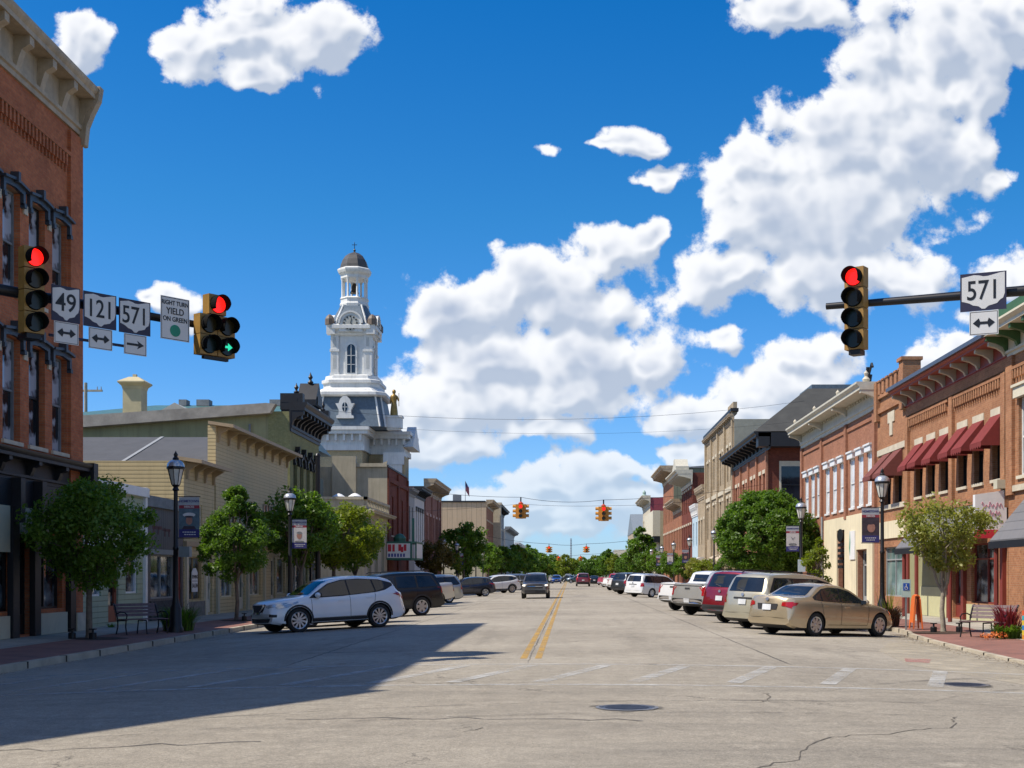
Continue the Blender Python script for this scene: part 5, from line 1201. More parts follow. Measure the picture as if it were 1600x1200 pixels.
# ================================================================== vehicles
M_cglass = glassy('car_glass', (.012, .016, .022), .03, .4, 1.2)
M_trim = plain('black_plastic', (.02, .02, .022), .65, var=.15)
M_chrome = plain('chrome', (.62, .62, .64), .15, 1.0, var=.03)
M_alloy = plain('alloy', (.50, .51, .53), .3, .85, var=.05)
M_red = plain('tail_red', (.38, .012, .015), .15, var=.15, vs=20, coat=.6)
M_amber = plain('amber_lens', (.7, .25, .02), .2)
M_lens = plain('clear_lens', (.50, .53, .56), .12, .3, var=.3, vs=12, coat=.8)
M_lampon = emis('headlamp_on', (1, .96, .85), 1.3)
M_plate = plain('plate_white', (.62, .64, .66), .5)
M_well = plain('wheel_well', (.006, .006, .006), .95)
class Car:
    """local frame: x forward (0 at the middle), y left, z up from the road"""
    def __init__(c, sp):
        c.sp = sp; L, Wd = sp['L'], sp['W']; c.xf, c.xr = L/2, -L/2
        N_ = 60
        u = np.concatenate([np.linspace(0, .06, 7)[:-1], np.linspace(.06, .94, N_ - 12), np.linspace(.94, 1, 7)[1:]])
        xs = u * L
        tp = np.array(sp['top']); bl = np.array(sp['belt']); 
        ztop = np.interp(xs, tp[:, 0], tp[:, 1]); 
        if sp.get('smooth', True):
            zt2 = pchip(tp[:, 0], tp[:, 1], xs); ztop = zt2
        zbelt = np.minimum(pchip(bl[:, 0], bl[:, 1], xs), ztop - .02)
        zb0 = sp.get('zb', .22); zbot = np.full_like(xs, zb0); fr = np.clip(1 - xs / .5, 0, 1); rr = np.clip(1 - (L - xs) / .5, 0, 1)
        zbot = zbot + .08 * fr**2 + .12 * rr**2
        kf, kr = sp.get('kf', .16), sp.get('kr', .11)
        w = Wd / 2 * (1 - kf * np.clip(1 - xs / 1.0, 0, 1)**2.6 - kr * np.clip(1 - (L - xs) / .9, 0, 1)**2.6)
        tum = sp.get('tum', .42); rows = []
        for i, x in enumerate(xs):
            zt, zbl, zo, ww = ztop[i], zbelt[i], zbot[i], w[i]
            g_ = max(0.0, zt - zbl); wt = ww * .955 - tum * max(0, g_ - .04); cr = .02 + .015 * min(1, g_ * 2)
            zm = zo + (zbl - zo) * .5
            sec = [(0, zo), (ww * .86, zo), (ww * .955, zo + .05), (ww * .99, zo + (zm - zo) * .6), (ww, zm), (ww * .992, zm + (zbl - zm) * .55), (ww * .975, zbl - .045), (ww * .95, zbl)]
            if g_ > .07: sec += [(ww * .95 - (ww * .95 - wt) * .5, zbl + (g_ - .07) * .5), (wt, zt - .07), (wt - .045, zt - .025), (wt - .13, zt - .006), (wt * .5, zt + cr * .6), (0, zt + cr)]
            else: sec += [(ww * .93, zbl + g_ * .4), (ww * .90, zbl + g_ * .7), (ww * .84, zbl + g_ * .88), (ww * .7, zt - .001), (ww * .4, zt + cr * .5), (0, zt + cr * .7)]
            X = L/2 - x
            bow = sp.get('bow', .16)
            r_ = []
            for (y_, z) in sec:
                f = (abs(y_) / (Wd/2))**2
                dx = -bow * f * max(0, 1 - x / 1.6) + bow * .55 * f * max(0, 1 - (L - x) / 1.2)
                r_.append((X + dx, y_, z))
            rows.append(r_)
        n = len(rows[0]); m = MB(); vs = []; full = []
        for r_ in rows:
            ring_ = [p for p in r_] + [(p[0], -p[1], p[2]) for p in r_[1:-1][::-1]]
            full.append(len(ring_)); vs += ring_
        k = full[0]
        fs = [(i*k + j, i*k + (j+1) % k, (i+1)*k + (j+1) % k, (i+1)*k + j) for i in range(len(rows) - 1) for j in range(k)]
        fs += [tuple(range(k)), tuple(range((len(rows)-1)*k, len(rows)*k))[::-1]]
        m.add(vs, fs); me = m.mesh('body', [M_white, M_well, M_trim])
        c.bvh0 = c.mk_bvh(me)
        o = bpy.data.objects.new('tmp', me); COL.objects.link(o)
        R, wb, fo = sp['R'], sp['wb'], sp['fo']; c.ax = (L/2 - fo, L/2 - fo - wb)
        cut = MB()
        for ax in c.ax:
            for s in (-1, 1):
                cut.tube((ax, s * (Wd/2 - .30), R - .01), (ax, s * (Wd/2 + .3), R - .01), R + .055, n=28)
        if sp.get('bed'):
            x0, x1, zf = sp['bed']; cut.box(L/2 - x1, L/2 - x0, -Wd/2 + .13, Wd/2 - .13, zf, 3)
        co = bpy.data.objects.new('cut', cut.mesh('cut', M_well)); COL.objects.link(co)
        md = o.modifiers.new('b', 'BOOLEAN'); md.object = co; md.operation = 'DIFFERENCE'; md.solver = 'EXACT'
        dg = bpy.context.evaluated_depsgraph_get(); me2 = bpy.data.meshes.new_from_object(o.evaluated_get(dg))
        bpy.data.objects.remove(o); bpy.data.objects.remove(co)
        me2.name = 'body'; me2.materials.clear()
        for q in (M_white, M_well, M_trim): me2.materials.append(q)
        for p in me2.polygons:
            cc = p.center; mi = 0
            for ax in c.ax:
                d = math.hypot(cc.x - ax, cc.z - R + .01)
                if d < R + .053 and abs(cc.y) < Wd/2 - .01 and (abs(cc.y) < Wd/2 - .28 and abs(p.normal.y) > .9 or d > R - .02 and abs(p.normal.y) < .2): mi = 1
            if p.normal.z < -.8 and cc.z < .5: mi = 2
            if sp.get('bed') and cc.z < 1.3 and p.normal.z > .9 and abs(cc.z - sp['bed'][2]) < .01: mi = 2
            p.material_index = mi
        me2.polygons.foreach_set('use_smooth', [True] * len(me2.polygons)); me2.set_sharp_from_angle(angle=R_(28))
        c.body = me2; c.bvh = c.mk_bvh(me2)
        c.parts = []          # (name, mesh, children, slot to repaint)
        c.fit()
    def mk_bvh(c, me):
        return BVHTree.FromPolygons([v.co.copy() for v in me.vertices], [tuple(p.vertices) for p in me.polygons])
    def patch(c, polys, view, off=.006, cell=.07, mirror=False, bvh=None):
        """lay flat outlines on to the body: side -> (x, z); front / rear -> (y, z); top -> (x, y)"""
        bm = bmesh.new(); bvh = bvh or c.bvh0
        sides = (1, -1) if view == 'side' and mirror else (1,)
        for poly in polys:
            for s in sides:
                def P3(a, b):
                    if view == 'side': return Vector((a, 3 * s, b))
                    if view == 'front': return Vector((6, a, b))
                    if view == 'rear': return Vector((-6, a, b))
                    return Vector((a, b, 6))
                d = {'side': Vector((0, -s, 0)), 'front': Vector((-1, 0, 0)), 'rear': Vector((1, 0, 0)), 'top': Vector((0, 0, -1))}[view]
                b2 = bmesh.new(); vs = [b2.verts.new(P3(a, b)) for a, b in poly]; b2.faces.new(vs)
                A = [p[0] for p in poly]; B = [p[1] for p in poly]
                ia = {'side': 0, 'front': 1, 'rear': 1, 'top': 0}[view]; ib = {'side': 2, 'front': 2, 'rear': 2, 'top': 1}[view]
                for (arr, ix) in ((A, ia), (B, ib)):
                    n = int((max(arr) - min(arr)) / cell)
                    for i in range(1, n + 1):
                        v = min(arr) + (max(arr) - min(arr)) * i / (n + 1); co = Vector((0, 0, 0)); co[ix] = v; no = Vector((0, 0, 0)); no[ix] = 1
                        bmesh.ops.bisect_plane(b2, geom=list(b2.verts) + list(b2.edges) + list(b2.faces), plane_co=co, plane_no=no)
                bad = []
                for v in b2.verts:
                    h = bvh.ray_cast(v.co, d)
                    if h[0] is None or (h[0] - v.co).length > 8.5 or (view == 'side' and abs(h[0].y) < .32 * c.sp['W']):
                        h = bvh.find_nearest(v.co + d * (3 - c.sp['W'] * .49 if view == 'side' else 6 - c.sp['L'] * .49))
                    v.co = h[0] - d * off * .6 + h[1] * off * (1 if h[1].dot(d) < 0 else -1) * .7
                me_ = bpy.data.meshes.new('t'); b2.to_mesh(me_); b2.free(); bm.from_mesh(me_); bpy.data.meshes.remove(me_)
        # outward facing
        for f in bm.faces:
            f.normal_update(); cc = f.calc_center_median(); ref = Vector((0, cc.y, cc.z - .8)) if view == 'side' else {'front': Vector((1, 0, .3)), 'rear': Vector((-1, 0, .3)), 'top': Vector((0, 0, 1))}[view]
            if f.normal.dot(ref) < 0: f.normal_flip()
            f.smooth = True
        me = bpy.data.meshes.new('patch'); bm.to_mesh(me); bm.free()
        return me
    def addp(c, name, me, mat, kids=()):
        if mat != 'BODY':
            me.materials.clear(); me.materials.append(mat)
        c.parts.append((name, me, kids, mat))
    def fit(c):
        sp = c.sp; L, Wd, R = sp['L'], sp['W'], sp['R']; X = lambda x: L/2 - x
        conv = lambda P: [(X(x), z) for x, z in P]
        if sp.get('glass_trim'): c.addp('window_trim', c.patch([conv(sp['glass_trim'])], 'side', .005, mirror=True), M_trim)
        for P in sp['side_glass']:
            for s in (1, -1):
                me = c.patch([conv(P)], 'side', .012)
                if s < 0:
                    for v in me.vertices: v.co.y *= -1
                    me.flip_normals()
                c.addp('side_window', me, M_cglass)
        c.addp('windshield', c.patch([sp['wind']], 'front', .008, cell=.06), M_cglass)
        if 'rear_glass' in sp: c.addp('rear_window', c.patch([sp['rear_glass']], 'rear', .008, cell=.06), M_cglass)
        # arches, seams, sills
        if sp.get('clad', True):
            ar = []
            for ax in c.ax:
                ar.append([(ax + (R + .055) * math.cos(a), R + (R + .055) * math.sin(a)) for a in [math.pi * k / 14 for k in range(15)]] + [(ax + (R + .115) * math.cos(a), R + (R + .115) * math.sin(a)) for a in [math.pi * k / 14 for k in range(14, -1, -1)]])
            zb = sp.get('zb', .22); x1, x0 = c.ax[0] - R - .06, c.ax[1] + R + .06
            ar.append([(x0, zb + .02), (x1, zb + .02), (x1, zb + .17), (x0, zb + .17)])
            c.addp('lower_cladding', c.patch(ar, 'side', .006, mirror=True), M_trim)
        sm = []
        for (xa, za, xb, zb_) in sp.get('seams', []):
            dx, dz = X(xb) - X(xa), zb_ - za; l = math.hypot(dx, dz); nx, nz = -dz / l * .006, dx / l * .006
            sm.append([(X(xa) + nx, za + nz), (X(xb) + nx, zb_ + nz), (X(xb) - nx, zb_ - nz), (X(xa) - nx, za - nz)])
        if sm: c.addp('door_seams', c.patch(sm, 'side', .004, mirror=True), M_well)
        for x, z in sp.get('handles', []):
            for s in (1, -1):
                h = c.bvh0.ray_cast(Vector((X(x), s * 3, z)), Vector((0, -s, 0)))[0]
                if h: c.addp('door_handle', MB().box(h.x - .1, h.x + .1, h.y - .02, h.y + .02, z - .018, z + .018).mesh('door_handle', M_white), 'BODY')
        for P in sp['heads']:
            for s in (1, -1):
                q = [(s * a, b) for a, b in P]; c.addp('headlight', c.patch([q], 'front', .012, cell=.05), sp.get('headmat', M_lens))
        for P in sp['tails']:
            for s in (1, -1):
                q = [(s * a, b) for a, b in P]; c.addp('taillight', c.patch([q], 'rear', .012, cell=.05), M_red)
        for P in sp.get('tails_side', []):
            for s in (1, -1):
                me = c.patch([conv(P)], 'side', .012, cell=.05)
                if s < 0:
                    for v in me.vertices: v.co.y *= -1
                    me.flip_normals()
                c.addp('taillight', me, M_red)
        for P in sp.get('heads_side', []):
            for s in (1, -1):
                me = c.patch([conv(P)], 'side', .012, cell=.05)
                if s < 0:
                    for v in me.vertices: v.co.y *= -1
                    me.flip_normals()
                c.addp('headlight', me, M_lens)
        c.addp('grille', c.patch([sp['grille']], 'front', .008, cell=.06), M_trim)
        for P in sp.get('grille_bars', []): c.addp('grille_trim', c.patch([P], 'front', .02, cell=.06), M_chrome)
        for P in sp.get('bumper_dark_f', []): c.addp('front_bumper_insert', c.patch([P], 'front', .01, cell=.06), M_trim)
        for P in sp.get('bumper_dark_r', []): c.addp('rear_bumper', c.patch([P], 'rear', .01, cell=.06), sp.get('rbmat', M_trim))
        for P in sp.get('rear_dark', []): c.addp('tailgate_trim', c.patch([P], 'rear', .012, cell=.06), M_trim)
        for (v, z) in (('rear', sp.get('rplate')), ('front', sp.get('fplate'))):
            if z: c.addp('licence_plate', c.patch([[(-.16, z - .08), (.16, z - .08), (.16, z + .08), (-.16, z + .08)]], v, .022, cell=.1), M_plate)
        if sp.get('badge'): c.addp('badge', c.patch([[(.06 * math.cos(a), sp['badge'] + .045 * math.sin(a)) for a in [k * math.pi / 5 for k in range(10)]]], 'rear', .02, cell=.2), M_alloy)
        if sp.get('wiper'): c.addp('rear_wiper', c.patch([[(-.02, sp['wiper']), (.0, sp['wiper'] - .02), (.32, sp['wiper'] + .06), (.31, sp['wiper'] + .08)]], 'rear', .025, cell=.2), M_trim)
        # mirrors
        mx, mz = sp['mirror']
        for s in (1, -1):
            h = c.bvh0.ray_cast(Vector((X(mx), s * 3, mz - .06)), Vector((0, -s, 0)))[0]
            m = MB(); yy_ = abs(h.y) if h else Wd/2
            m.sph((X(mx) + .02, s * (yy_ + .13), mz), .09, .12, .085, 10, 6); me = m.mesh('mirror', M_white, 60)
            m2 = MB(); m2.box(X(mx) - .075, X(mx) - .068, s * (yy_ + .13) - .09, s * (yy_ + .13) + .09, mz - .055, mz + .055); m2.tube((X(mx) + .02, s * yy_ * .97, mz - .07), (X(mx) + .01, s * (yy_ + .1), mz - .04), .03, .03, 6)
            c.addp('mirror', me, 'BODY', [('mirror_glass', m2.mesh('mirror_glass', M_cglass))])
        if sp.get('rails'):
            z, xa, xb, yw = sp['rails']
            for s in (1, -1):
                m = MB(); m.path([(X(xa), s * yw, z - .05), (X(xa) - .1, s * yw, z), (X(xb) + .1, s * yw, z), (X(xb), s * yw, z - .05)], .018, 6); c.addp('roof_rail', m.mesh('roof_rail', M_trim), M_trim)
        # wheels
        st = sp.get('spokes', 5); wr = R * sp.get('rimk', .70)
        t_ = MB(); w_ = .225
        def latY(m, prof, n=28):
            vs = []
            for (r_, y_) in prof:
                for i in range(n):
                    a = 2 * math.pi * i / n; vs.append((r_ * math.cos(a), y_, r_ * math.sin(a)))
            fs = [(k*n+i, (k+1)*n+i, (k+1)*n+(i+1) % n, k*n+(i+1) % n) for k in range(len(prof)-1) for i in range(n)]
            m.add(vs, fs)
        latY(t_, [(wr * .98, -.11), (wr + .02, -.115), (R - .03, -.112), (R, -.085), (R, .085), (R - .03, .112), (wr + .02, .115), (wr * .98, .10)])
        latY(t_, [(wr * .97, .03), (.001, .03)]); latY(t_, [(wr * .97, -.09), (.001, -.09)])
        tm = t_.mesh('tyre', M_rubber, 40, fix=True)
        rm = MB(); latY(rm, [(wr, .098), (wr - .012, .108), (wr - .035, .098), (wr - .045, .06)]); latY(rm, [(.001, .098), (.045, .096), (.06, .075)], 12)
        for k in range(st):
            a = 2 * math.pi * k / st; a2 = a + sp.get('twist', 0)
            ca, sa = math.cos(a), math.sin(a); ws = sp.get('spw', .045)
            p0 = Vector((.04 * ca, .09, .04 * sa)); p1 = Vector(((wr - .02) * math.cos(a2), .092, (wr - .02) * math.sin(a2))); t = Vector((-sa, 0, ca)) * ws * .7; t2 = Vector((-math.sin(a2), 0, math.cos(a2))) * ws * 1.25
            b_ = [p0 - t, p0 + t, p1 + t2, p1 - t2]; rm.add([tuple(q) for q in b_] + [tuple(q - Vector((0, .03, 0))) for q in b_], [(0, 1, 2, 3), (0, 4, 5, 1), (1, 5, 6, 2), (2, 6, 7, 3), (3, 7, 4, 0)])
        rmm = rm.mesh('rim', M_alloy, 35)
        c.wheel = (tm, rmm)
    def place(c, name, label, cat, x, y, head, col, group=None, tilt=True, detail=True):
        """head: direction of the nose, degrees clockwise from straight up the street"""
        sp = c.sp; a = R_(90 - head)
        r = thing(name, label, cat, (x, y, 0), 0, group)
        fw = Vector((math.cos(a), math.sin(a), 0)); lf = Vector((-math.sin(a), math.cos(a), 0))
        pts = []
        for ax in c.ax:
            for s in (-1, 1):
                p = Vector((x, y, 0)) + fw * ax + lf * s * sp['W'] * .42; pts.append((p, gz(p.x)))
        z = sum(q[1] for q in pts) / 4; pitch = ((pts[0][1] + pts[1][1]) - (pts[2][1] + pts[3][1])) / 2 / sp['wb']; roll = ((pts[1][1] + pts[3][1]) - (pts[0][1] + pts[2][1])) / 2 / (sp['W'] * .84)
        mt = Matrix.Rotation(a, 4, 'Z') @ Matrix.Rotation(-math.atan(pitch), 4, 'Y') @ Matrix.Rotation(math.atan(roll), 4, 'X')
        r.rotation_euler = mt.to_euler(); r.location.z = z
        if not hasattr(c, 'cols'): c.cols = {}
        if col.name not in c.cols:
            me = c.body.copy(); me.materials[0] = col; c.cols[col.name] = {'body': me}
        cc = c.cols[col.name]; obj('body', cc['body'], r)
        for i, (nm, me, kids, mat) in enumerate(c.parts):
            if not detail and nm in ('door_seams', 'door_handle', 'badge', 'rear_wiper', 'window_trim'): continue
            if mat == 'BODY':
                if i not in cc: m2 = me.copy(); m2.materials[0] = col; cc[i] = m2
                me = cc[i]
            o = obj(nm, me, r)
            for (kn, km) in kids: obj(kn, km, o)
        tm, rmm = c.wheel
        for ax in c.ax:
            for s in (1, -1):
                w = obj('wheel', tm, r, (ax, s * (sp['W']/2 - .125), sp['R'] - .0)); w.rotation_euler = (random.random() * 0, 0, 0 if s > 0 else math.pi)
                obj('rim', rmm, w)
        return r
# profile x runs from the nose backwards
SUV_CROSS = dict(L=4.90, W=1.92, R=.375, wb=2.83, fo=.98, zb=.24, kf=.2, kr=.15, bow=.26,
    top=[(0, .62), (.03, .86), (.12, .95), (.5, 1.03), (1.15, 1.10), (1.32, 1.13), (2.05, 1.55), (2.5, 1.65), (3.1, 1.68), (3.9, 1.635), (4.35, 1.55), (4.62, 1.22), (4.80, 1.08), (4.88, .95), (4.9, .55)],
    belt=[(0, .58), (.4, .84), (1.2, .98), (2.5, 1.03), (3.6, 1.09), (4.1, 1.16), (4.6, 1.08), (4.9, .52)], tum=.48,
    glass_trim=[(1.35, 1.04), (1.62, 1.22), (2.1, 1.48), (2.6, 1.585), (3.2, 1.60), (3.9, 1.55), (4.38, 1.42), (4.4, 1.34), (4.05, 1.2), (3.7, 1.14), (2.5, 1.065)],
    side_glass=[[(1.5, 1.07), (1.72, 1.24), (2.14, 1.46), (2.6, 1.555), (2.72, 1.56), (2.74, 1.10)], [(2.79, 1.10), (2.77, 1.565), (3.2, 1.57), (3.62, 1.55), (3.68, 1.16)], [(3.73, 1.17), (3.68, 1.55), (3.9, 1.52), (4.15, 1.43), (4.0, 1.25)]],
    wind=[(-.72, 1.15), (.72, 1.15), (.57, 1.56), (-.57, 1.56)], rear_glass=[(-.62, 1.17), (.62, 1.17), (.52, 1.5), (-.52, 1.5)],
    heads=[[(.42, .84), (.80, .93), (.86, .93), (.82, .84), (.6, .77)]], heads_side=[[(.28, .80), (.95, .96), (.98, .92), (.6, .80), (.34, .76)]], tails=[[(.55, .98), (.86, 1.0), (.88, 1.12), (.6, 1.08)]], tails_side=[[(4.30, 1.08), (4.82, 1.07), (4.84, .97), (4.55, 1.0)]],
    grille=[(-.46, .88), (.46, .88), (.34, .62), (-.34, .62)], grille_bars=[[(-.46, .9), (-.38, .9), (-.12, .62), (-.2, .6)], [(.46, .9), (.38, .9), (.12, .62), (.2, .6)], [(-.2, .6), (.2, .6), (.18, .66), (-.18, .66)]],
    bumper_dark_f=[[(-.6, .34), (.6, .34), (.66, .46), (-.66, .46)], [(-.82, .5), (-.62, .52), (-.64, .6), (-.82, .58)], [(.82, .5), (.62, .52), (.64, .6), (.82, .58)]], bumper_dark_r=[[(-.8, .36), (.8, .36), (.82, .58), (-.82, .58)]],
    rplate=.75, mirror=(1.62, 1.13), seams=[(1.42, .42, 1.42, 1.03), (2.76, .42, 2.76, 1.06), (3.62, .75, 3.68, 1.10), (1.42, .42, 3.3, .42)], handles=[(2.45, .93), (3.45, .99)], spokes=10, twist=.25, spw=.028, rimk=.74, rails=None)
SUV_BOX = dict(L=5.10, W=1.98, R=.39, wb=2.95, fo=.95, zb=.30, kf=.15, kr=.07, bow=.14,
    top=[(0, .70), (.03, .95), (.1, 1.06), (.5, 1.12), (1.25, 1.16), (1.42, 1.2), (1.98, 1.66), (2.4, 1.78), (3.2, 1.82), (4.3, 1.80), (4.72, 1.74), (4.92, 1.30), (5.02, 1.16), (5.08, 1.0), (5.1, .55)],
    belt=[(0, .66), (.4, .94), (1.3, 1.09), (3, 1.13), (4.9, 1.14), (5.1, .5)], tum=.34,
    glass_trim=[(1.45, 1.14), (2.05, 1.62), (2.5, 1.69), (4.5, 1.69), (4.78, 1.2), (4.6, 1.16)],
    side_glass=[[(1.62, 1.17), (2.1, 1.58), (2.5, 1.66), (2.72, 1.66), (2.72, 1.18)], [(2.79, 1.18), (2.79, 1.66), (3.68, 1.66), (3.70, 1.18)], [(3.78, 1.18), (3.76, 1.66), (4.44, 1.64), (4.68, 1.2)]],
    wind=[(-.76, 1.22), (.76, 1.22), (.64, 1.68), (-.64, 1.68)], rear_glass=[(-.72, 1.24), (.72, 1.24), (.64, 1.7), (-.64, 1.7)],
    heads=[[(.58, .82), (.88, .84), (.9, 1.0), (.58, 1.0)]], tails=[[(.76, .92), (.93, .92), (.92, 1.16), (.78, 1.2)]], tails_side=[[(4.84, .92), (5.0, .92), (4.98, 1.1), (4.86, 1.2)]],
    grille=[(-.52, .72), (.52, .72), (.52, 1.02), (-.52, 1.02)], grille_bars=[[(-.5, .86), (.5, .86), (.5, .89), (-.5, .89)]], bumper_dark_f=[[(-.7, .4), (.7, .4), (.7, .6), (-.7, .6)]], bumper_dark_r=[[(-.88, .42), (.88, .42), (.9, .62), (-.9, .62)]],
    rplate=.86, mirror=(1.75, 1.24), seams=[(1.5, .5, 1.5, 1.12), (2.75, .5, 2.75, 1.14), (3.7, .8, 3.72, 1.14)], handles=[(2.5, 1.02), (3.48, 1.02)], spokes=6, spw=.06, rails=(1.87, 2.2, 4.5, .62), wiper=1.26, badge=1.1)
SEDAN = dict(L=4.80, W=1.82, R=.335, wb=2.775, fo=.93, zb=.19, clad=False, kf=.2, kr=.15, bow=.24,
    top=[(0, .52), (.03, .70), (.12, .77), (.6, .87), (1.2, .95), (1.38, .98), (2.1, 1.36), (2.5, 1.45), (3.0, 1.465), (3.35, 1.42), (4.02, 1.12), (4.3, 1.10), (4.68, 1.08), (4.75, 1.0), (4.79, .8), (4.8, .5)],
    belt=[(0, .48), (.5, .78), (1.3, .89), (2.5, .935), (3.6, .985), (4.6, 1.0), (4.8, .48)], tum=.5,
    glass_trim=[(1.5, .945), (1.72, 1.06), (2.15, 1.29), (2.55, 1.37), (3.0, 1.38), (3.35, 1.33), (3.82, 1.10), (3.78, 1.02), (3.4, .99)],
    side_glass=[[(1.62, .96), (1.78, 1.07), (2.18, 1.275), (2.58, 1.35), (2.62, .965)], [(2.68, .97), (2.64, 1.352), (3.0, 1.358), (3.3, 1.32), (3.42, 1.25), (3.44, 1.0)], [(3.49, 1.01), (3.47, 1.23), (3.72, 1.1), (3.7, 1.03)]],
    wind=[(-.68, 1.0), (.68, 1.0), (.54, 1.37), (-.54, 1.37)], rear_glass=[(-.62, 1.135), (.62, 1.135), (.52, 1.39), (-.52, 1.39)],
    heads=[[(.45, .60), (.78, .62), (.8, .75), (.5, .72)]], heads_side=[[(.2, .62), (.55, .72), (.6, .78), (.25, .72)]], tails=[[(.50, .83), (.78, .80), (.79, .95), (.52, .93)]], tails_side=[[(4.42, .93), (4.76, .94), (4.76, .80), (4.5, .85)]],
    grille=[(-.36, .60), (.36, .60), (.32, .71), (-.32, .71)], grille_bars=[[(-.34, .65), (.34, .65), (.34, .67), (-.34, .67)]], bumper_dark_f=[[(-.55, .28), (.55, .28), (.5, .42), (-.5, .42)]],
    rear_dark=[[(-.34, .72), (.34, .72), (.38, .88), (-.38, .88)]], rplate=.78, badge=1.0, mirror=(1.75, .99), seams=[(1.5, .35, 1.45, .9), (2.66, .33, 2.66, .94), (3.42, .62, 3.52, .97), (1.5, .33, 3.2, .33)], handles=[(2.42, .83), (3.32, .86)], spokes=7, spw=.05)
MINIVAN = dict(L=5.10, W=1.98, R=.34, wb=3.03, fo=.92, zb=.20, clad=False, kf=.2, kr=.08, bow=.2,
    top=[(0, .58), (.03, .76), (.12, .86), (.6, 1.0), (1.0, 1.1), (1.15, 1.14), (1.95, 1.58), (2.4, 1.72), (3.2, 1.76), (4.3, 1.73), (4.72, 1.66), (4.95, 1.25), (5.02, 1.1), (5.08, .95), (5.1, .5)],
    belt=[(0, .54), (.5, .86), (1.3, 1.02), (3, 1.05), (4.9, 1.09), (5.1, .48)], tum=.36,
    glass_trim=[(1.3, 1.08), (2.0, 1.52), (2.5, 1.62), (4.5, 1.61), (4.80, 1.16), (4.6, 1.1)],
    side_glass=[[(1.62, 1.1), (2.1, 1.50), (2.5, 1.59), (2.72, 1.59), (2.72, 1.11)], [(2.79, 1.11), (2.79, 1.59), (3.68, 1.59), (3.70, 1.12)], [(3.78, 1.12), (3.76, 1.59), (4.44, 1.57), (4.70, 1.16)]],
    wind=[(-.76, 1.16), (.76, 1.16), (.62, 1.62), (-.62, 1.62)], rear_glass=[(-.70, 1.16), (.70, 1.16), (.62, 1.6), (-.62, 1.6)],
    heads=[[(.5, .68), (.84, .72), (.86, .86), (.55, .82)]], tails=[[(.74, .80), (.93, .80), (.92, 1.06), (.80, 1.06)]], tails_side=[[(4.80, .80), (4.98, .80), (4.98, 1.04), (4.84, 1.04)]],
    grille=[(-.4, .66), (.4, .66), (.36, .82), (-.36, .82)], rear_dark=[[(-.4, .93), (.4, .93), (.38, .98), (-.38, .98)]],
    rplate=.84, badge=1.06, mirror=(1.7, 1.14), seams=[(1.5, .38, 1.5, 1.03), (2.75, .38, 2.75, 1.07), (3.72, .5, 3.72, 1.08)], handles=[(2.5, .95), (3.0, .95)], spokes=7, rails=(1.80, 2.3, 4.5, .60), wiper=1.18)
PICKUP = dict(L=5.75, W=2.03, R=.40, wb=3.65, fo=.98, zb=.36, clad=False, kf=.1, kr=.03, bow=.1, smooth=True,
    top=[(0, .80), (.03, 1.02), (.1, 1.13), (.6, 1.18), (1.3, 1.22), (1.45, 1.26), (2.05, 1.74), (2.4, 1.86), (3.0, 1.88), (3.65, 1.83), (3.86, 1.32), (3.92, 1.31), (5.6, 1.30), (5.70, 1.26), (5.75, .62)],
    belt=[(0, .76), (.3, 1.0), (1.3, 1.14), (3.8, 1.2), (5.6, 1.24), (5.75, .58)], tum=.3,
    glass_trim=[(1.5, 1.19), (2.08, 1.68), (2.5, 1.75), (3.5, 1.74), (3.72, 1.24)],
    side_glass=[[(1.65, 1.22), (2.15, 1.65), (2.5, 1.71), (2.68, 1.71), (2.68, 1.23)], [(2.76, 1.23), (2.76, 1.71), (3.44, 1.69), (3.58, 1.25)]],
    wind=[(-.8, 1.28), (.8, 1.28), (.68, 1.76), (-.68, 1.76)], rear_glass=[(-.62, 1.38), (.62, 1.38), (.58, 1.72), (-.58, 1.72)],
    heads=[[(.62, .86), (.94, .86), (.94, 1.08), (.62, 1.08)]], tails=[[(.83, .82), (.94, .82), (.94, 1.18), (.83, 1.18)]], tails_side=[[(5.60, .82), (5.72, .82), (5.70, 1.2), (5.60, 1.2)]],
    grille=[(-.56, .82), (.56, .82), (.56, 1.1), (-.56, 1.1)], grille_bars=[[(-.54, .94), (.54, .94), (.54, .99), (-.54, .99)]], rear_dark=[[(-.14, 1.06), (.14, 1.06), (.14, 1.13), (-.14, 1.13)], [(-.8, 1.2), (.8, 1.2), (.8, 1.22), (-.8, 1.22)]],
    bumper_dark_r=[[(-.9, .5), (.9, .5), (.88, .68), (-.88, .68)]], rbmat=M_chrome, rplate=.60, mirror=(1.78, 1.30), seams=[(1.55, .5, 1.55, 1.16), (2.72, .5, 2.72, 1.18), (3.62, .55, 3.62, 1.2), (3.86, .5, 3.86, 1.26)], handles=[(2.5, 1.08), (3.4, 1.08)], spokes=6, spw=.06, bed=(3.98, 5.66, .78))
HATCH = dict(SUV_CROSS); HATCH.update(L=4.5, W=1.82, R=.34, wb=2.65, fo=.9, spokes=5, twist=0, spw=.05, heads_side=[], tails_side=[])
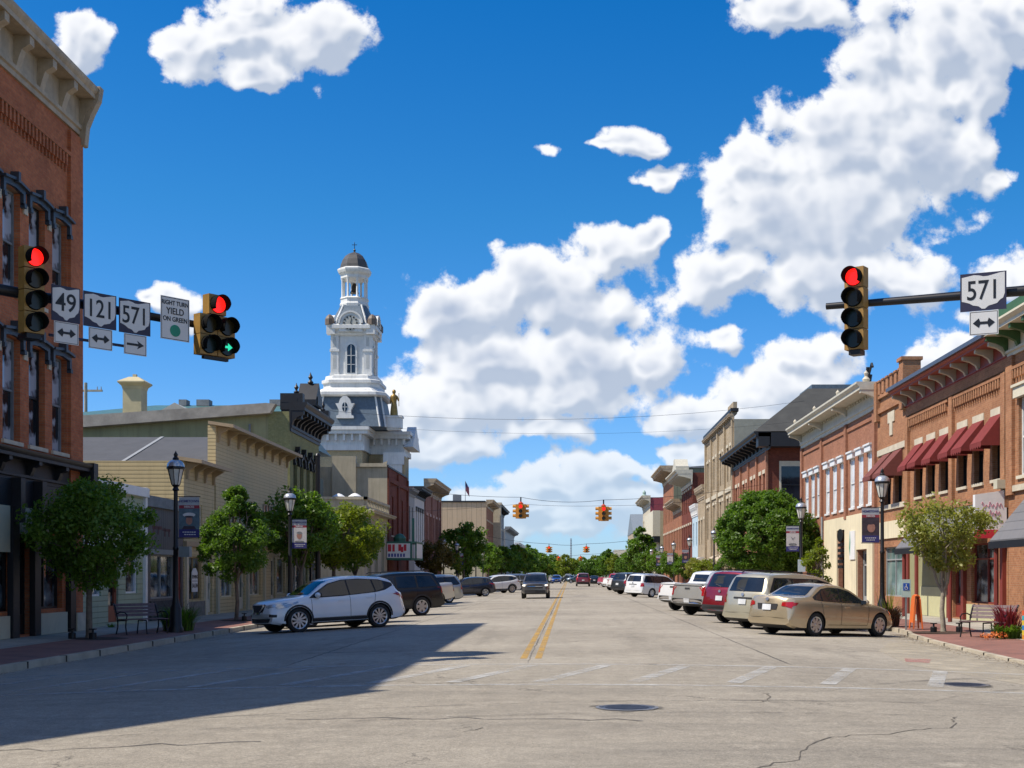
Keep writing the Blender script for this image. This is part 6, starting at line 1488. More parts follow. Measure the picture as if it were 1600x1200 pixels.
def scale_spec(sp, L, H):
    kx, kz = L / sp['L'], H; out = dict(sp); out['L'] = L
    f = lambda P: [(x * kx, z * kz) for x, z in P]; g_ = lambda P: [(y_, z * kz) for y_, z in P]
    for k in ('top', 'belt', 'glass_trim'): out[k] = f(sp[k])
    for k in ('side_glass', 'heads_side', 'tails_side'): out[k] = [f(P) for P in sp.get(k, [])]
    for k in ('wind', 'rear_glass', 'grille'): out[k] = g_(sp[k])
    for k in ('heads', 'tails', 'grille_bars', 'bumper_dark_f', 'bumper_dark_r', 'rear_dark'): out[k] = [g_(P) for P in sp.get(k, [])]
    out['seams'] = [(a*kx, b*kz, c*kx, d*kz) for a, b, c, d in sp.get('seams', [])]; out['handles'] = [(a*kx, b*kz) for a, b in sp.get('handles', [])]
    out['mirror'] = (sp['mirror'][0]*kx, sp['mirror'][1]*kz); out['fo'] = sp['fo']*kx; out['wb'] = sp['wb']*kx
    for k in ('rplate', 'badge', 'wiper'):
        if sp.get(k): out[k] = sp[k]*kz
    if sp.get('rails'): out['rails'] = (sp['rails'][0]*kz, sp['rails'][1]*kx, sp['rails'][2]*kx, sp['rails'][3])
    return out
hsp = scale_spec(SUV_CROSS, 4.5, .93); hsp.update(W=1.82, R=.335, spokes=5, twist=0, spw=.05)
c_suv, c_box, c_sedan, c_van, c_pick, c_hatch = [Car(s_) for s_ in (SUV_CROSS, SUV_BOX, SEDAN, MINIVAN, PICKUP, hsp)]
onc = dict(SUV_BOX); onc = scale_spec(SUV_BOX, 4.8, .95); onc.update(W=1.9, headmat=M_lampon, heads=[[(.66, .84), (.84, .85), (.84, .95), (.66, .95)]])
c_onc = Car(onc)
P_white = paint('pearl_white', (.80, .82, .84), .0); P_white2 = paint('plain_white', (.74, .75, .75), .05); P_silver = paint('silver_paint', (.42, .43, .42), .7)
P_gold = paint('gold_beige', (.50, .41, .27), .55); P_sand = paint('pale_sand', (.50, .46, .34), .5); P_redp = paint('deep_red', (.22, .008, .014), .4)
P_blackp = paint('black_paint', (.004, .0045, .006), .0, .3, .35); P_navy = paint('dark_navy', (.015, .02, .04), .4); P_greyp = paint('bronze_grey', (.13, .12, .11), .6); P_lsilver = paint('light_silver', (.55, .54, .50), .6)
P_blue = paint('bright_blue', (.02, .08, .34), .4); P_bright_red = paint('bright_red', (.45, .02, .02), .2); P_darkgrey = paint('graphite', (.06, .07, .08), .6)
GR = 'vehicles angle parked along the right kerb'; GL = 'vehicles angle parked along the left kerb'
c_sedan.place('parked_sedan', 'gold beige sedan parked at the kerb, nearest of the vehicles on the right', 'car', 7.35, 37.2, 52, P_gold, GR)
c_van.place('parked_minivan', 'pale sand minivan parked between the gold sedan and the red sport utility vehicle', 'minivan', 7.3, 41.2, 52, P_sand, GR)
c_box.place('parked_suv', 'deep red sport utility vehicle with white plate parked behind the sand minivan', 'suv', 7.1, 45.6, 52, P_redp, GR)
c_pick.place('parked_pickup', 'light silver pickup truck parked beyond the red sport utility vehicle', 'pickup truck', 7.0, 54.0, 52, P_lsilver, GR)
c_pick.place('parked_pickup', 'white pickup truck with an open bed parked left of the silver pickup', 'pickup truck', 6.9, 60.5, 52, P_white2, GR)
c_van.place('parked_van', 'plain white passenger van parked further off on the right side', 'van', 6.5, 97.0, 47, P_white2, GR)
c_box.place('parked_suv', 'dark graphite sport utility vehicle just left of the white van', 'suv', 5.9, 109, 50, P_darkgrey, GR, detail=False)
c_pick.place('parked_pickup', 'small looking white pickup far off left of the graphite vehicle', 'pickup truck', 6.4, 124, 52, P_white2, GR, detail=False)
c_pick.place('parked_pickup', 'farthest white pickup on the right side', 'pickup truck', 6.2, 136, 52, P_white, GR, detail=False)
c_hatch.place('parked_car', 'dark maroon car parked far off beside the bright red pickup', 'car', 6.9, 160, 52, paint('dark_maroon', (.10, .012, .015), .3), GR, detail=False)
c_pick.place('parked_pickup', 'bright red pickup truck far off on the right side', 'pickup truck', 6.5, 172, 52, P_bright_red, GR, detail=False)
c_suv.place('parked_crossover', 'pearl white crossover with dark windows parked nearest on the left', 'suv', -7.75, 41.2, 232, P_white, GL)
c_sedan.place('parked_sedan', 'white sedan almost hidden behind the pearl white crossover', 'car', -8.2, 45.3, 232, P_white2, GL)
c_box.place('parked_suv', 'long black sport utility vehicle behind the white crossover on the left', 'suv', -7.75, 53.0, 234, P_blackp, GL)
c_pick.place('parked_pickup', 'silver pickup truck behind the long black vehicle on the left', 'pickup truck', -9.0, 68, 234, P_lsilver, GL)
c_van.place('parked_minivan', 'silver minivan parked behind the black vehicle and under the brown tree', 'minivan', -9.1, 79, 234, P_silver, GL)
c_hatch.place('parked_hatchback', 'near black hatchback parked side on in mid street left', 'car', -8.1, 101.5, 250, P_navy, GL)
c_suv.place('parked_crossover', 'white crossover right beyond the near black hatchback', 'suv', -6.9, 118, 240, P_white2, GL)
c_van.place('parked_minivan', 'taupe silver minivan last of the plainly seen left row', 'minivan', -6.9, 142, 240, P_silver, GL, detail=False)
c_box.place('parked_suv', 'black vehicle half hidden behind the oncoming bronze grey one', 'suv', -5.2, 170, 225, P_blackp, GL, detail=False)
c_onc.place('oncoming_suv', 'bronze grey sport utility vehicle driving towards the camera with headlights lit', 'suv', -2.32, 88.5, 180, P_greyp)
c_box.place('leaving_suv', 'maroon sport utility vehicle driving away in the right lane', 'suv', 1.85, 178, 0, paint('maroon_paint', (.20, .02, .03), .4), detail=False)
TR = 'far traffic around the next junction'
c_hatch.place('distant_car', 'bright blue car far down the street on the left lane', 'car', -2.4, 235, 180, P_blue, TR, detail=False)
c_sedan.place('distant_car', 'graphite car far off next to the centre line', 'car', .3, 262, 140, P_darkgrey, TR, detail=False)
c_van.place('distant_van', 'pale van far off behind the graphite car', 'van', -.3, 300, 180, P_sand, TR, detail=False)
c_hatch.place('distant_car', 'dark teal car turning far off left of the maroon vehicle', 'car', 1.6, 240, 270, paint('dark_teal', (.02, .06, .07), .4), TR, detail=False)
c_sedan.place('distant_car', 'small dark car far off right of the maroon vehicle', 'car', 3.9, 205, 0, P_blackp, TR, detail=False)
# ================================================================== street lamps, signals, signs, benches
M_lampglass = plain('lamp_glass', (.66, .66, .60), .25, var=.2, coat=.6)
M_cap = plain('lamp_cap', (.50, .52, .54), .3, .6, var=.1)
M_banner = {'silver': plain('banner_silver', (.42, .45, .48), .7), 'maroon': plain('banner_maroon', (.30, .03, .05), .7), 'navy': plain('banner_navy', (.035, .035, .17), .7),
            'dark': plain('banner_photo_dark', (.05, .035, .05), .7, var=.4, vs=9), 'pale': plain('banner_photo_pale', (.60, .57, .55), .7, var=.1, vs=5), 'blue': plain('banner_photo_blue', (.10, .16, .20), .7, var=.3, vs=5),
            'skin': plain('banner_skin', (.40, .20, .15), .7, var=.2, vs=14), 'white': plain('banner_white', (.66, .66, .66), .7), 'grey': plain('banner_grey', (.22, .22, .22), .7, var=.5, vs=10)}
def ell(cx, cz, rx, rz, n=14): return [(cx + rx * math.cos(2*math.pi*i/n), cz + rz * math.sin(2*math.pi*i/n)) for i in range(n)]
def banner(parent, s, style, z0=2.9, h=1.22, w=.62):
    """s: +1 hangs towards +x of the post"""
    x0 = .1 if s > 0 else -.1 - w; B = M_banner
    o = MB().box(x0, x0 + w, -.006, .006, z0, z0 + h).build('banner', B['silver'], parent)
    for zz in (z0 - .02, z0 + h + .02): MB().tube((0, 0, zz), (x0 + (w if s > 0 else 0) + .03 * s, 0, zz), .014).build('banner_arm', M_black, parent)
    lay = [('banner_stripe', 'maroon', (x0, x0 + w, z0 + h * .72, z0 + h * .80)), ('banner_picture', {'cap': 'blue', 'oval': 'pale', 'dark': 'dark', 'eagle': 'pale', 'plain': 'dark'}[style], (x0, x0 + w, z0 + h * .2, z0 + h * .72)), ('banner_foot', 'navy', (x0, x0 + w, z0, z0 + h * .2))]
    for nm, k, (a, b_, c, d) in lay: MB().box(a, b_, -.010, .010, c, d).build(nm, B[k], o)
    cx = x0 + w / 2; zc = z0 + h * .42
    def pr(nm, P, k, d=.0): MB().prism(P, 'y', -.014 - d, .014 + d).build(nm, B[k], o)
    if style == 'cap':
        pr('printed_shoulders', [(cx - .22, z0 + h*.2), (cx + .22, z0 + h*.2), (cx + .16, z0 + h*.28), (cx - .16, z0 + h*.28)], 'dark'); pr('printed_face', ell(cx, zc, .1, .13), 'skin', .001); pr('printed_cap', ell(cx, zc + .17, .19, .07), 'white', .002); pr('printed_peak', ell(cx, zc + .115, .14, .03), 'dark', .003)
    elif style == 'oval': pr('printed_face', ell(cx, zc + .03, .11, .16), 'skin', .001); pr('printed_hair', ell(cx, zc + .14, .12, .06), 'grey', .002); pr('printed_shoulders', ell(cx, z0 + h*.235, .2, .04), 'grey', .003)
    elif style in ('dark', 'plain'): pr('printed_face', ell(cx + .02, zc + .01, .14, .17), 'skin', .001); pr('printed_cap', ell(cx, zc + .17, .16, .05), 'dark', .002)
    elif style == 'eagle': pr('printed_figure', ell(cx, z0 + h*.27, .2, .07), 'grey', .001); pr('printed_wing', [(cx - .1, zc + .2), (cx, zc + .02), (cx + .12, zc + .2), (cx + .02, zc + .1)], 'grey', .002)
    for (st_, z_, sz, mt, yy_) in (('HOMETOWN', z0 + h*.90, .098, M_banner['navy'], -.008), ('HEROES', z0 + h*.76, .085, M_banner['white'], -.012)):
        text(st_, sz, o, (cx, yy_, z_), mat=mt, name='banner_lettering', bold=.002)
    _foot(o, cx, z0, h)
def _foot(o, cx, z0, h):
    m = MB()
    for zz, w_ in ((.13, .2), (.07, .15)):
        x = cx - w_
        while x < cx + w_: l = random.uniform(.03, .07); m.box(x, x + l, -.0125, -.0102, z0 + h*zz - .014, z0 + h*zz + .014); x += l + .016
    m.build('banner_small_print', M_banner['white'], o)
def lamp(x, y, label, s=0, style=None, low=False, sign=False, box=False, base=True, single=None):
    r = thing('street_lamp', label, 'street lamp', (x, y, ZK + .01), 0, 'black lantern street lamps along both pavements')
    m = MB(); m.lathe([(.24, 0), (.24, .12), (.19, .2), (.17, .75), (.12, .85), (.10, 1.0), (.085, 1.1), (.075, 2.5), (.09, 2.52), (.09, 2.58), (.07, 2.62), (.062, 4.3), (.11, 4.34), (.07, 4.42), (.13, 4.5)], 12); m.build('post', M_black, r, 40)
    m = MB(); m.lathe([(.12, 4.5), (.15, 4.6), (.235, 4.98)], 8); g = m.build('lantern_glass', M_lampglass, r)
    m = MB()
    for k in range(8):
        a = k * math.pi / 4; m.tube((.125 * math.cos(a), .125 * math.sin(a), 4.5), (.245 * math.cos(a), .245 * math.sin(a), 4.99), .012, n=4)
    m.lathe([(.25, 4.97), (.275, 4.99), (.275, 5.03), (.25, 5.05)], 16); m.build('lantern_frame', M_black, r)
    m = MB(); m.lathe([(.265, 5.05), (.25, 5.14), (.18, 5.22), (.09, 5.26)], 16); m.build('lantern_cap', M_cap, r, 50)
    m = MB(); m.lathe([(.09, 5.26), (.1, 5.3), (.05, 5.36), (.07, 5.42), (.02, 5.5), (.005, 5.54)], 10); m.build('finial', M_black, r, 50)
    if style: banner(r, s, style)
    if sign: MB().box(-.18, .18, -.14, -.12, 1.9, 2.5).build('sign_plate', plain('pale_blue_sign', (.52, .62, .66), .5), r)
    if box: MB().box(.14, .46, -.15, .12, 2.3, 2.62).build('meter_box', plain('meter_grey', (.22, .25, .25), .5), r)
    return r
lamp(-12.0, 39.0, 'black lantern lamp with officer cap portrait banner, nearest on the left', 1, 'cap', box=True)
lamp(-12.0, 54.9, 'second left lantern lamp with pale oval portrait banner between two trees', 1, 'oval')
lamp(11.1, 28.6, 'right lantern lamp mostly outside the frame whose banner cuts into the right edge', -1, 'dark')
lamp(11.04, 45.2, 'black lantern lamp with dark portrait banner before the cream stucco front', -1, 'plain')
lamp(11.25, 62.2, 'black lantern lamp with pale picture banner in front of the big round tree', -1, 'eagle', sign=True)
nR = ['third', 'fourth', 'fifth', 'sixth', 'seventh', 'eighth', 'ninth']
for k, y in enumerate((101, 121.5, 140, 158, 178, 200, 225)): lamp(11.4, y, 'small distant lantern lamp, %s of the right row counting up the street' % nR[k], -1, 'dark' if k in (1, 3) else ('eagle' if k == 2 else None))
for k, y in enumerate((128, 143, 172, 186, 210)): lamp(-12.6, y, 'small distant lantern lamp, %s of the left row counting up the street' % nR[k], 1, 'plain' if k == 1 else None)

# ---- traffic signals
M_amb = plain('signal_yellow', (.31, .175, .04), .5, var=.2, vs=5)
M_visor = plain('signal_visor', (.005, .005, .005), .9, spec=.15)
M_off = {'r': plain('lens_red_off', (.03, .006, .006), .3), 'y': plain('lens_amber_off', (.03, .022, .004), .3), 'g': plain('lens_green_off', (.004, .012, .010), .3)}
M_ron = emis('lens_red_on', (1.0, .012, .008), 1.5); M_gon = emis('lens_green_on', (.03, .75, .42), .9)
def section(parent, x, z, kind, lit=False, vis=.19, arrow=False, mat=None, k=1.0):
    """one lamp section, facing -y, centred on x, z"""
    o = thing_part = MB().box(x - .17*k, x + .17*k, -.02, .18, z - .168*k, z + .168*k).build('signal_section', mat or M_amb, parent)
    m = MB(); n = 18; R0 = .152*k; L = vis
    out = []
    for i in range(n + 1):
        a = -math.pi * .22 + (math.pi * 1.44) * i / n; out.append((a, L - (.10 if i in (0, n) else 0)))
    for i in range(n):
        a0, a1 = out[i][0], out[i+1][0]; f0 = L * (1 - .45 * max(0, -math.sin(a0)) ), ; l0 = L * (1 - .5 * max(0, -math.sin(a0))); l1 = L * (1 - .5 * max(0, -math.sin(a1)))
        P = lambda a, r_, y_: (x + r_ * math.cos(a), y_, z + r_ * math.sin(a))
        m.quad(P(a0, R0, -.02), P(a1, R0, -.02), P(a1, R0, -.02 - l1), P(a0, R0, -.02 - l0)); m.quad(P(a0, R0 - .012, -.02), P(a0, R0 - .012, -.02 - l0), P(a1, R0 - .012, -.02 - l1), P(a1, R0 - .012, -.02))
        m.quad(P(a0, R0, -.02 - l0), P(a1, R0, -.02 - l1), P(a1, R0 - .012, -.02 - l1), P(a0, R0 - .012, -.02 - l0))
    m.prism(ell(x, z, R0, R0, 20), 'y', -.024, -.0201)
    m.build('visor', M_visor, o, fix=False)
    m = MB(); m.prism(ell(x, z, .138*k, .138*k, 20), 'y', -.05, -.0245)
    m.build('lens', (M_ron if kind == 'r' else M_gon) if lit and not arrow else M_off[kind], o)
    if arrow:
        m = MB(); m.prism([(x - .09, z - .02), (x + .01, z - .02), (x + .01, z - .07), (x + .10, z), (x + .01, z + .07), (x + .01, z + .02), (x - .09, z + .02)], 'y', -.06, -.0505); m.build('arrow_lens', M_gon if lit else M_off['g'], o)
    return o
def shield(parent, txt, w, h):
    MB().box(-w/2, w/2, -.008, .0, -h/2, h/2).build('sign_back', plain('sign_black', (.02, .018, .045), .45), parent)
    O = [(.035,.90),(.30,.95),(.42,.93),(.50,.90),(.60,.90),(.72,.93),(.86,.965),(.965,.975),(.965,.42),(.93,.30),(.86,.25),(.80,.17),(.70,.14),(.62,.12),(.54,.045),(.47,.05),(.40,.12),(.28,.15),(.20,.21),(.10,.25),(.035,.27)]
    MB().prism([((a - .5) * w, (b - .5) * h) for a, b in O], 'y', -.012, -.0085).build('state_outline', plain('sign_white', (.60, .60, .59), .45, var=.04), parent)
    text(txt, h * .72, parent, (0, -.0125, .01), bold=.003, sx=.80 if len(txt) > 2 else .88, name='route_number')
def arrowsign(parent, w, h, double=True):
    MB().box(-w/2, w/2, -.008, 0, -h/2, h/2).build('sign_face', plain('sign_white', (.60, .60, .59), .45), parent)
    m = MB(); t = .045
    for (a, c, e, f) in ((-w/2+.012, w/2-.012, h/2-.02, h/2-.012), (-w/2+.012, w/2-.012, -h/2+.012, -h/2+.02), (-w/2+.012, -w/2+.02, -h/2+.02, h/2-.02), (w/2-.02, w/2-.012, -h/2+.02, h/2-.02)): m.box(a, c, -.0095, -.0075, e, f)
    m.build('sign_border', M_black, parent)
    m = MB(); a = w * .38; hh = h * .20; sh = h * .055
    if double: P = [(-a, 0), (-a*.45, hh), (-a*.45, hh*.98), (-a*.33, sh), (a*.33, sh), (a*.45, hh), (a, 0), (a*.45, -hh), (a*.33, -sh), (-a*.33, -sh), (-a*.45, -hh)]
    else: P = [(-a, sh), (a*.35, sh), (a*.2, hh), (a, 0), (a*.2, -hh), (a*.35, -sh), (-a, -sh)]
    m.prism(P, 'y', -.0125, -.009); m.build('arrow', M_black, parent)
def on_arm(base, dirv, l, z): return (base[0] + dirv[0] * l, base[1] + dirv[1] * l, z)
# left mast arm
phi = R_(50); D = (math.cos(phi), math.sin(phi)); B0 = (-8.83, 20.8); rzL = phi
am = thing('signal_mast', 'black traffic signal mast arm reaching in from the left over the street', 'signal mast', (*B0, 0), rzL)
m = MB(); m.tube((-4.2, 0, 6.18), (3.85, 0, 6.14), .12, .06, 12); m.build('arm', M_black, am, 40)
m = MB(); m.tube((.4, .02, 5.56), (2.1, .02, 5.56), .025); m.build('lower_rail', plain('rail_blue_grey', (.06, .07, .14), .4), am)
m = MB(); m.lathe([(.28, -.2), (.28, .1), (.18, .2), (.14, 6.5), (.02, 6.55)], 14, (-4.2, 0, 0)); m.build('mast', M_black, am, 40)
def sig(name, label, arr, B, Dv, l, z, rz, yoff=-.34, k=1.0):
    r = thing(name, label, 'traffic light', (B[0] + Dv[0]*l, B[1] + Dv[1]*l, z), rz)
    for a in arr: section(r, *a[:2], a[2], a[3] if len(a) > 3 else False, arrow=(a[4] if len(a) > 4 else False), k=k)
    return r
r = sig('traffic_light', 'four section traffic light on the left arm showing red before the brick building', [(0, .525, 'r', True), (0, .175, 'y'), (0, -.175, 'g'), (0, -.525, 'g')], (B0[0] + .25*math.sin(phi), B0[1] - .25*math.cos(phi)), D, 0, 6.19, rzL)
MB().box(-.12, .12, .0, .3, -.78, -.7).build('bracket', M_black, r); MB().box(-.05, .05, .18, .3, -.3, .3).build('clamp', M_black, r)
BL = (B0[0] + .2*math.sin(phi), B0[1] - .2*math.cos(phi))
r = sig('traffic_light', 'five section cluster traffic light with green arrow lit at the end of the left arm', [(.0, .38, 'r', True), (-.19, 0, 'y'), (.19, 0, 'y'), (-.19, -.37, 'g'), (.19, -.37, 'g', True, True)], (B0[0] + .25*math.sin(phi), B0[1] - .25*math.cos(phi)), D, 3.46, 6.13, rzL, k=1.07)
MB().box(-.26, .26, .02, .1, -.62, -.57).build('bracket', M_black, r)
for (tx, l, z, w) in (('49', .57, 6.06, .50), ('121', 1.18, 6.05, .60), ('571', 1.83, 6.04, .60)):
    r = thing('route_sign', {'49': 'leftmost state outline route sign reading 49 next to the red signal', '121': 'middle of the three state outline route signs, reading 121', '571': 'state outline route sign reading 571 left of the yield sign'}[tx], 'route sign', on_arm(BL, D, l, z), rzL); shield(r, tx, w, .585)
    r = thing('arrow_sign', {'49': 'double headed arrow plate beneath the leftmost route sign', '121': 'double headed arrow plate beneath the middle route sign', '571': 'plate with a single right arrow hanging from the left mast arm'}[tx], 'arrow sign', on_arm(BL, D, l + .01, z - .475), rzL); arrowsign(r, .43, .355, tx != '571')
r = thing('yield_sign', 'white sign reading right turn yield on green with a green disc', 'road sign', on_arm(BL, D, 2.62, 6.13), rzL)
MB().box(-.29, .29, -.008, 0, -.38, .38).build('sign_face', plain('sign_white', (.60, .60, .59)), r)
m = MB(); 
for (a, c, e, f) in ((-.275, .275, .357, .367), (-.275, .275, -.367, -.357), (-.275, -.265, -.357, .357), (.265, .275, -.357, .357)): m.box(a, c, -.0095, -.0075, e, f)
m.build('sign_border', M_black, r)
for (tx, z, sz) in (('RIGHT TURN', .27, .108), ('YIELD', .125, .16), ('ON GREEN', -.015, .115)): text(tx, sz, r, (0, -.009, z), bold=.002, sx=.86, name='lettering')
MB().prism(ell(0, -.21, .105, .105, 24), 'y', -.012, -.0085).build('green_disc', plain('disc_green', (.01, .22, .13), .5), r)
# right mast arm
ph2 = R_(-24); D2 = (math.cos(ph2), math.sin(ph2)); B2 = (4.69, 21.3)
am = thing('signal_mast', 'black traffic signal mast arm reaching in from the right over the street', 'signal mast', (*B2, 0), ph2)
m = MB(); m.tube((-.42, 0, 6.10), (6.2, 0, 6.06), .055, .115, 12); m.build('arm', M_black, am, 40)
m = MB(); m.lathe([(.28, -.2), (.28, .1), (.18, .2), (.14, 6.5), (.02, 6.55)], 14, (6.2, 0, 0)); m.build('mast', M_black, am, 40)
r = sig('traffic_light', 'four section traffic light showing red hanging from the right arm against the clouds', [(0, .51, 'r', True), (0, .17, 'y'), (0, -.17, 'g'), (0, -.51, 'g')], (B2[0] - .01, B2[1] - .26), D2, 0, 5.98, R_(-36), k=.98)
MB().box(-.1, .1, .0, .2, -.76, -.68).build('bracket', M_black, r)
BR = (B2[0] + .2*math.sin(ph2), B2[1] - .2*math.cos(ph2))
r = thing('route_sign', 'white state outline route sign reading 571 on the right mast arm', 'route sign', on_arm(BR, D2, 2.12, 6.08), ph2); shield(r, '571', .70, .60)
r = thing('arrow_sign', 'small white double headed arrow plate under the right hand 571 sign', 'arrow sign', on_arm(BR, D2, 2.13, 5.585), ph2); arrowsign(r, .44, .38)
# span wire signals
M_amb2 = plain('signal_orange', (.55, .26, .04), .5, var=.15)
def hung(x, y, z, label):
    r = thing('hanging_traffic_light', label, 'traffic light', (x, y, z), 0, 'traffic lights hanging from span wires over the street')
    for k, rz in enumerate((0, math.pi/2, math.pi, -math.pi/2)):
        h = thing_ = obj('signal_head', MB().box(-.17, .17, -.38, -.16, -.53, .53).mesh('signal_head', M_amb2), r, (0, 0, 0), (0, 0, rz))
        for i, kd in enumerate('ryg'):
            zz = .35 - .35 * i; m = MB()
            for j in range(12):
                a0, a1 = -.5 + j * 4.14 / 12, -.5 + (j + 1) * 4.14 / 12
                m.quad((.15*math.cos(a0), -.38, zz + .15*math.sin(a0)), (.15*math.cos(a1), -.38, zz + .15*math.sin(a1)), (.15*math.cos(a1), -.60, zz + .15*math.sin(a1)), (.15*math.cos(a0), -.60, zz + .15*math.sin(a0)))
            m.build('visor', M_amb2, h, fix=False)
            MB().prism(ell(0, zz, .13, .13, 12), 'y', -.39, -.381).build('lens', M_ron if (i == 0 and k == 0) else M_off[kd], h)
    MB().tube((0, 0, .53), (0, 0, 1.05), .05).build('hanger', M_black, r); MB().lathe([(.16, .53), (.2, .6), (.05, .72)], 8).build('cap', plain('signal_red_cap', (.45, .05, .02), .5), r)
    return r
hung(-3.62, 95, 6.3, 'left one of the two nearest orange traffic lights on the wire over the street'); hung(2.52, 95, 6.12, 'right one of the two nearest orange traffic lights on the wire over the street')
hung(-3.7, 230, 6.1, 'left traffic light on the second wire, small and reddish'); hung(3.0, 230, 6.1, 'right traffic light on the second wire, small and reddish')
hung(-3.0, 350, 6.0, 'left traffic light on the farthest wire, a tiny red dot'); hung(3.0, 350, 6.0, 'right traffic light on the farthest wire near the trees')
def wire(pts, label, sag=.3, r_=.012):
    Q = []
    for a, b in zip(pts[:-1], pts[1:]):
        a, b = Vector(a), Vector(b)
        for i in range(12):
            t = i / 12; p = a.lerp(b, t); p.z -= sag * 4 * t * (1 - t); Q.append(tuple(p))
    Q.append(pts[-1]); m = MB(); m.path(Q, r_, 5); tag(m.build('overhead_cable', M_black), label, 'cable', 'cables over the street')
wire([(-15.4, 109, 9.2), (-3.62, 95, 7.35), (2.52, 95, 7.15), (15, 99, 8.6)], 'span wire carrying the two nearest hanging traffic lights', .25, .015)
wire([(-15.4, 109, 6.9), (-3.62, 95, 6.85), (2.52, 95, 6.72), (15, 99, 7.4)], 'lower tether wire under the nearest span wire', .08, .010)
wire([(-15.0, 231, 8.6), (-3.7, 230, 7.15), (3.0, 230, 7.15), (15, 231, 8.4)], 'span wire of the second pair of hanging lights', .25, .03)
wire([(-15.0, 351, 8.6), (-3.0, 350, 7.05), (3.0, 350, 7.05), (15, 351, 8.4)], 'span wire of the farthest pair of hanging lights', .25, .035)
wire([(-15.3, 74, 11.2), (15.4, 84, 13.0)], 'thin cable crossing high in front of the courthouse and clouds', .9, .009)
wire([(-15.3, 75, 10.6), (15.4, 83, 11.6)], 'second thin cable just below the high one', .8, .006)
r = thing('far_mast', 'thin red and white lattice radio mast far beyond the end of the street', 'radio mast', (1.0, 1000, 0))
m = MB()
for i in range(3):
    a = i * 2.094; m.tube((.5*math.cos(a), .5*math.sin(a), 0), (.5*math.cos(a), .5*math.sin(a), 30), .22, .2, 4)
for i in range(15): m.box(-.6, .6, -.1, .1, i * 2, i * 2 + .25)
m.build('lattice', plain('mast_paint', (.20, .17, .20), .6), r)
# ---- benches
M_slat = plain('bench_slat', (.13, .085, .085), .6, var=.25, vs=8)
def bench(x, y, rz, label):
    """seat faces local -y"""
    r = thing('bench', label, 'bench', (x, y, ZK + .03), rz, 'street benches of dark slats')
    for k, xx in enumerate((-.68, .68)):
        m = MB(); t = .022
        m.path([(xx, -.26, 0), (xx, -.20, .22), (xx, -.22, .42)], t, 6); m.path([(xx, .28, 0), (xx, .20, .22), (xx, .20, .42)], t, 6); m.path([(xx, -.26, .42), (xx, .22, .40)], t, 6)
        m.path([(xx, .20, .40), (xx, .27, .62), (xx, .34, .80), (xx, .42, .90), (xx, .47, .88)], t, 6)
        m.path([(xx, -.22, .42), (xx, -.27, .56), (xx, -.18, .64), (xx, .05, .66), (xx, .25, .60)], .018, 6); m.build('leg_frame', M_black, r)
    m = MB(); m.path([(0, -.24, 0), (0, -.2, .2), (0, -.2, .4), (0, .2, .4), (0, .26, 0)], .02, 6); m.build('leg_frame', M_black, r)
    m = MB()
    for i in range(5): m.box(-.72, .72, -.27 + i * .098, -.19 + i * .098, .43, .455)
    m.build('seat', M_slat, r)
    m = MB()
    for i in range(4):
        y0, z0 = .235 + i * .04, .52 + i * .098; m.add([(-.72, y0, z0), (.72, y0, z0), (.72, y0 + .033, z0 + .082), (-.72, y0 + .033, z0 + .082), (-.72, y0 + .022, z0), (.72, y0 + .022, z0), (.72, y0 + .055, z0 + .082), (-.72, y0 + .055, z0 + .082)], [(0, 1, 2, 3), (7, 6, 5, 4), (0, 4, 5, 1), (3, 2, 6, 7), (0, 3, 7, 4), (1, 5, 6, 2)])
    m.build('backrest', M_slat, r)
bench(-12.55, 37.6, R_(52), 'dark slatted bench on the shaded left pavement by the tree')
bench(11.55, 35.4, R_(-50), 'maroon slatted bench in the sun on the right brick pavement')
# ---- tree up-lights, mulch beds
M_mulch = plain('mulch', (.055, .032, .02), .95, var=.5, vs=14, bump=1.0, bs=25)
def mulch(x, y, r_, label):
    m = MB(); n = 26; vs = [(0, 0, .03)]
    for i in range(n): a = 2*math.pi*i/n; rr = r_ * random.uniform(.88, 1.08); vs.append((rr*math.cos(a), rr*math.sin(a), .0))
    m.add(vs, [(0, 1 + i, 1 + (i+1) % n) for i in range(n)]); o = m.build('mulch_bed', M_mulch, None, loc=(x, y, ZK + .028)); tag(o, label, 'mulch bed', 'mulch beds under the street trees')
def uplight(x, y, label):
    r = thing('ground_light', label, 'ground light', (x, y, ZK + .03), 0, 'black up-lights at the tree feet')
    m = MB(); m.lathe([(.1, 0), (.1, .16), (.08, .18)], 10); m.build('housing', M_black, r); m = MB(); m.tube((0, 0, .18), (0, 0, .27), .03); m.box(-.09, .09, -.05, .05, .26, .29); m.build('hood', M_black, r)
mulch(-13.1, 34.9, 1.0, 'dark mulch bed round the nearest left tree'); mulch(11.3, 38.7, .95, 'brown mulch bed round the sparse right tree'); mulch(-12.7, 48.8, .9, 'mulch bed round the second left tree')
uplight(-13.45, 34.6, 'black up-light left of the nearest left trunk'); uplight(-12.85, 34.5, 'black up-light right of the nearest left trunk')
uplight(10.95, 38.5, 'black up-light left of the sparse right tree trunk'); uplight(11.75, 38.6, 'black up-light right of the sparse right tree trunk')
uplight(-12.3, 48.4, 'black up-light by the second left tree')
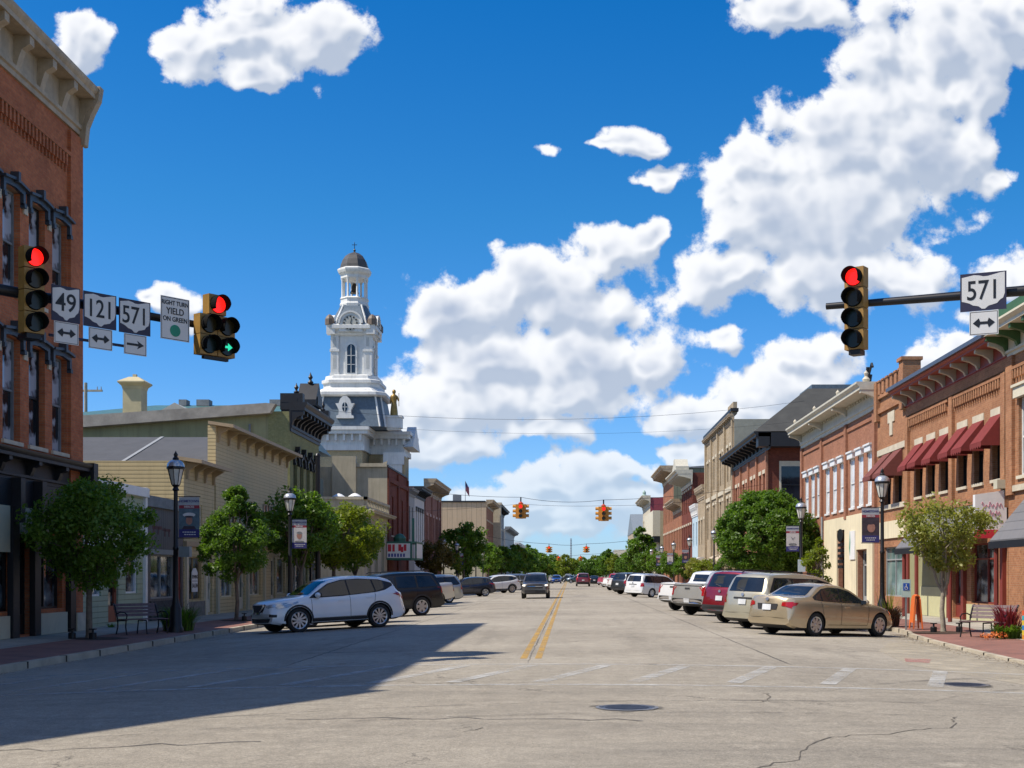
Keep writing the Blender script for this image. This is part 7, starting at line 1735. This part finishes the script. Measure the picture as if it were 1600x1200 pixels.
# ---- orange folding board, accessible parking sign
r = thing('folding_board', 'bright orange folding pavement board seen edge on near the right kerb', 'folding sign', (11.15, 41.2, ZK + .03), 0)
M_or = plain('orange_plastic', (.72, .16, .03), .5, var=.06)
for s in (-1, 1):
    m = MB(); P = [(-.28, 0), (-.2, 0), (-.18, .2), (.18, .2), (.2, 0), (.28, 0), (.28, .95), (.2, 1.05), (.08, 1.09), (-.08, 1.09), (-.2, 1.05), (-.28, .95)]
    vs = [(s * (.13 - .09 * z / 1.09), y_, z) for y_, z in P] + [(s * (.13 - .09 * z / 1.09) + s * .03, y_, z) for y_, z in P]; n = len(P)
    m.add(vs, [tuple(range(n)), tuple(range(n, 2*n))[::-1]] + [(i, (i+1) % n, n + (i+1) % n, n + i) for i in range(n)]); m.build('panel', M_or, r)
m = MB(); m.tube((0, -.2, 1.07), (0, .2, 1.07), .035); m.build('hinge', M_or, r)
r = thing('accessible_parking_sign', 'low post with blue accessible parking sign in front of the gold sedan', 'parking sign', (10.75, 40.9, ZK))
MB().box(-.025, .025, -.02, .02, 0, 1.6).build('post', plain('galvanised', (.34, .36, .36), .45, .6), r)
MB().box(-.15, .15, -.03, -.022, 1.05, 1.62).build('sign_plate', plain('sign_pale_green', (.55, .68, .62), .5), r)
MB().box(-.10, .10, -.036, -.031, 1.27, 1.50).build('blue_field', plain('sign_blue_field', (.02, .10, .48), .5), r)
m = MB(); m.prism(ell(.0, 1.46, .018, .018, 8), 'y', -.042, -.037); m.box(-.012, .012, -.042, -.037, 1.38, 1.44); m.box(-.012, .045, -.042, -.037, 1.365, 1.382); m.box(.03, .047, -.042, -.037, 1.32, 1.365)
for i in range(10):
    a0, a1 = math.pi * (.55 + i * .12), math.pi * (.55 + (i+1) * .12)
    m.prism([(.055*math.cos(a0), 1.345 + .055*math.sin(a0)), (.055*math.cos(a1), 1.345 + .055*math.sin(a1)), (.042*math.cos(a1), 1.345 + .042*math.sin(a1)), (.042*math.cos(a0), 1.345 + .042*math.sin(a0))], 'y', -.042, -.037)
m.build('wheelchair_symbol', M_white, r)
r = thing('painted_post', 'short post painted in blue, yellow and orange bands at the right edge', 'post', (12.15, 34.2, ZK + .03))
for k, c in enumerate(((.6, .25, .03), (.65, .5, .05), (.03, .2, .45), (.65, .5, .05), (.05, .35, .4), (.6, .1, .03))): m = MB(); m.lathe([(.06, k*.13), (.06, k*.13 + .13)], 10); m.build('band', plain('band_%d' % k, c, .5), r)
# ================================================================== trees and plants
LM = {'dark': leafmat('leaf_dark', (.07, .145, .016), (.11, .20, .022), (.17, .27, .04)),
      'mid': leafmat('leaf_mid', (.045, .11, .014), (.085, .17, .02), (.15, .24, .035)),
      'lime': leafmat('leaf_lime', (.10, .155, .012), (.16, .21, .02), (.24, .27, .03)),
      'yell': leafmat('leaf_yellowish', (.15, .19, .03), (.23, .25, .05), (.34, .32, .08), .4),
      'brown': leafmat('leaf_brown', (.075, .055, .012), (.12, .09, .02), (.17, .13, .03)),
      'purple': leafmat('leaf_purple', (.05, .022, .022), (.075, .035, .03), (.10, .06, .045), .2),
      'red': leafmat('leaf_red', (.30, .02, .04), (.22, .03, .05), (.10, .02, .03), .3)}
M_bark = plain('bark', (.16, .125, .095), .95, var=.35, vs=6, bump=.6, bs=22)
M_bark2 = plain('pale_bark', (.30, .26, .20), .95, var=.3, vs=6, bump=.5, bs=22)
def leafmesh(rs, C, sig, nper, size, centre, name='foliage', flat=.0):
    """C: clump centres (n,3), sig: clump radii (n,3); every leaf is its own small folded blade"""
    n = len(C); idx = np.repeat(np.arange(n), nper); P = rs.normal(size=(len(idx), 3)); P /= np.linalg.norm(P, axis=1)[:, None]
    P = P * (rs.random(len(idx)) ** (1/2.2))[:, None] * sig[idx] + C[idx]
    out = P - centre; out /= (np.linalg.norm(out, axis=1)[:, None] + 1e-6)
    nrm = out * .55 + rs.normal(size=P.shape) * .75 + np.array([0, 0, .35]); nrm /= np.linalg.norm(nrm, axis=1)[:, None]
    a = np.cross(nrm, rs.normal(size=P.shape)); a /= np.linalg.norm(a, axis=1)[:, None]; b = np.cross(nrm, a)
    s = size * rs.uniform(.6, 1.3, len(P))[:, None]
    V = np.stack([P - a*s, P + b*s*.5 - nrm*s*.15, P + a*s, P - b*s*.5 - nrm*s*.15], 1).reshape(-1, 3)
    me = bpy.data.meshes.new(name); m = len(P)
    me.vertices.add(4*m); me.vertices.foreach_set('co', V.ravel().astype(np.float32)); me.loops.add(4*m); me.loops.foreach_set('vertex_index', np.arange(4*m, dtype=np.int32))
    me.polygons.add(m); me.polygons.foreach_set('loop_start', np.arange(0, 4*m, 4, dtype=np.int32)); me.update(calc_edges=True)
    at = me.attributes.new('leaf', 'FLOAT', 'FACE'); at.data.foreach_set('value', rs.random(m).astype(np.float32))
    return me
def limb(m, rs, p, q, r0, r1, n=5, wob=.08):
    p, q = np.array(p, float), np.array(q, float); L = np.linalg.norm(q - p); pts = []
    for i in range(n + 1):
        t = i / n; w = wob * L * math.sin(math.pi * t); pts.append(tuple(p + (q - p) * t + rs.normal(size=3) * w * .4 + np.array([0, 0, -w * .3 if q[2] > p[2] else 0])))
    m.path(pts, [r0 + (r1 - r0) * i / n for i in range(n + 1)], 6)
TREES = {}
def make_tree(key, seed, H, z0, rx, mat, ncl=60, nper=110, size=.075, trunk=.09, clr=.32, shape='round', bark=None, fork=None, sparse=1.0, inner=.35):
    rs = np.random.default_rng(seed); hz = (H - z0) / 2; cz = z0 + hz; C = []; Sg = []
    lump = rs.normal(size=(7, 3)); lump /= np.linalg.norm(lump, axis=1)[:, None]; la = rs.uniform(.05, .22, 7)
    while len(C) < ncl:
        d = rs.normal(size=3); d /= np.linalg.norm(d); k = 1.0 - .12 + sum(la[j] * max(0, d @ lump[j])**4 for j in range(7))
        rr = (inner + (1 - inner) * rs.random() ** .45) * k; p = d * rr
        if shape == 'cone': f = 1.0 - .62 * max(0, p[2] + .25)
        elif shape == 'vase': f = .72 + .34 * max(-.6, p[2])
        elif shape == 'flat': f = 1.05 - .35 * abs(p[2])
        else: f = 1.0
        q = np.array([p[0] * rx * f, p[1] * rx * f, cz + p[2] * hz * .92]); C.append(q); Sg.append(np.array([1, 1, .8]) * clr * rx * rs.uniform(.55, 1.15) * (1 if shape != 'cone' else max(.45, 1 - .5 * max(0, p[2]))))
    C = np.array(C); Sg = np.array(Sg)
    me = leafmesh(rs, C, Sg, max(3, int(nper * sparse)), size, np.array([0, 0, cz - hz * .3])); me.materials.append(LM[mat])
    m = MB(); fz = fork or z0 + .25 * hz; b = bark or M_bark
    m.path([(0, 0, -.05), (.0, .0, .15), (rs.normal() * .03, rs.normal() * .03, fz * .55), (0, 0, fz)], [trunk * 1.45, trunk * 1.05, trunk * .95, trunk * .85], 10)
    far = C[rs.choice(len(C), min(len(C), 26 if size < .12 else 10), replace=False)]
    mains = []
    for i in range(5):
        a = i * 1.257 + rs.random(); e = np.array([math.cos(a) * rx * .45, math.sin(a) * rx * .45, cz + hz * rs.uniform(-.1, .35)]); mains.append(e); limb(m, rs, (0, 0, fz - .05), e, trunk * .62, trunk * .3)
    limb(m, rs, (0, 0, fz - .05), (0, 0, cz + hz * .6), trunk * .7, trunk * .22)
    for q in far:
        e = min(mains, key=lambda v: np.linalg.norm(v - q)); s = np.array([0, 0, fz]) + (e - np.array([0, 0, fz])) * rs.uniform(.4, 1.0); limb(m, rs, s, q, trunk * .28, trunk * .07, 4)
    TREES[key] = (me, m.mesh('trunk', b, 60))
GT = 'trees planted along the pavements'
def tree(key, x, y, label, z=ZK + .02, rz=0, k=1.0, name='street_tree', group=GT, cat='tree', mat=None, kz=None):
    r = thing(name, label, cat, (x, y, z), rz, group); r.scale = (k, k, kz or k)
    cm, tm = TREES[key]; c = obj('crown', cm, r); t = obj('trunk', tm, r)
    if mat:
        c.material_slots[0].link = 'OBJECT'; c.material_slots[0].material = LM[mat]
    return r
make_tree('broad', 11, 4.5, 1.35, 1.75, 'dark', 100, 170, .068, .085, .30, 'flat', fork=1.45)
make_tree('spire', 5, 5.45, 1.45, 1.5, 'mid', 110, 165, .068, .075, .27, 'cone', fork=1.3)
make_tree('globe', 23, 5.75, 2.1, 2.1, 'lime', 100, 110, .10, .10, .28, 'round', fork=2.0)
make_tree('dusky', 31, 5.5, 2.0, 1.75, 'dark', 80, 110, .10, .09, .3, 'round', fork=1.8)
make_tree('big', 47, 6.9, 1.3, 3.0, 'mid', 420, 110, .115, .15, .17, 'round', fork=1.6, inner=.62)
make_tree('sparse', 61, 4.25, 1.65, 1.72, 'yell', 90, 72, .066, .075, .23, 'vase', M_bark2, fork=1.25)
make_tree('young', 67, 3.6, 1.3, .75, 'lime', 26, 60, .08, .035, .35, 'cone', fork=1.2)
make_tree('mid1', 71, 5.2, 1.6, 1.75, 'brown', 60, 70, .14, .09, .3, 'round')
make_tree('far1', 83, 8.2, 2.0, 2.7, 'dark', 70, 60, .24, .16, .28, 'round')
make_tree('far2', 89, 9.0, 1.5, 3.0, 'mid', 70, 60, .26, .18, .28, 'cone')
make_tree('far3', 97, 12.0, 1.5, 5.2, 'mid', 80, 60, .45, .3, .26, 'round')
tree('broad', -13.1, 34.9, 'dark green broad crowned tree on the shaded pavement, nearest on the left')
tree('spire', -12.7, 48.8, 'upright green tree with a pointed sunlit top by the yellow shops')
tree('dusky', -12.6, 60.0, 'very dark round tree behind the second left lamp', k=1.05)
tree('globe', -12.25, 66.5, 'lime green sunlit round tree behind the white crossover', k=1.1, kz=1.02)
tree('dusky', -12.4, 74, 'dark tree half hidden behind the lime green one', rz=2, k=.95)
tree('mid1', -12.2, 116, 'brownish tree under the theatre marquee on the left')
tree('far1', -12.6, 152, 'tall dark tree in front of the metal clad block', rz=1)
tree('far2', -13.2, 166, 'mid green tree right behind the tall dark one', rz=2, k=.78)
tree('young', -11.9, 137, 'low young green tree before the tall dark left tree', rz=1, k=1.2)
for k, (x, y, ky, ks, mt) in enumerate(((-13, 205, 'far1', .85, 'dark'), (-13.2, 222, 'far2', .8, 'mid'), (-13, 245, 'far1', .9, 'mid'), (-13.4, 268, 'far1', .95, 'dark'), (-13, 292, 'far2', 1.0, 'dark'), (-13.5, 330, 'far2', 1.1, 'lime'), (-13, 375, 'far1', 1.2, 'dark'), (-13.5, 420, 'far2', 1.35, 'mid'), (-13.5, 470, 'far3', 1.0, 'dark'))):
    tree(ky, x, y, 'distant street tree, %s in the left hand row past the metal clad block' % ['first', 'second', 'third', 'fourth', 'fifth', 'sixth', 'seventh', 'eighth', 'ninth'][k], rz=k, k=ks, mat=mt)
tree('big', 12.2, 77.5, 'big dense round green tree beside the rose brick building', kz=.97)
tree('sparse', 11.3, 38.7, 'small sparse yellowing tree with bare twigs showing, nearest on the right')
tree('young', 11.0, 56.5, 'thin young tree between the lamp and the cream stucco front')
tree('far2', 11.9, 212, 'tall full green tree in front of the cream box building', k=1.12, rz=1)
tree('far1', 11.9, 232, 'round green tree just left of the tall full one on the right', k=.9, mat='mid')
for k, (x, y, ky, ks, mt) in enumerate(((11.6, 96, 'young', 1.0, 'mid'), (11.7, 108, 'mid1', .62, 'lime'), (11.6, 117, 'mid1', .66, 'yell'), (11.7, 130, 'mid1', .75, 'mid'), (11.6, 146, 'mid1', .85, 'mid'), (11.8, 165, 'mid1', .95, 'dark'), (11.8, 188, 'mid1', 1.1, 'mid'), (12, 262, 'far1', .75, 'mid'), (12, 295, 'far2', .75, 'mid'), (12, 340, 'far1', .9, 'lime'), (12, 385, 'far2', 1.1, 'mid'), (12.5, 440, 'far3', .85, 'mid'))):
    tree(ky, x, y, 'distant street tree, %s in the right hand row beyond the big round tree' % ['first', 'second', 'third', 'fourth', 'fifth', 'sixth', 'seventh', 'eighth', 'ninth', 'tenth', 'eleventh', 'twelfth'][k], rz=k * 1.3, k=ks, mat=mt)
rs = random.Random(5)
for k in range(26):
    x = -34 + k * 3.0 + rs.uniform(-1, 1); y = 560 + rs.uniform(-30, 60) + abs(x) * .5
    tree('far3', x, y, 'tree of the wood that closes the end of the street', z=-.5, rz=rs.random() * 6, k=rs.uniform(.75, 1.05), mat=['mid', 'dark', 'mid', 'lime'][k % 4], group='trees closing the far end of the street', name='far_tree')
# ---- planting beds
def bush(name, x, y, label, spec):
    r = thing(name, label, 'plant', (x, y, ZK + .03)); rs_ = np.random.default_rng(int(abs(x * y)) + 3)
    for (nm, mt, n, rx, h, w, droop) in spec:
        V = []; F = []; 
        for i in range(n):
            a = rs_.random() * 6.283; r0 = rx * .45 * math.sqrt(rs_.random()); bx, by = r0 * math.cos(a), r0 * math.sin(a); a2 = a + rs_.normal() * .5; hh = h * rs_.uniform(.55, 1.05); out = rx * rs_.uniform(.2, .75)
            px, py = -math.sin(a2) * w, math.cos(a2) * w; b = len(V)
            for t in (0, .35, .7, 1.0):
                q = (bx + math.cos(a2) * out * t * t, by + math.sin(a2) * out * t * t, hh * (t - droop * t * t * t)); ww = (1 - t * .92) if t else .6
                V += [(q[0] - px * ww, q[1] - py * ww, q[2]), (q[0] + px * ww, q[1] + py * ww, q[2])]
            F += [(b + 2*j, b + 2*j + 1, b + 2*j + 3, b + 2*j + 2) for j in range(3)]
        m = MB(); m.add(V, F); o = m.build(nm, LM[mt], r, fix=False)
        at = o.data.attributes.new('leaf', 'FLOAT', 'FACE'); at.data.foreach_set('value', rs_.random(len(F)).astype(np.float32))
    return r
bush('ornamental_grass', -12.2, 39.9, 'dark clump of ornamental grass at the foot of the nearest left lamp', [('foliage', 'dark', 420, 1.0, 1.15, .022, .35), ('plumes', 'purple', 160, .9, 1.25, .012, .2)])
bush('ornamental_grass', -11.9, 55.6, 'dark grassy clump at the second left lamp', [('foliage', 'dark', 200, .7, .9, .03, .35)])
bush('fountain_grass', 10.75, 43.3, 'purple brown fountain grass behind the gold sedan bonnet', [('foliage', 'purple', 420, .85, 1.15, .022, .4), ('green_blades', 'lime', 26, .5, 1.5, .03, .1)])
bush('flower_bed_plant', 11.95, 34.9, 'red leaved plant with green strap leaves beside the right bench', [('red_leaves', 'red', 130, .55, 1.25, .045, .25), ('strap_leaves', 'mid', 220, .75, .75, .03, .55)])
m = leafmesh(np.random.default_rng(4), np.array([[0, 0, .12], [.22, .1, .1], [-.2, -.1, .1]]), np.array([[.22, .22, .1]] * 3), 60, .035, np.array([0, 0, 0.]), 'flowers'); m.materials.append(plain('orange_petals', (.60, .16, .03), .6, var=.3, vs=20))
o = obj('orange_flowers', m, None, (11.35, 34.3, ZK + .04)); tag(o, 'low orange flowers in front of the red leaved plant', 'flowers', kind='stuff')
bush('pavement_weed', -14.9, 41.6, 'small green weed growing against the sage shop wall', [('foliage', 'mid', 40, .25, .25, .02, .3)])
